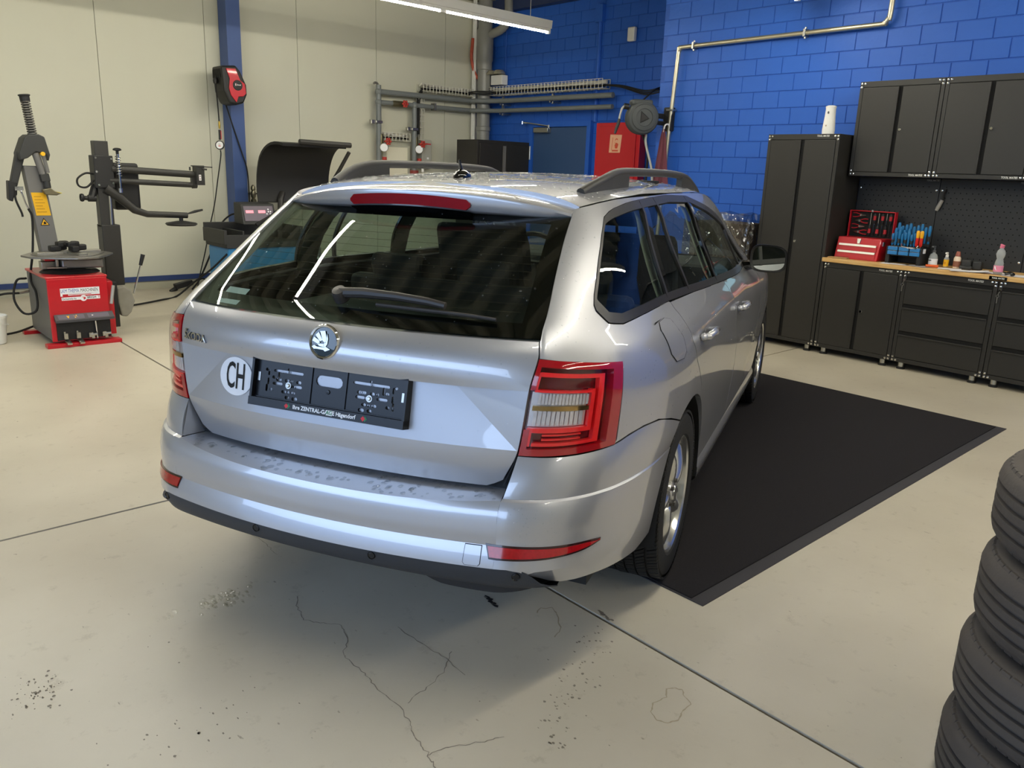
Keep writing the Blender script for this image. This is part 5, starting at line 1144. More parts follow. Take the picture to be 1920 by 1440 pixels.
bw(MB().lathe([(.056, 0), (.052, .006), (.0001, .008)], 28, (-9.158, 4.015, 2.268), (1, 0, 0)), 'hub_cap', BLACK_PLASTIC, rc)
lg = MB(); lg.m(0).add([(-9.1495, y, z) for y, z in ((3.985, 2.262), (3.997, 2.262), (3.997, 2.285), (3.985, 2.285))], [(0, 1, 2, 3)])
t_ = text_mesh('Einhell', .018, align='LEFT', bold=.01); lg.m(0).add([(-9.1495, 4.002 + v.co.x, 2.272 + v.co.y) for v in t_.vertices], [tuple(p.vertices) for p in t_.polygons])
lg.m(1).add([(-9.1492, y, z) for y, z in ((3.991, 2.264), (3.997, 2.264), (3.997, 2.283), (3.991, 2.283))], [(0, 1, 2, 3)]); bw(lg, 'reel_logo', [WHITE_VINYL, MATS['print_signal_red']], rc, 0)
bw(MB().bx(-9.42, -9.22, 3.845, 3.86, 2.34, 2.43), 'hose_mouth', GAP, R_, 0)
bw(MB().lathe([(.0001, .03), (.022, .022), (.026, 0), (.020, -.03), (.0001, -.035)], 14, (-9.33, 3.835, 2.31)), 'hose_stop', BLACK_PLASTIC, R_)
bw(MB().bx(-9.47, -9.43, 4.02, 4.16, 2.2, 2.42), 'wall_bracket', BLACK_STEEL, R_, 0)
bw(MB().tube(smooth_path([(-9.33, 3.84, 2.36), (-9.32, 3.835, 2.25), (-9.31, 3.842, 2.0), (-9.30, 3.842, 1.84)]), .008, 8).tube(smooth_path([(-9.45, 3.99, 2.08), (-9.45, 4.06, 1.85), (-9.44, 4.15, 1.55), (-9.44, 4.205, 1.35), (-9.44, 4.215, 1.0), (-9.44, 4.21, .75)]), .008, 8), 'hose', RUBBER, R_, 50)
bw(MB().lathe([(.010, 0), (.013, .03), (.010, .08)], 12, (-9.30, 3.842, 1.80)), 'brass_coupling', mat('brass', '#b59a4a', .3, .9, var=.05), R_)
G_ = thing('tyre_inflator', 'hand tyre inflator with round white gauge hanging from the red reel', 'inflator', (-9.30, 3.83, 1.57))
bw(MB().bx(-9.315, -9.285, 3.83, 3.85, 1.68, 1.79), 'grip', BLACK_PLASTIC, G_, 0, .005)
bw(MB().bx(-9.286, -9.284, 3.845, 3.853, 1.69, 1.78), 'trigger', RED_PAINT, G_, 0)
gz = Vector((.72, -.66, .2)).normalized()
gg = bw(MB().lathe([(.0001, -.015), (.046, -.015), (.050, 0), (.050, .012), (.042, .014), (.040, .010), (.0001, .010)], 26, (-9.29, 3.832, 1.622), gz), 'gauge_case', BLACK_PLASTIC, G_)
bw(MB().lathe([(.041, .011), (.0001, .0112)], 26, (-9.29, 3.832, 1.622), gz), 'gauge_dial', WHITE_VINYL, gg)
gu = gz.cross(Vector((0, 0, 1))).normalized() * -1; gv = gu.cross(gz) * -1 if gu.cross(gz).z < 0 else gu.cross(gz)
gp = lambda a, b: Vector((-9.29, 3.832, 1.622)) + gz * .013 + gu * a + gv * b
gm = MB(); gm.m(0)
for k, (a, w_) in enumerate(((-.011, .004), (-.003, .004), (.005, .004))): gm.add([gp(a, .004), gp(a + w_, .004), gp(a + w_, .012), gp(a, .012)], [(0, 1, 2, 3)])
gm.m(1).add([gp(-.013, -.014), gp(.013, -.014), gp(.013, -.006), gp(-.013, -.006)], [(0, 1, 2, 3)]); bw(gm, 'dial_marks', [INK, MATS['print_signal_red']], gg, 0)
bw(MB().tube(smooth_path([(-9.29, 3.835, 1.57), (-9.29, 3.834, 1.50), (-9.30, 3.79, 1.25), (-9.30, 3.735, .97), (-9.30, 3.66, .70), (-9.28, 3.59, .45), (-9.24, 3.50, .20), (-9.2, 3.44, .03)]), .007, 8), 'hose', RUBBER, G_, 50)
rg = thing('air_regulator', 'upright steel air regulator with yellow lever beside the blue column', 'regulator', (-9.6, 4.33, .9))
bw(MB().lathe([(.0001, 1.19), (.012, 1.185), (.026, 1.16), (.028, 1.13), (.020, 1.12), (.030, 1.10), (.030, 1.05), (.018, 1.03), (.032, 1.01), (.030, .96), (.018, .94), (.018, .80)], 16, (-9.58, 4.33, 0)).cyl((-9.7, 4.33, 1.08), (-9.58, 4.33, 1.08), .015, n=10), 'regulator_body', mat('nickel_brass', '#8e8a76', .35, .8, var=.15), rg)
bw(MB().tube([(-9.56, 4.35, 1.085), (-9.55, 4.40, 1.088)], .007, 8).tube([(-9.55, 4.45, 1.088), (-9.55, 4.48, 1.088)], .007, 8), 'lever_end', BLACK_PLASTIC, rg); bw(MB().tube([(-9.55, 4.395, 1.088), (-9.55, 4.455, 1.088)], .008, 8), 'lever', YELLOW, rg)
cb = MB().tube(smooth_path([(-9.45, 4.1, .86), (-9.4, 3.95, .84), (-9.3, 3.78, .72), (-9.25, 3.65, .45), (-9.25, 3.5, .15), (-9.3, 3.42, .02)]), .010, 8)
solo(cb, 'power_cable', RUBBER, 'black cable sagging from the blue column towards the floor', 'cable', smooth=50)
cb = MB().tube(smooth_path([(-8.45, 3.50, .50), (-8.6, 3.38, .33), (-8.9, 3.30, .16), (-8.95, 3.12, .012), (-8.78, 2.9, .012), (-8.6, 2.6, .012), (-8.5, 2.3, .012), (-8.2, 2.15, .012)]), .010, 8)
solo(cb, 'floor_cable', RUBBER, 'black cable lying on the floor between balancer and tyre machine', 'cable', smooth=50)
pl = MB().box((-9.40, 3.36, .07), (.08, .20, .06), rotm('X', 12)).tube([(-9.40, 3.28, .03), (-9.38, 3.2, .0), ], [.03, .02], 8).tube(smooth_path([(-9.4, 3.44, .08), (-9.38, 3.52, .11), (-9.4, 3.6, .12), (-9.42, 3.63, .05)]), .010, 6)
solo(pl, 'connector_block', BLACK_PLASTIC, 'black cable connector lying at the foot of the cream wall', 'connector', bevel=.008)
# --- wheel balancer
B = thing('wheel_balancer', 'blue wheel balancer with open black hood and display behind the car', 'machine', (-8.6, 4.1, 0))
bw(MB().bx(-8.95, -8.42, 3.50, 4.32, .02, .56), 'cabinet', BLUE_MACH, B, 0, .02)
bw(MB().bx(-8.97, -8.40, 3.48, 4.36, .56, .62).bx(-8.97, -8.93, 3.46, 4.36, .62, .80).bx(-8.44, -8.40, 3.48, 3.9, .60, .70).bx(-8.97, -8.40, 3.455, 3.49, .60, .75).bx(-8.97, -8.40, 3.66, 3.68, .6, .74).bx(-8.97, -8.40, 4.33, 4.36, .60, .78), 'weight_tray', DARK_PLASTIC, B, 0, .006)
for k in range(5): bw(MB().box((-8.55 - .05 * k, 3.53 + .02 * (k % 3), .633), (.03, .05, .02), rotm('Z', 30 * k)), 'wheel_weight', STEEL, B, 0)
cs = MB(); cs.add([(x, y, z) for y in (3.70, 4.08) for x, z in ((-8.70, .80), (-8.46, .80), (-8.52, 1.015), (-8.70, 1.03))], [(0, 1, 2, 3), (7, 6, 5, 4), (0, 4, 5, 1), (1, 5, 6, 2), (2, 6, 7, 3), (3, 7, 4, 0)]); con = bw(cs, 'console', DARK_PLASTIC, B, 0, .01)
CS = lambda y, t, d: (-8.463 - .056 * t + d * .9, y, .815 + .19 * t + d * .25)
sc = MB().add([CS(3.725, .12, .006), CS(4.055, .12, .006), CS(4.055, .93, .006), CS(3.725, .93, .006)], [(0, 1, 2, 3)]); sc.m(1)
for a, b in ((3.745, 3.83), (3.885, 3.965)): sc.add([CS(a, .55, .008), CS(b, .55, .008), CS(b, .70, .008), CS(a, .70, .008)], [(0, 1, 2, 3)])
sc.m(2)
for y, t in ((4.0, .62), (4.02, .5), (3.98, .5), (4.0, .75), (4.025, .62)): sc.add([CS(y + .009 * math.cos(q), t + .045 * math.sin(q), .009) for q in [PI / 4 * i for i in range(8)]], [tuple(range(8))])
sc.m(3)
for a in (.5, PI - .5, PI + .5, -.5): sc.add([CS(3.857 + .008 * math.cos(a), .62 + .05 * math.sin(a), .009), CS(3.857 + .010 * math.cos(a + .2), .62 + .06 * math.sin(a + .2), .009), CS(3.857 + .026 * math.cos(a + .1), .62 + .15 * math.sin(a + .1), .009), CS(3.857 + .024 * math.cos(a), .62 + .14 * math.sin(a), .009)], [(0, 1, 2, 3)])
bw(sc, 'display', [mat('panel_lilac', '#6d6470', .35, var=.04), mat('lit_pink', '#ff8f9c', .4, emit=.8), WHITE_VINYL, mat('panel_grey', '#8b8890', .4)], con, 0)
bw(MB().box((-8.45, 3.95, .86), (.03, .26, .03), rotm('X', 28)).box((-8.44, 4.07, .93), (.035, .05, .04), rotm('X', 28)), 'width_gauge', BLACK_PLASTIC, B, 0, .004)
bw(MB().cyl((-8.62, 4.32, .40), (-8.62, 4.62, .40), .035, n=16).lathe([(.0001, .10), (.05, .09), (.11, .04), (.12, .0), (.10, -.02), (.0001, -.02)], 20, (-8.62, 4.60, .40), (0, 1, 0)).box((-8.62, 4.66, .42), (.04, .05, .2)), 'balancing_shaft', CAST, B)
hm = MB()
def hood(a, b, d=0.0):      # a along y, b from the hinge over the top
    th = math.radians(-20 + 125 * b); r = .50 - d; x = -8.62 - r * math.cos(th) * .72; z = 1.18 + r * math.sin(th)
    y0 = 4.10 + .30 * max(0, b - .45) ** 1.6; y = y0 + (5.0 - y0) * a; return (x, y, z)
for d, fl2 in ((0, False), (.03, True)): hm.grid(lambda a, b: hood(a, b, d), [i / 10 for i in range(11)], [i / 14 for i in range(15)], flip=fl2)
for a in (0, 1): hm.grid(lambda q, b, a=a: hood(a, b, q), [0, .03], [i / 14 for i in range(15)], flip=a == 0)
hm.grid(lambda a, q: hood(a, 1, q), [i / 10 for i in range(11)], [0, .03]); hm.grid(lambda a, q: hood(a, 0, q), [i / 10 for i in range(11)], [.03, 0])
ho = bw(hm, 'wheel_hood', BLACK_PLASTIC, B, 40)
bw(MB().tube([(-8.5, 5.02, 1.60), (-8.62, 4.96, 1.40), (-8.75, 4.86, 1.15), (-8.85, 4.70, .80)], .022, 8).tube([(-8.50, 4.40, 1.685), (-8.50, 5.04, 1.675)], .03, 8), 'hood_frame', BLACK_STEEL, B)
bw(MB().tube([(-8.85, 4.30, .5), (-8.9, 4.35, 1.05), (-8.95, 4.40, 1.12)], .035, 10), 'hood_post', BLACK_STEEL, B)
# --- pipes and fittings on the cream wall
PX = -9.55
P = thing('heating_pipes', 'grey heating pipes with red valves on the cream wall, bending round the corner', 'pipes', (PX, 6.4, 1.2))
pp_ = MB().tube(smooth_path([(PX, 6.09, 2.40), (PX, 7.50, 2.405), (-9.52, 7.62, 2.406), (-9.42, 7.68, 2.407), (-9.30, 7.77, 2.407), (-9.1, 7.84, 2.407), (-8.9, 7.86, 2.407), (-8.0, 7.86, 2.405), (-7.05, 7.86, 2.40)], 5), .034, 10)
bw(pp_, 'pipe', PVC, P, 50)
bw(MB().tube(smooth_path([(PX, 6.09, 2.27), (PX, 7.50, 2.275), (-9.52, 7.62, 2.275), (-9.42, 7.68, 2.275), (-9.30, 7.77, 2.275), (-9.1, 7.84, 2.275), (-8.9, 7.86, 2.275), (-8.0, 7.86, 2.27), (-7.05, 7.86, 2.265)], 5), .030, 10), 'pipe', PVC, P, 50)
for y in (6.09, 6.66): bw(MB().tube([(PX, y, 2.48 if y < 6.2 else 2.27), (PX, y, 1.2)], .036, 10), 'pipe', PVC, P, 50)
bw(MB().tube(smooth_path([(PX, 6.09, 2.44), (PX, 6.08, 2.49), (PX, 6.04, 2.505), (PX, 6.02, 2.49)]), .015, 8), 'vent_pipe', CAST, P, 50)
for y, z in ((6.09, 2.40), (6.09, 2.27), (6.66, 2.27)): bw(MB().sphere((PX, y, z), .048, 10, 8), 'pipe_joint', PVC, P)
VALVE = mat('valve_red', '#b5392f', .5, var=.1); BRASS2 = mat('fitting_brass', '#6f6a52', .4, .7, var=.1)
for (y, z, d) in ((6.45, 2.27, 0), (6.18, 1.78, 1), (6.74, 1.77, 1)):
    bw(MB().lathe([(.034, -.09), (.040, -.06), (.040, .06), (.034, .09)], 12, (PX, y - (.06 if d == 0 else .06), z), (0, 1, 0) if d == 0 else (0, 0, 1)), 'valve_body', BRASS2, P)
    w = MB()
    for k in range(6): a = k * PI / 3; w.sphere((PX + .09, y + .036 * math.cos(a), z + .036 * math.sin(a)), .016, 7, 5)
    w.lathe([(.020, .078), (.036, .085), (.036, .095), (.020, .10)], 14, (PX, y, z), (1, 0, 0)).cyl((PX, y, z), (PX + .1, y, z), .012, n=8); bw(w, 'valve_wheel', VALVE, P)
for y, z in ((6.05, 2.02), (6.62, 1.96)): bw(MB().box((PX + .03, y + .02, z), (.05, .10, .035)).box((PX + .0, y - .06, z), (.06, .06, .05)), 'pipe_clamp', STEEL, P, 0, .006)
for y in (6.135, 6.70):
    g = bw(MB().lathe([(.0001, -.02), (.052, -.02), (.056, 0), (.056, .015), (.050, .02)], 24, (PX + .06, y, 1.70), (.8, -.6, 0)), 'gauge', STEEL, P); bw(MB().lathe([(.051, .017), (.0001, .018)], 24, (PX + .06, y, 1.70), (.8, -.6, 0)), 'gauge_dial', WHITE_VINYL, g)
    bw(MB().cyl((PX + .05, y + .01, 1.50), (PX + .05, y + .01, 1.58), .03, n=10), 'red_fitting', VALVE, P); bw(MB().cyl((PX + .06, y + .06, 1.40), (PX + .06, y + .06, 1.54), .02, n=10), 'white_fitting', WHITE_PLASTIC, P)
bw(MB().cyl((PX, 6.66, 1.2), (PX, 6.66, 1.42), .06, n=14), 'red_pump', mat('pump_red', '#8a3a33', .5, var=.1), P)
for x, z in ((-9.1, 2.40), (-9.1, 2.275), (-8.1, 2.40)): bw(MB().box((x, 7.9, z - .045), (.02, .2, .02)).box((x, 7.86, z - .05), (.03, .03, .03)).box((x, 7.86, z + .045), (.03, .03, .03)), 'pipe_hanger', STEEL, P, 0)
bw(MB().box((PX, 6.98, 2.275), (.09, .03, .09)), 'pipe_clamp', CAST, P, 0)
WIRE = mat('tray_wire', '#d2d0c2', .45, .1, var=.03)
def wire_tray(name, label, path0, path1, up_, w, h, n, cable=True):
    a = Vector(path0); b = Vector(path1); d = (b - a); L = d.length; d.normalize(); up_ = Vector(up_); out = d.cross(up_).normalized()
    t = thing(name, label, 'cable tray', tuple((a + b) / 2)); m_ = MB()
    for k in range(3): m_.tube([a + up_ * (h * k / 2) + out * w, b + up_ * (h * k / 2) + out * w], .004, 4).tube([a + up_ * (h * k / 2), b + up_ * (h * k / 2)], .005, 4)
    m_.tube([a + out * w * .5, b + out * w * .5], .004, 4)
    for i in range(n + 1): p = a + d * (L * i / n); m_.tube([p + up_ * h, p, p + out * w, p + out * w + up_ * h], .005, 4)
    bw(m_, 'wire_basket', WIRE, t, 0)
    if cable:
        c1 = MB().tube([a + out * w * .6 + up_ * .03, a + d * L * .5 + out * w * .5 + up_ * .045, b + out * w * .6 + up_ * .03], .012, 7); bw(c1, 'cable_bundle', RUBBER, t, 50)
        c2 = MB()
        for k in range(3): c2.tube(smooth_path([a + out * w * (.2 + .25 * k) + up_ * (.07 + .01 * k), a + d * L * .3 + out * w * (.5 - .1 * k) + up_ * .08, a + d * L * .7 + out * w * (.3 + .2 * k) + up_ * .07, b + out * w * .4 + up_ * (.07 + .01 * k)], 3), .016, 6)
        bw(c2, 'white_cables', mat('white_cable', '#cfccc0', .5), t, 50)
    return t
wire_tray('cable_tray', 'wire basket cable tray above the pipes on the cream wall', (-9.68, 6.80, 2.47), (-9.68, 7.68, 2.47), (0, 0, 1), .14, .09, 16)
wire_tray('cable_tray', 'long wire basket cable tray above the pipes on the blue wall', (-9.42, 7.98, 2.49), (-7.22, 7.98, 2.49), (0, 0, 1), .14, .11, 34)
wire_tray('cable_tray', 'short wire cable tray between the two pressure gauges', (-9.68, 6.14, 1.80), (-9.68, 6.60, 1.80), (0, 0, 1), .12, .10, 8)
wire_tray('cable_tray', 'upright wire cable ladder beside the second heating pipe', (-9.68, 6.74, 1.75), (-9.68, 6.74, 2.40), (0, 1, 0), -.12, .09, 8)
cb = MB()
for k in range(3): cb.tube(smooth_path([(-9.60 + .02 * k, 6.74, 1.9), (-9.60 + .02 * k, 6.74, 2.3), (-9.58, 6.78 + .01 * k, 2.46), (-9.58, 6.88, 2.52), (-9.6, 7.1, 2.50)]), .014, 6)
solo(cb, 'cable_bend', RUBBER, 'black cables curving up from the cable ladder into the wire tray', 'cable', smooth=50)
cb = MB()
for k in range(2): cb.tube(smooth_path([(-9.58, 7.55, 2.51), (-9.44, 7.66, 2.50 + .03 * k), (-9.32, 7.76, 2.50 + .03 * k), (-9.2, 7.90, 2.53)]), .010, 6)
solo(cb, 'corner_cables', RUBBER, 'black cables bridging the wall corner before the drain pipe', 'cable', smooth=50)
cb = MB()
for k in range(3): cb.tube(smooth_path([(-7.25, 7.90, 2.53), (-6.9, 7.85, 2.50 - .01 * k), (-6.5, 7.80, 2.42 - .02 * k), (-6.1, 7.6, 2.42 - .02 * k), (-5.95, 7.3, 2.36), (-5.84, 6.95, 2.20)]), .009, 6)
solo(cb, 'loose_cables', RUBBER, 'black cables running from the long tray to the grey hose reel', 'cable', smooth=50)
db = thing('distribution_box', 'flat cream electrical box between the two pressure gauges', 'electrical box', (-9.68, 6.41, 1.3))
bw(MB().bx(-9.70, -9.62, 6.20, 6.64, 1.2, 1.74), 'box_body', mat('box_grey', '#b7b6a6', .5), db, 0, .006); bw(MB().bx(-9.62, -9.60, 6.25, 6.585, 1.2, 1.715), 'box_door', mat('box_cream', '#e6e2cc', .45, var=.02), db, 0, .004)
ht = thing('wall_heater_unit', 'narrow light grey wall unit with red mark right of the pipes', 'wall unit', (-9.62, 6.88, 1.45))
bw(MB().bx(-9.69, -9.56, 6.80, 6.965, 1.45, 1.835), 'unit_case', mat('unit_grey', '#adaca2', .45, var=.03), ht, 0, .015); bw(MB().add([(-9.558, y, z) for y, z in ((6.83, 1.79), (6.945, 1.785), (6.945, 1.77), (6.86, 1.772))], [(0, 1, 2, 3)]), 'red_mark', MATS['print_signal_red'], ht, 0)
bw(MB().bx(-9.559, -9.556, 6.88, 6.91, 1.575, 1.60), 'rating_label', WHITE_VINYL, ht, 0)
dp = MB().lathe([(.095, 0), (.095, 1.72), (.105, 1.73), (.105, 1.78), (.095, 1.79), (.095, 2.0), (.105, 2.01), (.105, 2.06), (.095, 2.07), (.095, 2.83), (.108, 2.84), (.108, 2.94), (.118, 2.96), (.118, 3.35), (.1, 3.4), (.1, ZC)], 24, (-9.50, 7.83, 0))
dpo = solo(dp, 'drain_pipe', mat('drain_grey', '#8b8b86', .32, var=.05), 'thick grey drain pipe standing in the corner of the two walls', 'pipe', smooth=40)
solo(MB().tube(smooth_path([(-9.38, 7.84, 3.30), (-9.15, 7.85, 3.36), (-9.05, 7.86, 3.5), (-9.05, 7.86, ZC)]), .06, 12), 'branch_pipe', MATS['drain_grey'], 'grey branch pipe rising to the ceiling beside the drain pipe', 'pipe', smooth=50)
solo(MB().tube(smooth_path([(-9.60, 7.69, 3.25), (-9.60, 7.67, 3.0), (-9.60, 7.72, 2.82), (-9.58, 7.78, 2.72)]), .022, 8), 'conduit', mat('conduit_orange', '#b4503a', .5), 'thin orange-red conduit beside the top of the drain pipe', 'conduit', smooth=50)
# --- back blue wall
be = thing('wall_bell', 'white bell box with two metal domes above the long cable tray', 'bell', (-9.28, YB, 2.63))
bw(MB().bx(-9.40, -9.16, YB - .13, YB - .02, 2.63, 2.76), 'bell_box', WHITE_PLASTIC, be, 0, .006)
for x in (-9.37, -9.22): bw(MB().lathe([(.092, 0), (.086, .025), (.06, .055), (.0001, .07)], 20, (x, YB - .13, 2.765)), 'bell_dome', mat('bell_metal', '#b9b5a4', .25, .6, var=.04), be)
bw(MB().tube([(-9.22, YB - .015, 2.82), (-9.22, YB - .015, 3.55)], .006, 6), 'bell_cable', BLUE, be)
solo(MB().tube([(-7.44, YB - .015, 2.1), (-7.44, YB - .015, 3.5)], .028, 8).box((-7.44, YB - .03, 3.38), (.12, .06, .2)), 'painted_conduit', BLUE, 'conduit painted blue running up from the steel door frame', 'conduit')
solo(MB().tube([(-5.77, YR + .1, 2.45), (-5.77, YR + .1, 3.7)], .022, 8), 'painted_conduit', BLUE, 'conduit painted blue at the step of the blue wall', 'conduit')
solo(MB().bx(-6.95, -6.84, YB - .07, YB - .018, 3.01, 3.17), 'motion_sensor', WHITE_PLASTIC, 'small white sensor box high on the blue wall', 'sensor', bevel=.012)
fc = thing('fire_cabinet', 'red fire hose cabinet with pale sticker on the blue wall', 'cabinet', (-6.935, YB, 1.05))
bw(MB().bx(-7.295, -6.575, YB - .14, YB - .018, 1.05, 2.077), 'case', RED_PAINT, fc, 0, .006)
fd_ = bw(MB().bx(-7.235, -6.635, YB - .152, YB - .14, 1.08, 2.035), 'door', RED_PAINT, fc, 0, .003)
bw(MB().bx(-6.715, -6.695, YB - .158, YB - .15, 1.455, 1.535), 'handle', INK, fd_, 0, .003)
st2 = MB().add([(x, YB - .154, z) for x, z in ((-7.05, 1.72), (-6.87, 1.72), (-6.85, 1.93), (-7.04, 1.935))], [(0, 1, 2, 3)])
st2.m(1)
def spir(k): a = k * .5; r = .012 + .0035 * k; return (-6.925 + r * math.cos(a), YB - .1555, 1.865 + r * math.sin(a))
for k in range(9): p, q = spir(k), spir(k + 1); st2.add([p, q, (q[0], q[1], q[2] - .012), (p[0], p[1], p[2] - .012)], [(0, 1, 2, 3)])
st2.add([(-6.95 + a, YB - .1555, 1.77 + b) for a, b in ((0, 0), (.035, .0), (.05, .05), (.02, .07), (-.01, .04))], [(0, 1, 2, 3, 4)]); st2.add([(-7.0 + a, YB - .1555, 1.735 + b) for a, b in ((0, 0), (.10, 0), (.10, .018), (0, .018))], [(0, 1, 2, 3)])
st2.add([(-7.01 + a, YB - .1555, 1.75 + b) for a, b in ((0, 0), (.006, 0), (.02, .15), (.012, .15))], [(0, 1, 2, 3)])
bw(st2, 'hose_sticker', [mat('sticker_salmon', '#eeb591', .5, var=.05), mat('sticker_red', '#d8553c', .5)], fd_, 0)
# grey garden style hose reel
Hh = thing('hose_reel', 'round dark grey hose reel on a swivel bracket by the wall step', 'hose reel', (-5.62, 6.80, 1.84))
HS = .87; RC = Vector((-5.68, 6.80, 2.03)); RN = Vector((.83, -.55, .0)).normalized(); RU = Vector((0, 0, 1)).cross(RN).normalized()
rl_ = MB().lathe([(a * HS, b * HS) for a, b in [(.0001, -.135), (.16, -.135), (.185, -.10), (.192, -.04), (.192, .03), (.176, .065), (.150, .075), (.146, .090), (.10, .098), (.096, .088), (.0001, .088)]], 36, RC, RN)
case = bw(rl_, 'reel_case', mat('reel_grey', '#45494a', .55, var=.05), Hh, 40)
RP = lambda a, b, h: RC + (RU * a + Vector((0, 0, b)) + RN * h) * HS
tri = MB(); tri.add([RP(a, b, h) for h in (.088, .097) for a, b in ((-.045, -.06), (.055, -.01), (-.04, .065))], [(0, 1, 2), (3, 4, 5), (0, 1, 4, 3), (1, 2, 5, 4), (2, 0, 3, 5)]); bw(tri, 'badge', BLACK_PLASTIC, case, 0, .006)
bw(MB().box(tuple(RP(-.02, .17, -.02)), (.22, .14, .06), Matrix((RU, -RN, Vector((0, 0, 1)))).transposed()), 'carry_handle', MATS['reel_grey'], Hh, 0, .02)
bw(MB().cyl(RP(-.17, .12, -.02), RP(-.225, .125, -.02), .03, n=14), 'hose_outlet', BLACK_PLASTIC, Hh)
bw(MB().tube(smooth_path([RP(-.215, .125, -.02), RP(-.245, .10, -.02), RP(-.265, .03, -.02), RP(-.275, -.03, -.02)]), .011, 8), 'hose_end', mat('hose_light_grey', '#a9aba6', .5), Hh, 50)
bw(MB().tube([RP(-.272, -.02, -.02), RP(-.28, -.07, -.02), RP(-.30, -.13, -.02), RP(-.315, -.19, -.02)], [.013, .017, .017, .011], 10), 'hose_nozzle', DARK_PLASTIC, Hh)
bw(MB().box((-5.555, 7.08, 2.03), (.11, .06, .24)).box((-5.61, 6.95, 2.06), (.05, .26, .05)).box((-5.61, 6.95, 1.99), (.05, .26, .04)), 'swivel_bracket', BLACK_PLASTIC, Hh, 0, .012)
bw(MB().tube(smooth_path([RP(.08, -.17, -.05), RP(.085, -.30, -.05), (-5.60, 6.92, 1.5), (-5.61, 6.95, 1.2), (-5.62, 6.97, .4)]), .012, 8), 'supply_hose', MATS['hose_light_grey'], Hh, 50)
bw(MB().tube(smooth_path([RP(.03, -.18, -.05), (-5.70, 6.95, 1.7), (-5.72, 6.98, 1.3), (-5.74, 7.0, .4)]), .012, 8), 'black_hose', RUBBER, Hh, 50)
cl = MB()
def cloth(a, t): w = .012 + .105 * t ** .7; return (-5.535 + (a - .5) * 2 * w - .02 * t + .012 * math.sin(a * 17 + t * 3) * t, 6.985 + .022 * math.sin(a * 14) * t + .015 * t, 1.93 - .72 * t)
cl.grid(cloth, [i / 24 for i in range(25)], [i / 14 for i in range(15)]); tow = thing('hanging_towel', 'maroon towel hanging below the hose reel bracket', 'towel', (-5.55, 7.0, 1.2)); o_ = bw(cl, 'cloth', mat('towel_maroon', '#6d3b46', .9, var=.12, vscale=30, bump=.2, bscale=200), tow, 60); sm_ = o_.modifiers.new('thick', 'SOLIDIFY'); sm_.thickness = .006
bw(MB().tube(smooth_path([(-5.535, 6.985, 1.90), (-5.53, 6.99, 1.96), (-5.52, 7.02, 1.98), (-5.52, 7.06, 1.96)]), .008, 6), 'hanging_loop', WHITE_PLASTIC, tow, 50)
gp_ = MB().tube(smooth_path([(-5.60, 7.065, .0), (-5.555, 7.065, 1.4), (-5.49, 7.065, 2.62), (-5.485, 7.065, 2.68), (-5.46, 7.065, 2.715), (-5.40, 7.065, 2.722), (-4.4, 7.065, 2.73), (-3.46, 7.065, 2.735), (-3.40, 7.065, 2.742), (-3.365, 7.065, 2.78), (-3.355, 7.065, 2.86), (-3.34, 7.065, ZC)], 4), .021, 10)
gpt = thing('water_pipe', 'galvanised water pipe running up and along the bright blue wall', 'pipe', (-4.4, 7.065, 0)); bw(gp_, 'pipe', GALV, gpt, 50)
for x, z in ((-5.30, 2.724), (-4.10, 2.731)): bw(MB().box((x, 7.07, z), (.022, .075, .066)).cyl((x, 7.06, z - .05), (x, 7.06, z + .05), .010, n=8), 'pipe_clip', STEEL, gpt, 0, .003)
bw(MB().box((-5.525, 7.07, 2.12), (.09, .06, .02)), 'pipe_clip', STEEL, gpt, 0, .003)
# black cupboard in the far corner
K = thing('low_cupboard', 'black steel cupboard in the corner below the drain pipe', 'cabinet', (-8.84, 7.49, 0))
bw(MB().bx(-9.06, -8.62, 7.015, 7.96, .06, 1.845), 'carcass', BLACK_STEEL, K, 0, .004)
for a, b in ((7.05, 7.445), (7.52, 7.93)): bw(MB().bx(-8.62, -8.605, a, b, .10, 1.80), 'door', BLACK_STEEL, K, 0, .003)
bw(MB().bx(-8.62, -8.600, 7.46, 7.505, .10, 1.78), 'handle_strip', GREY_PAINT, K, 0)
# wrapped stack
S = thing('wrapped_stack', 'stack wrapped in crumpled clear plastic film between car and tall cabinet', 'wrapped goods', (-4.42, 6.72, 0))
bw(MB().bx(-4.80, -4.20, 6.55, 6.95, .0, .50).bx(-4.78, -4.21, 6.56, 6.94, .51, 1.06), 'carton', mat('stack_grey', '#5b544d', .7, var=.2, vscale=5), S, 0, .01)
wr = MB(); random.seed(3); ph = [random.uniform(0, 6) for _ in range(8)]
def wrap(a, b):
    P4 = [(-4.83, 6.97), (-4.83, 6.52), (-4.17, 6.52), (-4.17, 6.97)]; k = min(2, int(a)); t = a - k; x = P4[k][0] * (1 - t) + P4[k + 1][0] * t; y = P4[k][1] * (1 - t) + P4[k + 1][1] * t
    d = .042 * abs(math.sin(a * 7 + b * 9 + 1.5 * math.sin(b * 6) + ph[0])) ** .6 + .022 * math.sin(a * 21 - b * 17 + 2 * math.sin(a * 9) + ph[1]) + .010 * math.sin(a * 37 + b * 43 + ph[2]) ; return (x + d * .6, y - abs(d) * (1 if k == 1 else .3), 1.15 * b + .008 * math.sin(a * 20))
wr.grid(wrap, [3 * i / 150 for i in range(151)], [i / 60 for i in range(61)]); wr.grid(lambda a, b: (-4.83 + .66 * a, 6.52 + .45 * b, 1.14 + .012 * math.sin(a * 17 + b * 9)), [i / 16 for i in range(17)], [i / 8 for i in range(9)])
film = glass_mat('clear_film', (.74, .72, .70), .10, 2.3)
bw(wr, 'film', film, S, 25)
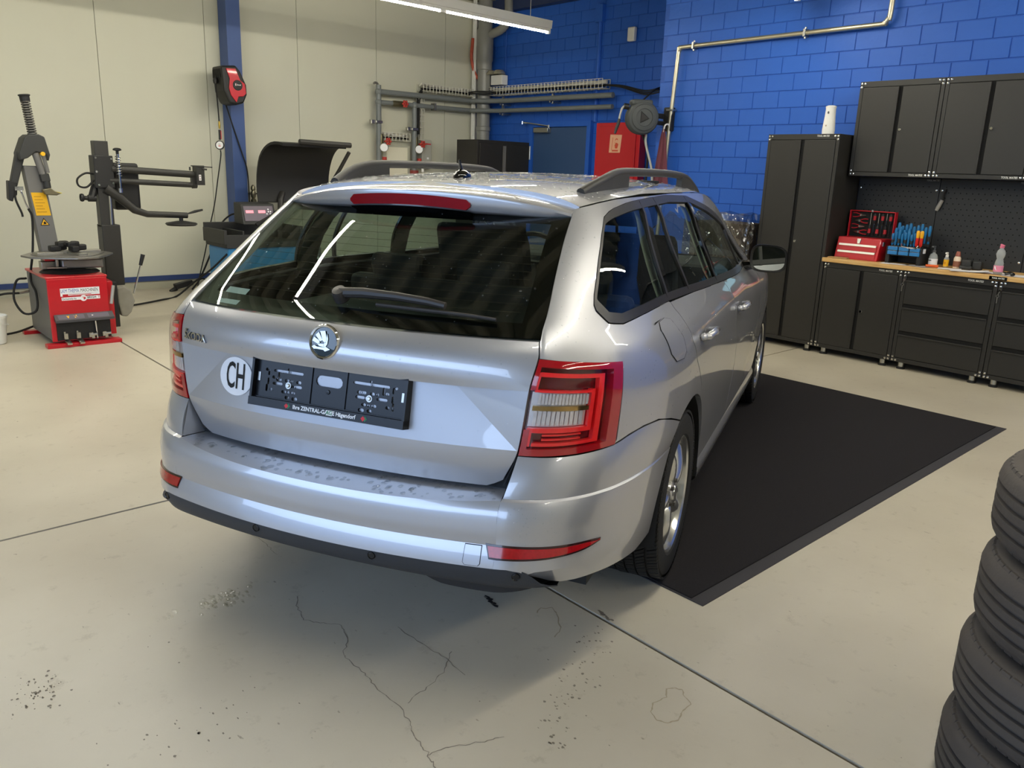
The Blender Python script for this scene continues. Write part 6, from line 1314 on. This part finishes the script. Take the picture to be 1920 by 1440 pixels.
# ------------------------------------------------------------------ black workshop cabinets (front faces look along -y)
BOLT = mat('rivet_chrome', '#e9e7e0', .18, 1.0, var=.02)
_bm = MB().lathe([(.0095, 0), (.0085, -.004), (.0001, -.006)], 10, axis=(0, 1, 0)); BOLT_ME = _bm.mesh('bolt', BOLT, 40)
FOOT_ME = MB().cyl((0, 0, .014), (0, 0, .060), .024, n=16).mesh('foot', STEEL, 40); PADME = MB().lathe([(.032, 0), (.032, .012), (.026, .02)], 16).mesh('foot_pad', RUBBER, 40)
LOCK_ME = MB().lathe([(.013, 0), (.013, -.008), (.010, -.012), (.0001, -.012)], 14, axis=(0, 1, 0)).mesh('lock', CHROME, 40)
WT = mat('badge_white', '#efefea', .4, emit=0); 
def badge(parent, x, y, z, size=.020, m=None):
    o = off(parent); put_text('badge_lettering', 'TOOL MATES', size, m or WT, parent, lambda a, b: (x + a - o.x, y - o.y, z + b - o.z), bold=.02, sx=.92, shear=.15)
def corner_bolts(t, x, y, z, sx, sz):
    for a, b in ((0, 0), (.026, 0), (0, .026)): o = off(t); link('bolt', BOLT_ME, t, loc=(x + sx * a - o.x, y - o.y, z + sz * b - o.z))
def cabinet(name, label, x0, x1, z0, z1, yf, yb, kind, feet=True, group=None, bolts=True, badge_at=None):
    t = thing(name, label, 'cabinet', ((x0 + x1) / 2, (yf + yb) / 2, 0 if feet else z0), group=group); g = .0015
    bz0 = z0 + (.058 if feet else 0); F = .030
    c = MB().bx(x0 + g, x1 - g, yf + .012, yb, bz0, z1)
    bw(c, 'carcass', BLACK_STEEL, t, 0, .003)
    f = MB().bx(x0 + g, x0 + F, yf, yf + .012, bz0, z1).bx(x1 - F, x1 - g, yf, yf + .012, bz0, z1).bx(x0 + F, x1 - F, yf, yf + .012, z1 - .045, z1).bx(x0 + F, x1 - F, yf, yf + .012, bz0, bz0 + .032)
    bw(f, 'face_frame', BLACK_STEEL, t, 0, .002)
    a0, a1, b0, b1 = x0 + F + .003, x1 - F - .003, bz0 + .035, z1 - .048; mid = (a0 + a1) / 2
    if kind == 'doors':
        for k, (p, q) in enumerate(((a0, mid - .014), (mid + .020, a1))):
            d = bw(MB().bx(p, q, yf - .004, yf + .011, b0, b1), 'door', BLACK_STEEL, t, 0, .003)
            if k: o = off(d); link('lock', LOCK_ME, d, loc=(p + .022 - o.x, yf - .004 - o.y, (b0 + b1) / 2 - (.0 if z1 < 1 else 0) - o.z))
        bw(MB().bx(mid - .014, mid + .020, yf + .008, yf + .0125, b0, b1), 'handle_recess', GAP, t, 0)
        bw(MB().bx(mid - .016, mid - .010, yf - .010, yf + .006, b0, b1), 'handle_strip', BLACK_STEEL, t, 0, .002)
    else:
        n = 3; h = (b1 - b0) / n
        for k in range(n):
            zz0 = b0 + k * h + .003; zz1 = b0 + (k + 1) * h - .034
            d = bw(MB().bx(a0, a1, yf - .004, yf + .011, zz0, zz1), 'drawer', BLACK_STEEL, t, 0, .003)
            bw(MB().bx(a0, a1, yf - .012, yf + .0, zz1 - .004, zz1 + .007), 'handle_lip', BLACK_STEEL, d, 0, .002)
            bw(MB().bx(a0, a1, yf + .006, yf + .0125, zz1, zz1 + .034), 'handle_recess', GAP, t, 0)
        o = off(t); link('lock', LOCK_ME, t, loc=(x0 + .017 - o.x, yf - o.y, z1 - .075 - o.z))
        ky = MB().lathe([(.008, -.001), (.011, -.001), (.011, .001), (.008, .001)], 10, (x0 + .010, yf - .014, z1 - .112), (0, 1, 0), closed=True).bx(x0 + .006, x0 + .013, yf - .016, yf - .013, z1 - .165, z1 - .124).tube([(x0 + .017, yf - .012, z1 - .078), (x0 + .011, yf - .014, z1 - .102)], .0015, 4); bw(ky, 'key', STEEL, t, 0)
    if bolts:
        for (x, sx) in ((x0 + .016, 1), (x1 - .016, -1)):
            for (z, sz) in ((z1 - .018, -1), (bz0 + .016, 1)): corner_bolts(t, x, yf, z, sx, sz)
    if feet:
        for x in (x0 + .075, x1 - .075):
            for y in (yf + .045, yb - .06): o = off(t); link('foot', FOOT_ME, t, loc=(x - o.x, y - o.y, -o.z + .0)); link('foot_pad', PADME, t, loc=(x - o.x, y - o.y, -o.z))
    if badge_at: badge(t, badge_at[0], yf - .0012, badge_at[1])
    return t
YF = 6.65
cabinet('tall_cabinet', 'tall black two-door steel cabinet with a white dispenser on top', -4.10, -3.435, 0, 1.845, YF, 7.10, 'doors', badge_at=(-3.585, 1.828))
cabinet('base_cabinet', 'black base cabinet with two doors beside the tall cabinet', -3.430, -2.757, 0, .797, YF, 7.10, 'doors', badge_at=(-2.90, .776))
cabinet('drawer_cabinet', 'black three-drawer base cabinet next to the two-door base cabinet', -2.755, -2.062, 0, .797, YF, 7.10, 'drawers', badge_at=(-2.22, .776))
cabinet('drawer_cabinet', 'black three-drawer base cabinet cut by the right edge', -2.060, -1.367, 0, .797, YF, 7.10, 'drawers', badge_at=(-1.52, .776))
YU = 6.83
cabinet('wall_cabinet', 'black two-door wall cabinet nearest the tall cabinet', -3.412, -2.738, 1.515, 2.262, YU, 7.10, 'doors', False, badge_at=(-2.86, 1.531))
cabinet('wall_cabinet', 'black two-door wall cabinet hanging over the water bottle', -2.736, -2.062, 1.515, 2.262, YU, 7.10, 'doors', False, badge_at=(-2.18, 1.531))
cabinet('wall_cabinet', 'black wall cabinet of which only a sliver shows at the right edge', -2.060, -1.386, 1.515, 2.262, YU, 7.10, 'doors', False, badge_at=(-1.51, 1.531))
WOOD = bpy.data.materials.new('bamboo_top'); WOOD.use_nodes = True
nt = WOOD.node_tree; b = nt.nodes['Principled BSDF']; tc = nt.nodes.new('ShaderNodeTexCoord'); mp = nt.nodes.new('ShaderNodeMapping'); mp.inputs['Scale'].default_value = (3, 60, 60)
ns = nt.nodes.new('ShaderNodeTexNoise'); ns.inputs['Scale'].default_value = 2; rp_ = nt.nodes.new('ShaderNodeValToRGB'); e = rp_.color_ramp.elements; e[0].position = .3; e[0].color = lin('#c99a58'); e[1].position = .7; e[1].color = lin('#e3bd80')
nt.links.new(tc.outputs['Object'], mp.inputs[0]); nt.links.new(mp.outputs[0], ns.inputs['Vector']); nt.links.new(ns.outputs['Fac'], rp_.inputs[0]); nt.links.new(rp_.outputs[0], b.inputs['Base Color']); b.inputs['Roughness'].default_value = .4
ZT = .832
wt = solo(MB().bx(-3.445, -1.36, 6.628, 7.10, .798, ZT), 'worktop', WOOD, 'light wooden worktop running over the black base cabinets', 'worktop', smooth=0, bevel=.004)
o = wt.location; wtb = MB().bx(-2.125 - o.x, -2.005 - o.x, 6.624 - o.y, 6.628 - o.y, .801 - o.z, .828 - o.z).build('name_plate', GLOSS_BLACK, wt, 0)
put_text('badge_lettering', 'TOOL MATES', .016, WT, wt, lambda a, b: (-2.065 + a - o.x, 6.6235 - o.y, .8145 + b - o.z), bold=.02, sx=.88, shear=.15)
HOLE = mat('peg_hole', '#0c0d0d', .9, var=.1)
PEGB = mat('pegboard_black', '#282a2c', .5, var=.05, bump=.03, bscale=300)
for k, (a, b) in enumerate(((-3.430, -2.756), (-2.752, -2.064), (-2.060, -1.37))):
    lab = ('black perforated tool board behind the red toolbox', 'black perforated tool board with a hanging lamp at its left edge', 'black perforated tool board at the right edge of the picture')[k]
    t = thing('pegboard', lab, 'tool board', ((a + b) / 2, 7.095, ZT), group=None)
    bw(MB().bx(a, b, 7.085, 7.10, ZT + .002, 1.513), 'board', PEGB, t, 0, .002)
    hm_ = MB(); z = .90
    r = 0
    while z < 1.46:
        x = a + .05 + (.0 if r % 2 else .0225)
        while x < b - .04: hm_.bx(x - .0045, x + .0045, 7.0845, 7.0855, z - .0045, z + .0045); x += .045
        z += .042; r += 1
    ho_ = bw(hm_, 'peg_holes', HOLE, t, 0); ho_['kind'] = 'stuff'
    for x in (a + .02, b - .02):
        for z in (.905, 1.42): o = off(t); link('bolt', BOLT_ME, t, loc=(x - o.x, 7.085 - o.y, z - o.z))
    badge(t, b - .06, 7.0835, 1.497, .018, mat('badge_grey', '#8c8d8c', .4, var=.02))
# --- on the worktop
TB = thing('toolbox', 'open red metal toolbox with pliers and screwdrivers in its lid', 'toolbox', (-3.21, 6.86, ZT))
bd = MB(); bd.add([(x, y, z) for x in (-3.395, -3.025) for y, z in ((6.735, ZT), (6.955, ZT), (6.955, 1.012), (6.775, 1.012))], [(0, 1, 2, 3), (7, 6, 5, 4), (0, 4, 5, 1), (1, 5, 6, 2), (2, 6, 7, 3), (3, 7, 4, 0)])
bw(bd, 'box_body', RED_PAINT, TB, 0, .005)
TF = lambda x, z, h: (x, 6.735 + (z - ZT) * .222 - h, z)
for k, (z0, z1) in enumerate(((.848, .895), (.905, .952))):
    d = MB(); d.add([TF(x, z, h) for h in (0, .006) for x, z in ((-3.375, z0), (-3.045, z0), (-3.045, z1), (-3.375, z1))], [(4, 5, 6, 7), (0, 1, 5, 4), (1, 2, 6, 5), (2, 3, 7, 6), (3, 0, 4, 7)]); dd = bw(d, 'drawer', RED_PAINT, TB, 0)
    h_ = MB(); h_.add([TF(x, z, h) for h in (.004, .016) for x, z in ((-3.37, z1 - .009), (-3.05, z1 - .009), (-3.05, z1 + .007), (-3.37, z1 + .007))], [(4, 5, 6, 7), (0, 1, 5, 4), (1, 2, 6, 5), (2, 3, 7, 6), (3, 0, 4, 7)]); bw(h_, 'drawer_handle', mat('handle_alu', '#d6d3cc', .3, .6, var=.03), dd, 0)
cp_ = MB(); cp_.add([TF(x, z, h) for h in (0, .010) for x, z in ((-3.225, 1.005), (-3.19, 1.005), (-3.198, .965), (-3.217, .965))], [(3, 2, 1, 0), (4, 5, 6, 7), (0, 1, 5, 4), (1, 2, 6, 5), (2, 3, 7, 6), (3, 0, 4, 7)]); bw(cp_, 'latch', STEEL, TB, 0, .002)
bw(MB().bx(-3.026, -3.015, 6.80, 6.835, .955, .99), 'side_handle', STEEL, TB, 0, .003)
ld = MB().bx(-3.41, -3.015, 6.975, 6.995, 1.005, 1.232).bx(-3.41, -3.402, 6.945, 6.98, 1.005, 1.232).bx(-3.023, -3.015, 6.945, 6.98, 1.005, 1.232).bx(-3.41, -3.015, 6.945, 6.98, 1.224, 1.232)
lid = bw(ld, 'lid', RED_PAINT, TB, 0, .003); bw(MB().bx(-3.40, -3.025, 6.968, 6.976, 1.01, 1.222), 'lid_lining', mat('lining_black', '#141313', .8, var=.1), lid, 0)
bw(MB().bx(-3.22, -3.205, 6.94, 6.965, 1.222, 1.240), 'lid_latch', STEEL, lid, 0, .003)
GRIP_R = mat('plier_grip_red', '#b3242e', .5, var=.06)
for k in range(4):
    z = 1.045 + .047 * k + .006; fl2 = 1 if k % 2 else -1; xc = -3.315; t = thing('pliers', ('red-handled pliers in the toolbox lid, lowest of the four', 'red-handled pliers in the toolbox lid, second from the bottom', 'red-handled pliers in the toolbox lid, third from the bottom', 'red-handled pliers in the toolbox lid, topmost of the four')[k], 'pliers', (xc, 6.958, z), group='pliers in the toolbox lid')
    fl2 = (-1, 1, -1, 1)[k]
    for s_ in (1, -1): bw(MB().tube(smooth_path([(xc + fl2 * .004, 6.958, z + s_ * .002), (xc - fl2 * .02, 6.958, z + s_ * .012), (xc - fl2 * .045, 6.958, z + s_ * .017), (xc - fl2 * .068, 6.958, z + s_ * .016)], 3), .0045, 6), 'grip', GRIP_R, t, 50)
    bw(MB().cyl((xc + fl2 * .004, 6.952, z), (xc + fl2 * .004, 6.964, z), .010, n=10).tube([(xc + fl2 * .008, 6.958, z), (xc + fl2 * .026, 6.958, z), (xc + fl2 * .045, 6.958, z)], [.010, .008, .004], 6), 'jaws', STEEL, t)
for k in range(6):
    x = -3.225 + .034 * k; up_ = k % 2; zb, zt2 = 1.025, 1.215
    t = thing('screwdriver', 'black and red screwdriver in the toolbox lid, %s from the left' % ('first', 'second', 'third', 'fourth', 'fifth', 'sixth')[k], 'screwdriver', (x, 6.958, zb), group='screwdrivers in the toolbox lid')
    z0, z1, s_ = (zt2, zb, -1) if up_ else (zb, zt2, 1)
    bw(MB().lathe([(.0001, 0), (.010, .004), (.0125, .02), (.011, .06), (.0125, .075), (.007, .088)], 10, (x, 6.958, z0), (0, 0, s_)), 'handle', BLACK_PLASTIC, t)
    bw(MB().lathe([(.0129, .022), (.0115, .058)], 10, (x, 6.958, z0), (0, 0, s_)), 'grip_inlay', GRIP_R, t)
    bw(MB().cyl((x, 6.958, z0 + s_ * .085), (x, 6.958, z1), .003, n=6), 'shaft', CHROME, t)
RK = thing('screwdriver_rack', 'black tool rack with blue bit boxes in front, standing beside the red toolbox', 'rack', (-2.83, 6.83, ZT))
rk = MB(); rk.bx(-2.965, -2.93, 6.745, 6.93, ZT, .97).bx(-2.715, -2.68, 6.745, 6.93, ZT, .97).bx(-2.93, -2.715, 6.75, 6.93, .895, .975).bx(-2.93, -2.715, 6.90, 6.93, ZT, .90).bx(-2.965, -2.68, 6.86, 6.93, .97, 1.0)
bw(rk, 'stand', BLACK_PLASTIC, RK, 0, .008)
BITB = mat('bit_box_blue', '#2f7dbd', .35, var=.06); HB = mat('handle_blue', '#1f6fa6', .4, var=.08)
for r in range(2):
    for c in range(3):
        x = -2.955 + .088 * c + .008; z = .905 + .034 * r; bbx = bw(MB().bx(x, x + .078, 6.735, 6.752, z, z + .029), 'bit_box', BITB, RK, 0, .003); m_ = MB()
        for q in range(7): m_.bx(x + .008 + q * .0095, x + .0125 + q * .0095, 6.738, 6.75, z + .024, z + .034)
        bo = bw(m_, 'bits', STEEL, bbx, 0)
bw(MB().tube([(-2.845, 6.742, .995), (-2.84, 6.735, .975), (-2.72, 6.735, .965), (-2.715, 6.742, .99)], .004, 6).box((-2.77, 6.736, .968), (.05, .012, .010)), 'hook_bar', CHROME, RK)
bw(MB().bx(-2.68, -2.672, 6.77, 6.80, .93, .965), 'rack_label', WHITE_VINYL, RK, 0)
n_ = 0; ordn = ['first', 'second', 'third', 'fourth', 'fifth', 'sixth', 'seventh', 'eighth', 'ninth', 'tenth', 'eleventh', 'twelfth', 'thirteenth', 'fourteenth']
for row, (y, z0, hgt, cnt) in enumerate(((6.80, .985, .085, 9), (6.845, .99, .11, 8), (6.89, 1.005, .125, 9))):
    for k in range(cnt):
        x = -2.945 + (.245 / (cnt - 1)) * k * (.82 if row == 0 else 1); yel = (row == 1 and k >= 6)
        if row == 0 and k > 7: continue
        rn = ('front', 'middle', 'back')[row]
        lab = ('yellow and red insulated screwdriver in the black rack, %s of two' % ('left' if k == 6 else 'right')) if yel else 'blue-handled screwdriver in the %s row of the rack, %s from the left' % (rn, ordn[k])
        t = thing('rack_screwdriver', lab, 'screwdriver', (x, y, z0 - .06), group='screwdrivers in the black rack'); h = hgt + .012 * ((k * 7 + row) % 3)
        if yel: x = -2.742 + .030 * (k - 6); y = 6.78; t.location = (x, y, z0 - .06); h = .115
        L = [(.004, -.012), (.009, .0), (.0075, h * .35), (.0125, h * .62), (.0135, h * .85), (.009, h), (.0001, h * 1.01)]
        if yel:
            bw(MB().lathe([(.005, -.012), (.013, .0), (.012, h * .45), (.0115, h * .55)], 10, (x, y, z0)), 'handle', mat('handle_signal_red', '#d8261c', .4, var=.04), t); bw(MB().lathe([(.0118, h * .5), (.014, h * .72), (.0135, h * .92), (.009, h), (.0001, h * 1.01)], 10, (x, y, z0)), 'handle_end', mat('handle_yellow', '#f2b21a', .4, var=.04), t)
        else:
            bw(MB().lathe(L, 8, (x, y, z0)), 'handle', HB, t)
            if k % 2 == 0: bw(MB().lathe([(.0092, h * .1), (.0085, h * .4)], 8, (x, y, z0)), 'grip_ring', DARK_PLASTIC, t)
        bw(MB().cyl((x, y, z0 - .06), (x, y, z0), .003, n=6), 'shaft', STEEL, t)
CLEARPL = mat('clear_bottle', '#dfe4e6', .08, spec=.8); MATS['clear_bottle'].node_tree.nodes['Principled BSDF'].inputs['Alpha'].default_value = .35; LIQ = mat('clear_liquid', '#dfe3e4', .05, trans=.9, ior=1.33)
def bottle(name, label, x, y, prof, m, parts, n=20):
    t = thing(name, label, 'bottle', (x, y, ZT)); bw(MB().lathe([(r, ZT + h) for r, h in prof], n, (x, y, 0)), 'bottle_body', m, t, 50)
    for nm, pr, mm in parts: bw(MB().lathe([(r, ZT + h) for r, h in pr], n, (x, y, 0)), nm, mm, t, 40)
    return t
so_ = bottle('soap_bottle', 'clear pump bottle with white label beside the screwdriver rack', -2.625, 6.85, [(.0001, .002), (.030, .002), (.033, .01), (.033, .075), (.026, .095), (.012, .105), (.011, .115)], CLEARPL, [('bottle_label', [(.0335, .012), (.0335, .062)], WHITE_VINYL), ('pump_collar', [(.013, .112), (.013, .128), (.006, .13), (.006, .15)], GREY_PLASTIC)])
bw(MB().box((-2.63, 6.84, ZT + .155), (.02, .045, .012)), 'pump_head', GREY_PLASTIC, so_, 0, .003)
bw(MB().add([(-2.625 + .0345 * math.sin(a), 6.85 - .0345 * math.cos(a), ZT + z) for a in (-.9, -.45, 0) for z in (.045, .052)], [(0, 2, 3, 1), (2, 4, 5, 3)]), 'label_print', INK, so_, 0)
sp_ = bottle('spray_bottle', 'small spray bottle with yellow label left of the brown bottle', -2.535, 6.88, [(.0001, .002), (.018, .002), (.019, .006), (.019, .07), (.010, .085)], CLEARPL, [('bottle_label', [(.0194, .008), (.0194, .062)], YELLOW), ('spray_cap', [(.011, .082), (.011, .098), (.008, .10), (.008, .118), (.0001, .12)], WHITE_PLASTIC)])
bw(MB().box((-2.535, 6.868, ZT + .112), (.014, .03, .012)), 'nozzle', WHITE_PLASTIC, sp_, 0, .002)
bw(MB().add([(-2.535 + .0199 * math.sin(a), 6.88 - .0199 * math.cos(a), ZT + z) for a in (-.7, -.2, .3) for z in (.025, .045)], [(0, 2, 3, 1), (2, 4, 5, 3)]), 'label_print', mat('print_orange', '#c98a10', .5), sp_, 0)
bottle('care_bottle', 'cream bottle with brown cap and brown label on the worktop', -2.455, 6.88, [(.0001, .002), (.024, .002), (.026, .008), (.026, .08), (.018, .095)], mat('bottle_cream', '#e2cdb4', .4, var=.03), [('bottle_label', [(.0265, .014), (.0265, .058)], mat('label_brown2', '#8d5a44', .5, var=.3, vscale=60)), ('bottle_cap', [(.018, .094), (.019, .10), (.015, .125), (.013, .132), (.0001, .133)], mat('cap_brown', '#9a5a4a', .45, var=.05))])
wb_ = bottle('water_bottle', 'clear water bottle with pink cap and pink label on the worktop', -2.108, 6.73, [(.0001, .003), (.026, .003), (.031, .012), (.032, .03), (.031, .075), (.030, .09), (.022, .115), (.030, .14), (.032, .155), (.027, .175), (.013, .192), (.012, .20)], CLEARPL, [('bottle_label', [(.0325, .022), (.0325, .068)], mat('label_pink', '#ea8fae', .45, var=.25, vscale=25)), ('bottle_cap', [(.014, .196), (.015, .20), (.013, .214), (.0001, .215)], mat('cap_pink', '#ee7f9e', .4, var=.04))], 24)
bw(MB().box((-2.103, 6.72, ZT + .217), (.03, .02, .010), rotm('Y', 20)), 'drink_spout', MATS['cap_pink'], wb_, 0, .003); bw(MB().lathe([(.0001, ZT + .006), (.025, ZT + .006), (.029, ZT + .014), (.029, ZT + .09), (.0205, ZT + .115), (.028, ZT + .14), (.0001, ZT + .141)], 20, (-2.108, 6.73, 0)), 'water', LIQ, wb_, 50)
bw(MB().add([(-2.108 + .033 * math.sin(a), 6.73 - .033 * math.cos(a), ZT + z) for a, z in ((-.7, .06), (-.4, .062), (.0, .03), (-.35, .04), (-.55, .045))], [(4, 3, 1, 0), (3, 2, 1)]), 'label_print', WHITE_VINYL, wb_, 0)
def sheet(x, y, w, d, rz, label, dz=0.0, curl=0.0, name='paper_sheet'):
    m_ = MB(); R_ = Matrix.Rotation(rz, 3, 'Z'); f = lambda a, b, h: tuple(R_ @ Vector((a, b, h)) + Vector((x, y, ZT)))
    for h in (.0008 + dz, .0022 + dz): m_.grid(lambda a, b: f(a, b, h + curl * max(0, (a / w + .5) - .4) ** 2), [w * (i / 8 - .5) for i in range(9)], [-d / 2, d / 2], flip=h < .002 + dz)
    return solo(m_, name, PAPER, label, 'paper', smooth=0)
sheet(-2.86, 6.705, .21, .10, .12, 'white paper sheet before the screwdriver rack')
sheet(-2.69, 6.735, .20, .13, -.3, 'grey paper sheet reaching towards the orange marker').data.materials[0] = mat('grey_paper', '#a5a1a4', .7, var=.05)
sheet(-2.46, 6.76, .16, .12, .25, 'white paper sheet before the cream bottle', curl=.01)
sheet(-2.30, 6.72, .26, .15, .35, 'white paper sheets lying slightly curled left of the water bottle', .002, .03)
sheet(-2.18, 6.80, .22, .14, -.1, 'white paper sheet partly behind the water bottle')
sheet(-1.97, 6.76, .20, .17, .1, 'white paper sheet to the right of the water bottle')
solo(MB().cyl((-2.63, 6.735, ZT + .012), (-2.545, 6.765, ZT + .012), .010, n=10), 'marker_pen', mat('marker_orange', '#e8662a', .4, var=.04), 'orange marker pen lying on the papers', 'marker')
solo(MB().bx(-2.42, -2.35, 6.87, 6.93, ZT, ZT + .075).bx(-2.345, -2.28, 6.88, 6.94, ZT, ZT + .07).bx(-2.42, -2.33, 6.83, 6.87, ZT, ZT + .03), 'charger_block', DARK_PLASTIC, 'dark tool charger standing against the perforated board', 'charger', bevel=.01)
solo(MB().tube(smooth_path([(-2.05, 6.70, ZT + .012), (-2.02, 6.715, ZT + .022), (-1.99, 6.70, ZT + .015), (-2.0, 6.68, ZT + .01)]), .010, 8).tube([(-2.05, 6.72, ZT + .02), (-2.10, 6.78, ZT + .02)], .005, 6), 'sunglasses', GLOSS_BLACK, 'black glasses lying by the foot of the water bottle', 'glasses', smooth=50)
solo(MB().box((-3.335, 6.70, ZT + .006), (.16, .07, .008), rotm('Z', 8)), 'cardboard_piece', mat('cardboard', '#b08d5f', .8, var=.08), 'small cardboard piece at the left end of the worktop', 'cardboard', smooth=0)
fr_ = thing('air_freshener', 'white air freshener dispenser standing on the tall black cabinet', 'dispenser', (-3.60, 6.75, 1.846))
af = MB().lathe([(.0001, 1.846), (.052, 1.846), (.054, 1.88), (.045, 1.99), (.042, 2.05), (.046, 2.07), (.030, 2.078), (.0001, 2.08)], 20, (-3.60, 6.75, 0)); af.v = [(x, 6.75 + (y - 6.75) * .8, z) for x, y, z in af.v]
bw(af, 'dispenser_case', WHITE_PLASTIC, fr_, 40); bw(MB().sphere((-3.60, 6.712, 2.02), .008, 8, 6, (1, .4, 1.4)), 'sensor_eye', GREY_PLASTIC, fr_); bw(MB().sphere((-3.605, 6.707, 1.915), .007, 8, 6, (1, .4, 1)), 'spray_button', mat('button_beige', '#b9a58c', .5), fr_)
lp = thing('inspection_lamp', 'small grey and black hand lamp hanging on the tool board', 'lamp', (-2.715, 7.07, 1.25))
bw(MB().tube([(-2.715, 7.07, 1.345), (-2.735, 7.065, 1.29), (-2.745, 7.065, 1.262)], [.014, .016, .013], 10), 'lamp_handle', mat('lamp_grey', '#9d9a92', .45, var=.05), lp); bw(MB().tube(smooth_path([(-2.71, 7.068, 1.345), (-2.712, 7.066, 1.385), (-2.70, 7.07, 1.42), (-2.70, 7.084, 1.428)]), .007, 8), 'lamp_neck', BLACK_PLASTIC, lp, 50)
# ------------------------------------------------------------------ floor mat and tyre stack
MATM = mat('mat_fibre', '#2a282a', .95, var=.22, vscale=140, bump=.5, bscale=900, spec=.2); MATE = mat('mat_rubber_edge', '#39373a', .6, var=.08)
c0 = (-1.425, 2.222); c1 = (-1.523, 5.545); c2 = (-4.55, 5.52); c3 = (-4.45, 2.19)
mt = thing('floor_mat', 'large black fibre floor mat with rubber edge under the right wheels', 'mat', ((c0[0] + c2[0]) / 2, (c0[1] + c1[1]) / 2, 0)); e = .055
bw(MB().prism([c0, c1, c2, c3], .0005, .004), 'rubber_edge', MATE, mt, 0); bw(MB().prism([(c0[0] - e, c0[1] + .008), (c1[0] - e, c1[1] - .02), (c2[0] + e, c2[1] - .02), (c3[0] + e, c3[1] + .008)], .003, .0085), 'fibre_field', MATM, mt, 0)
TYRE_S = tyre_mesh(.322, .2005, .205, False)
old = mat('worn_tyre_rubber', '#4b4540', .75, var=.25, vscale=9, bump=.12, bscale=90); TYRE_S.materials[0] = old
for k, (x, y, rz, lab) in enumerate(((-.270, 2.125, .2, 'bottom tyre of the stack at the right edge'), (-.275, 2.165, 1.1, 'second tyre from the bottom of the stack'), (-.272, 2.200, 2.3, 'second tyre from the top of the stack'), (-.280, 2.240, .7, 'top tyre of the stack, worn and dusty'))):
    t = tag(link('loose_tyre', TYRE_S, None, loc=(x, y, .1025 + .2055 * k)), lab, 'tyre', 'stack of four worn tyres'); t.rotation_euler = (0, PI / 2, rz)
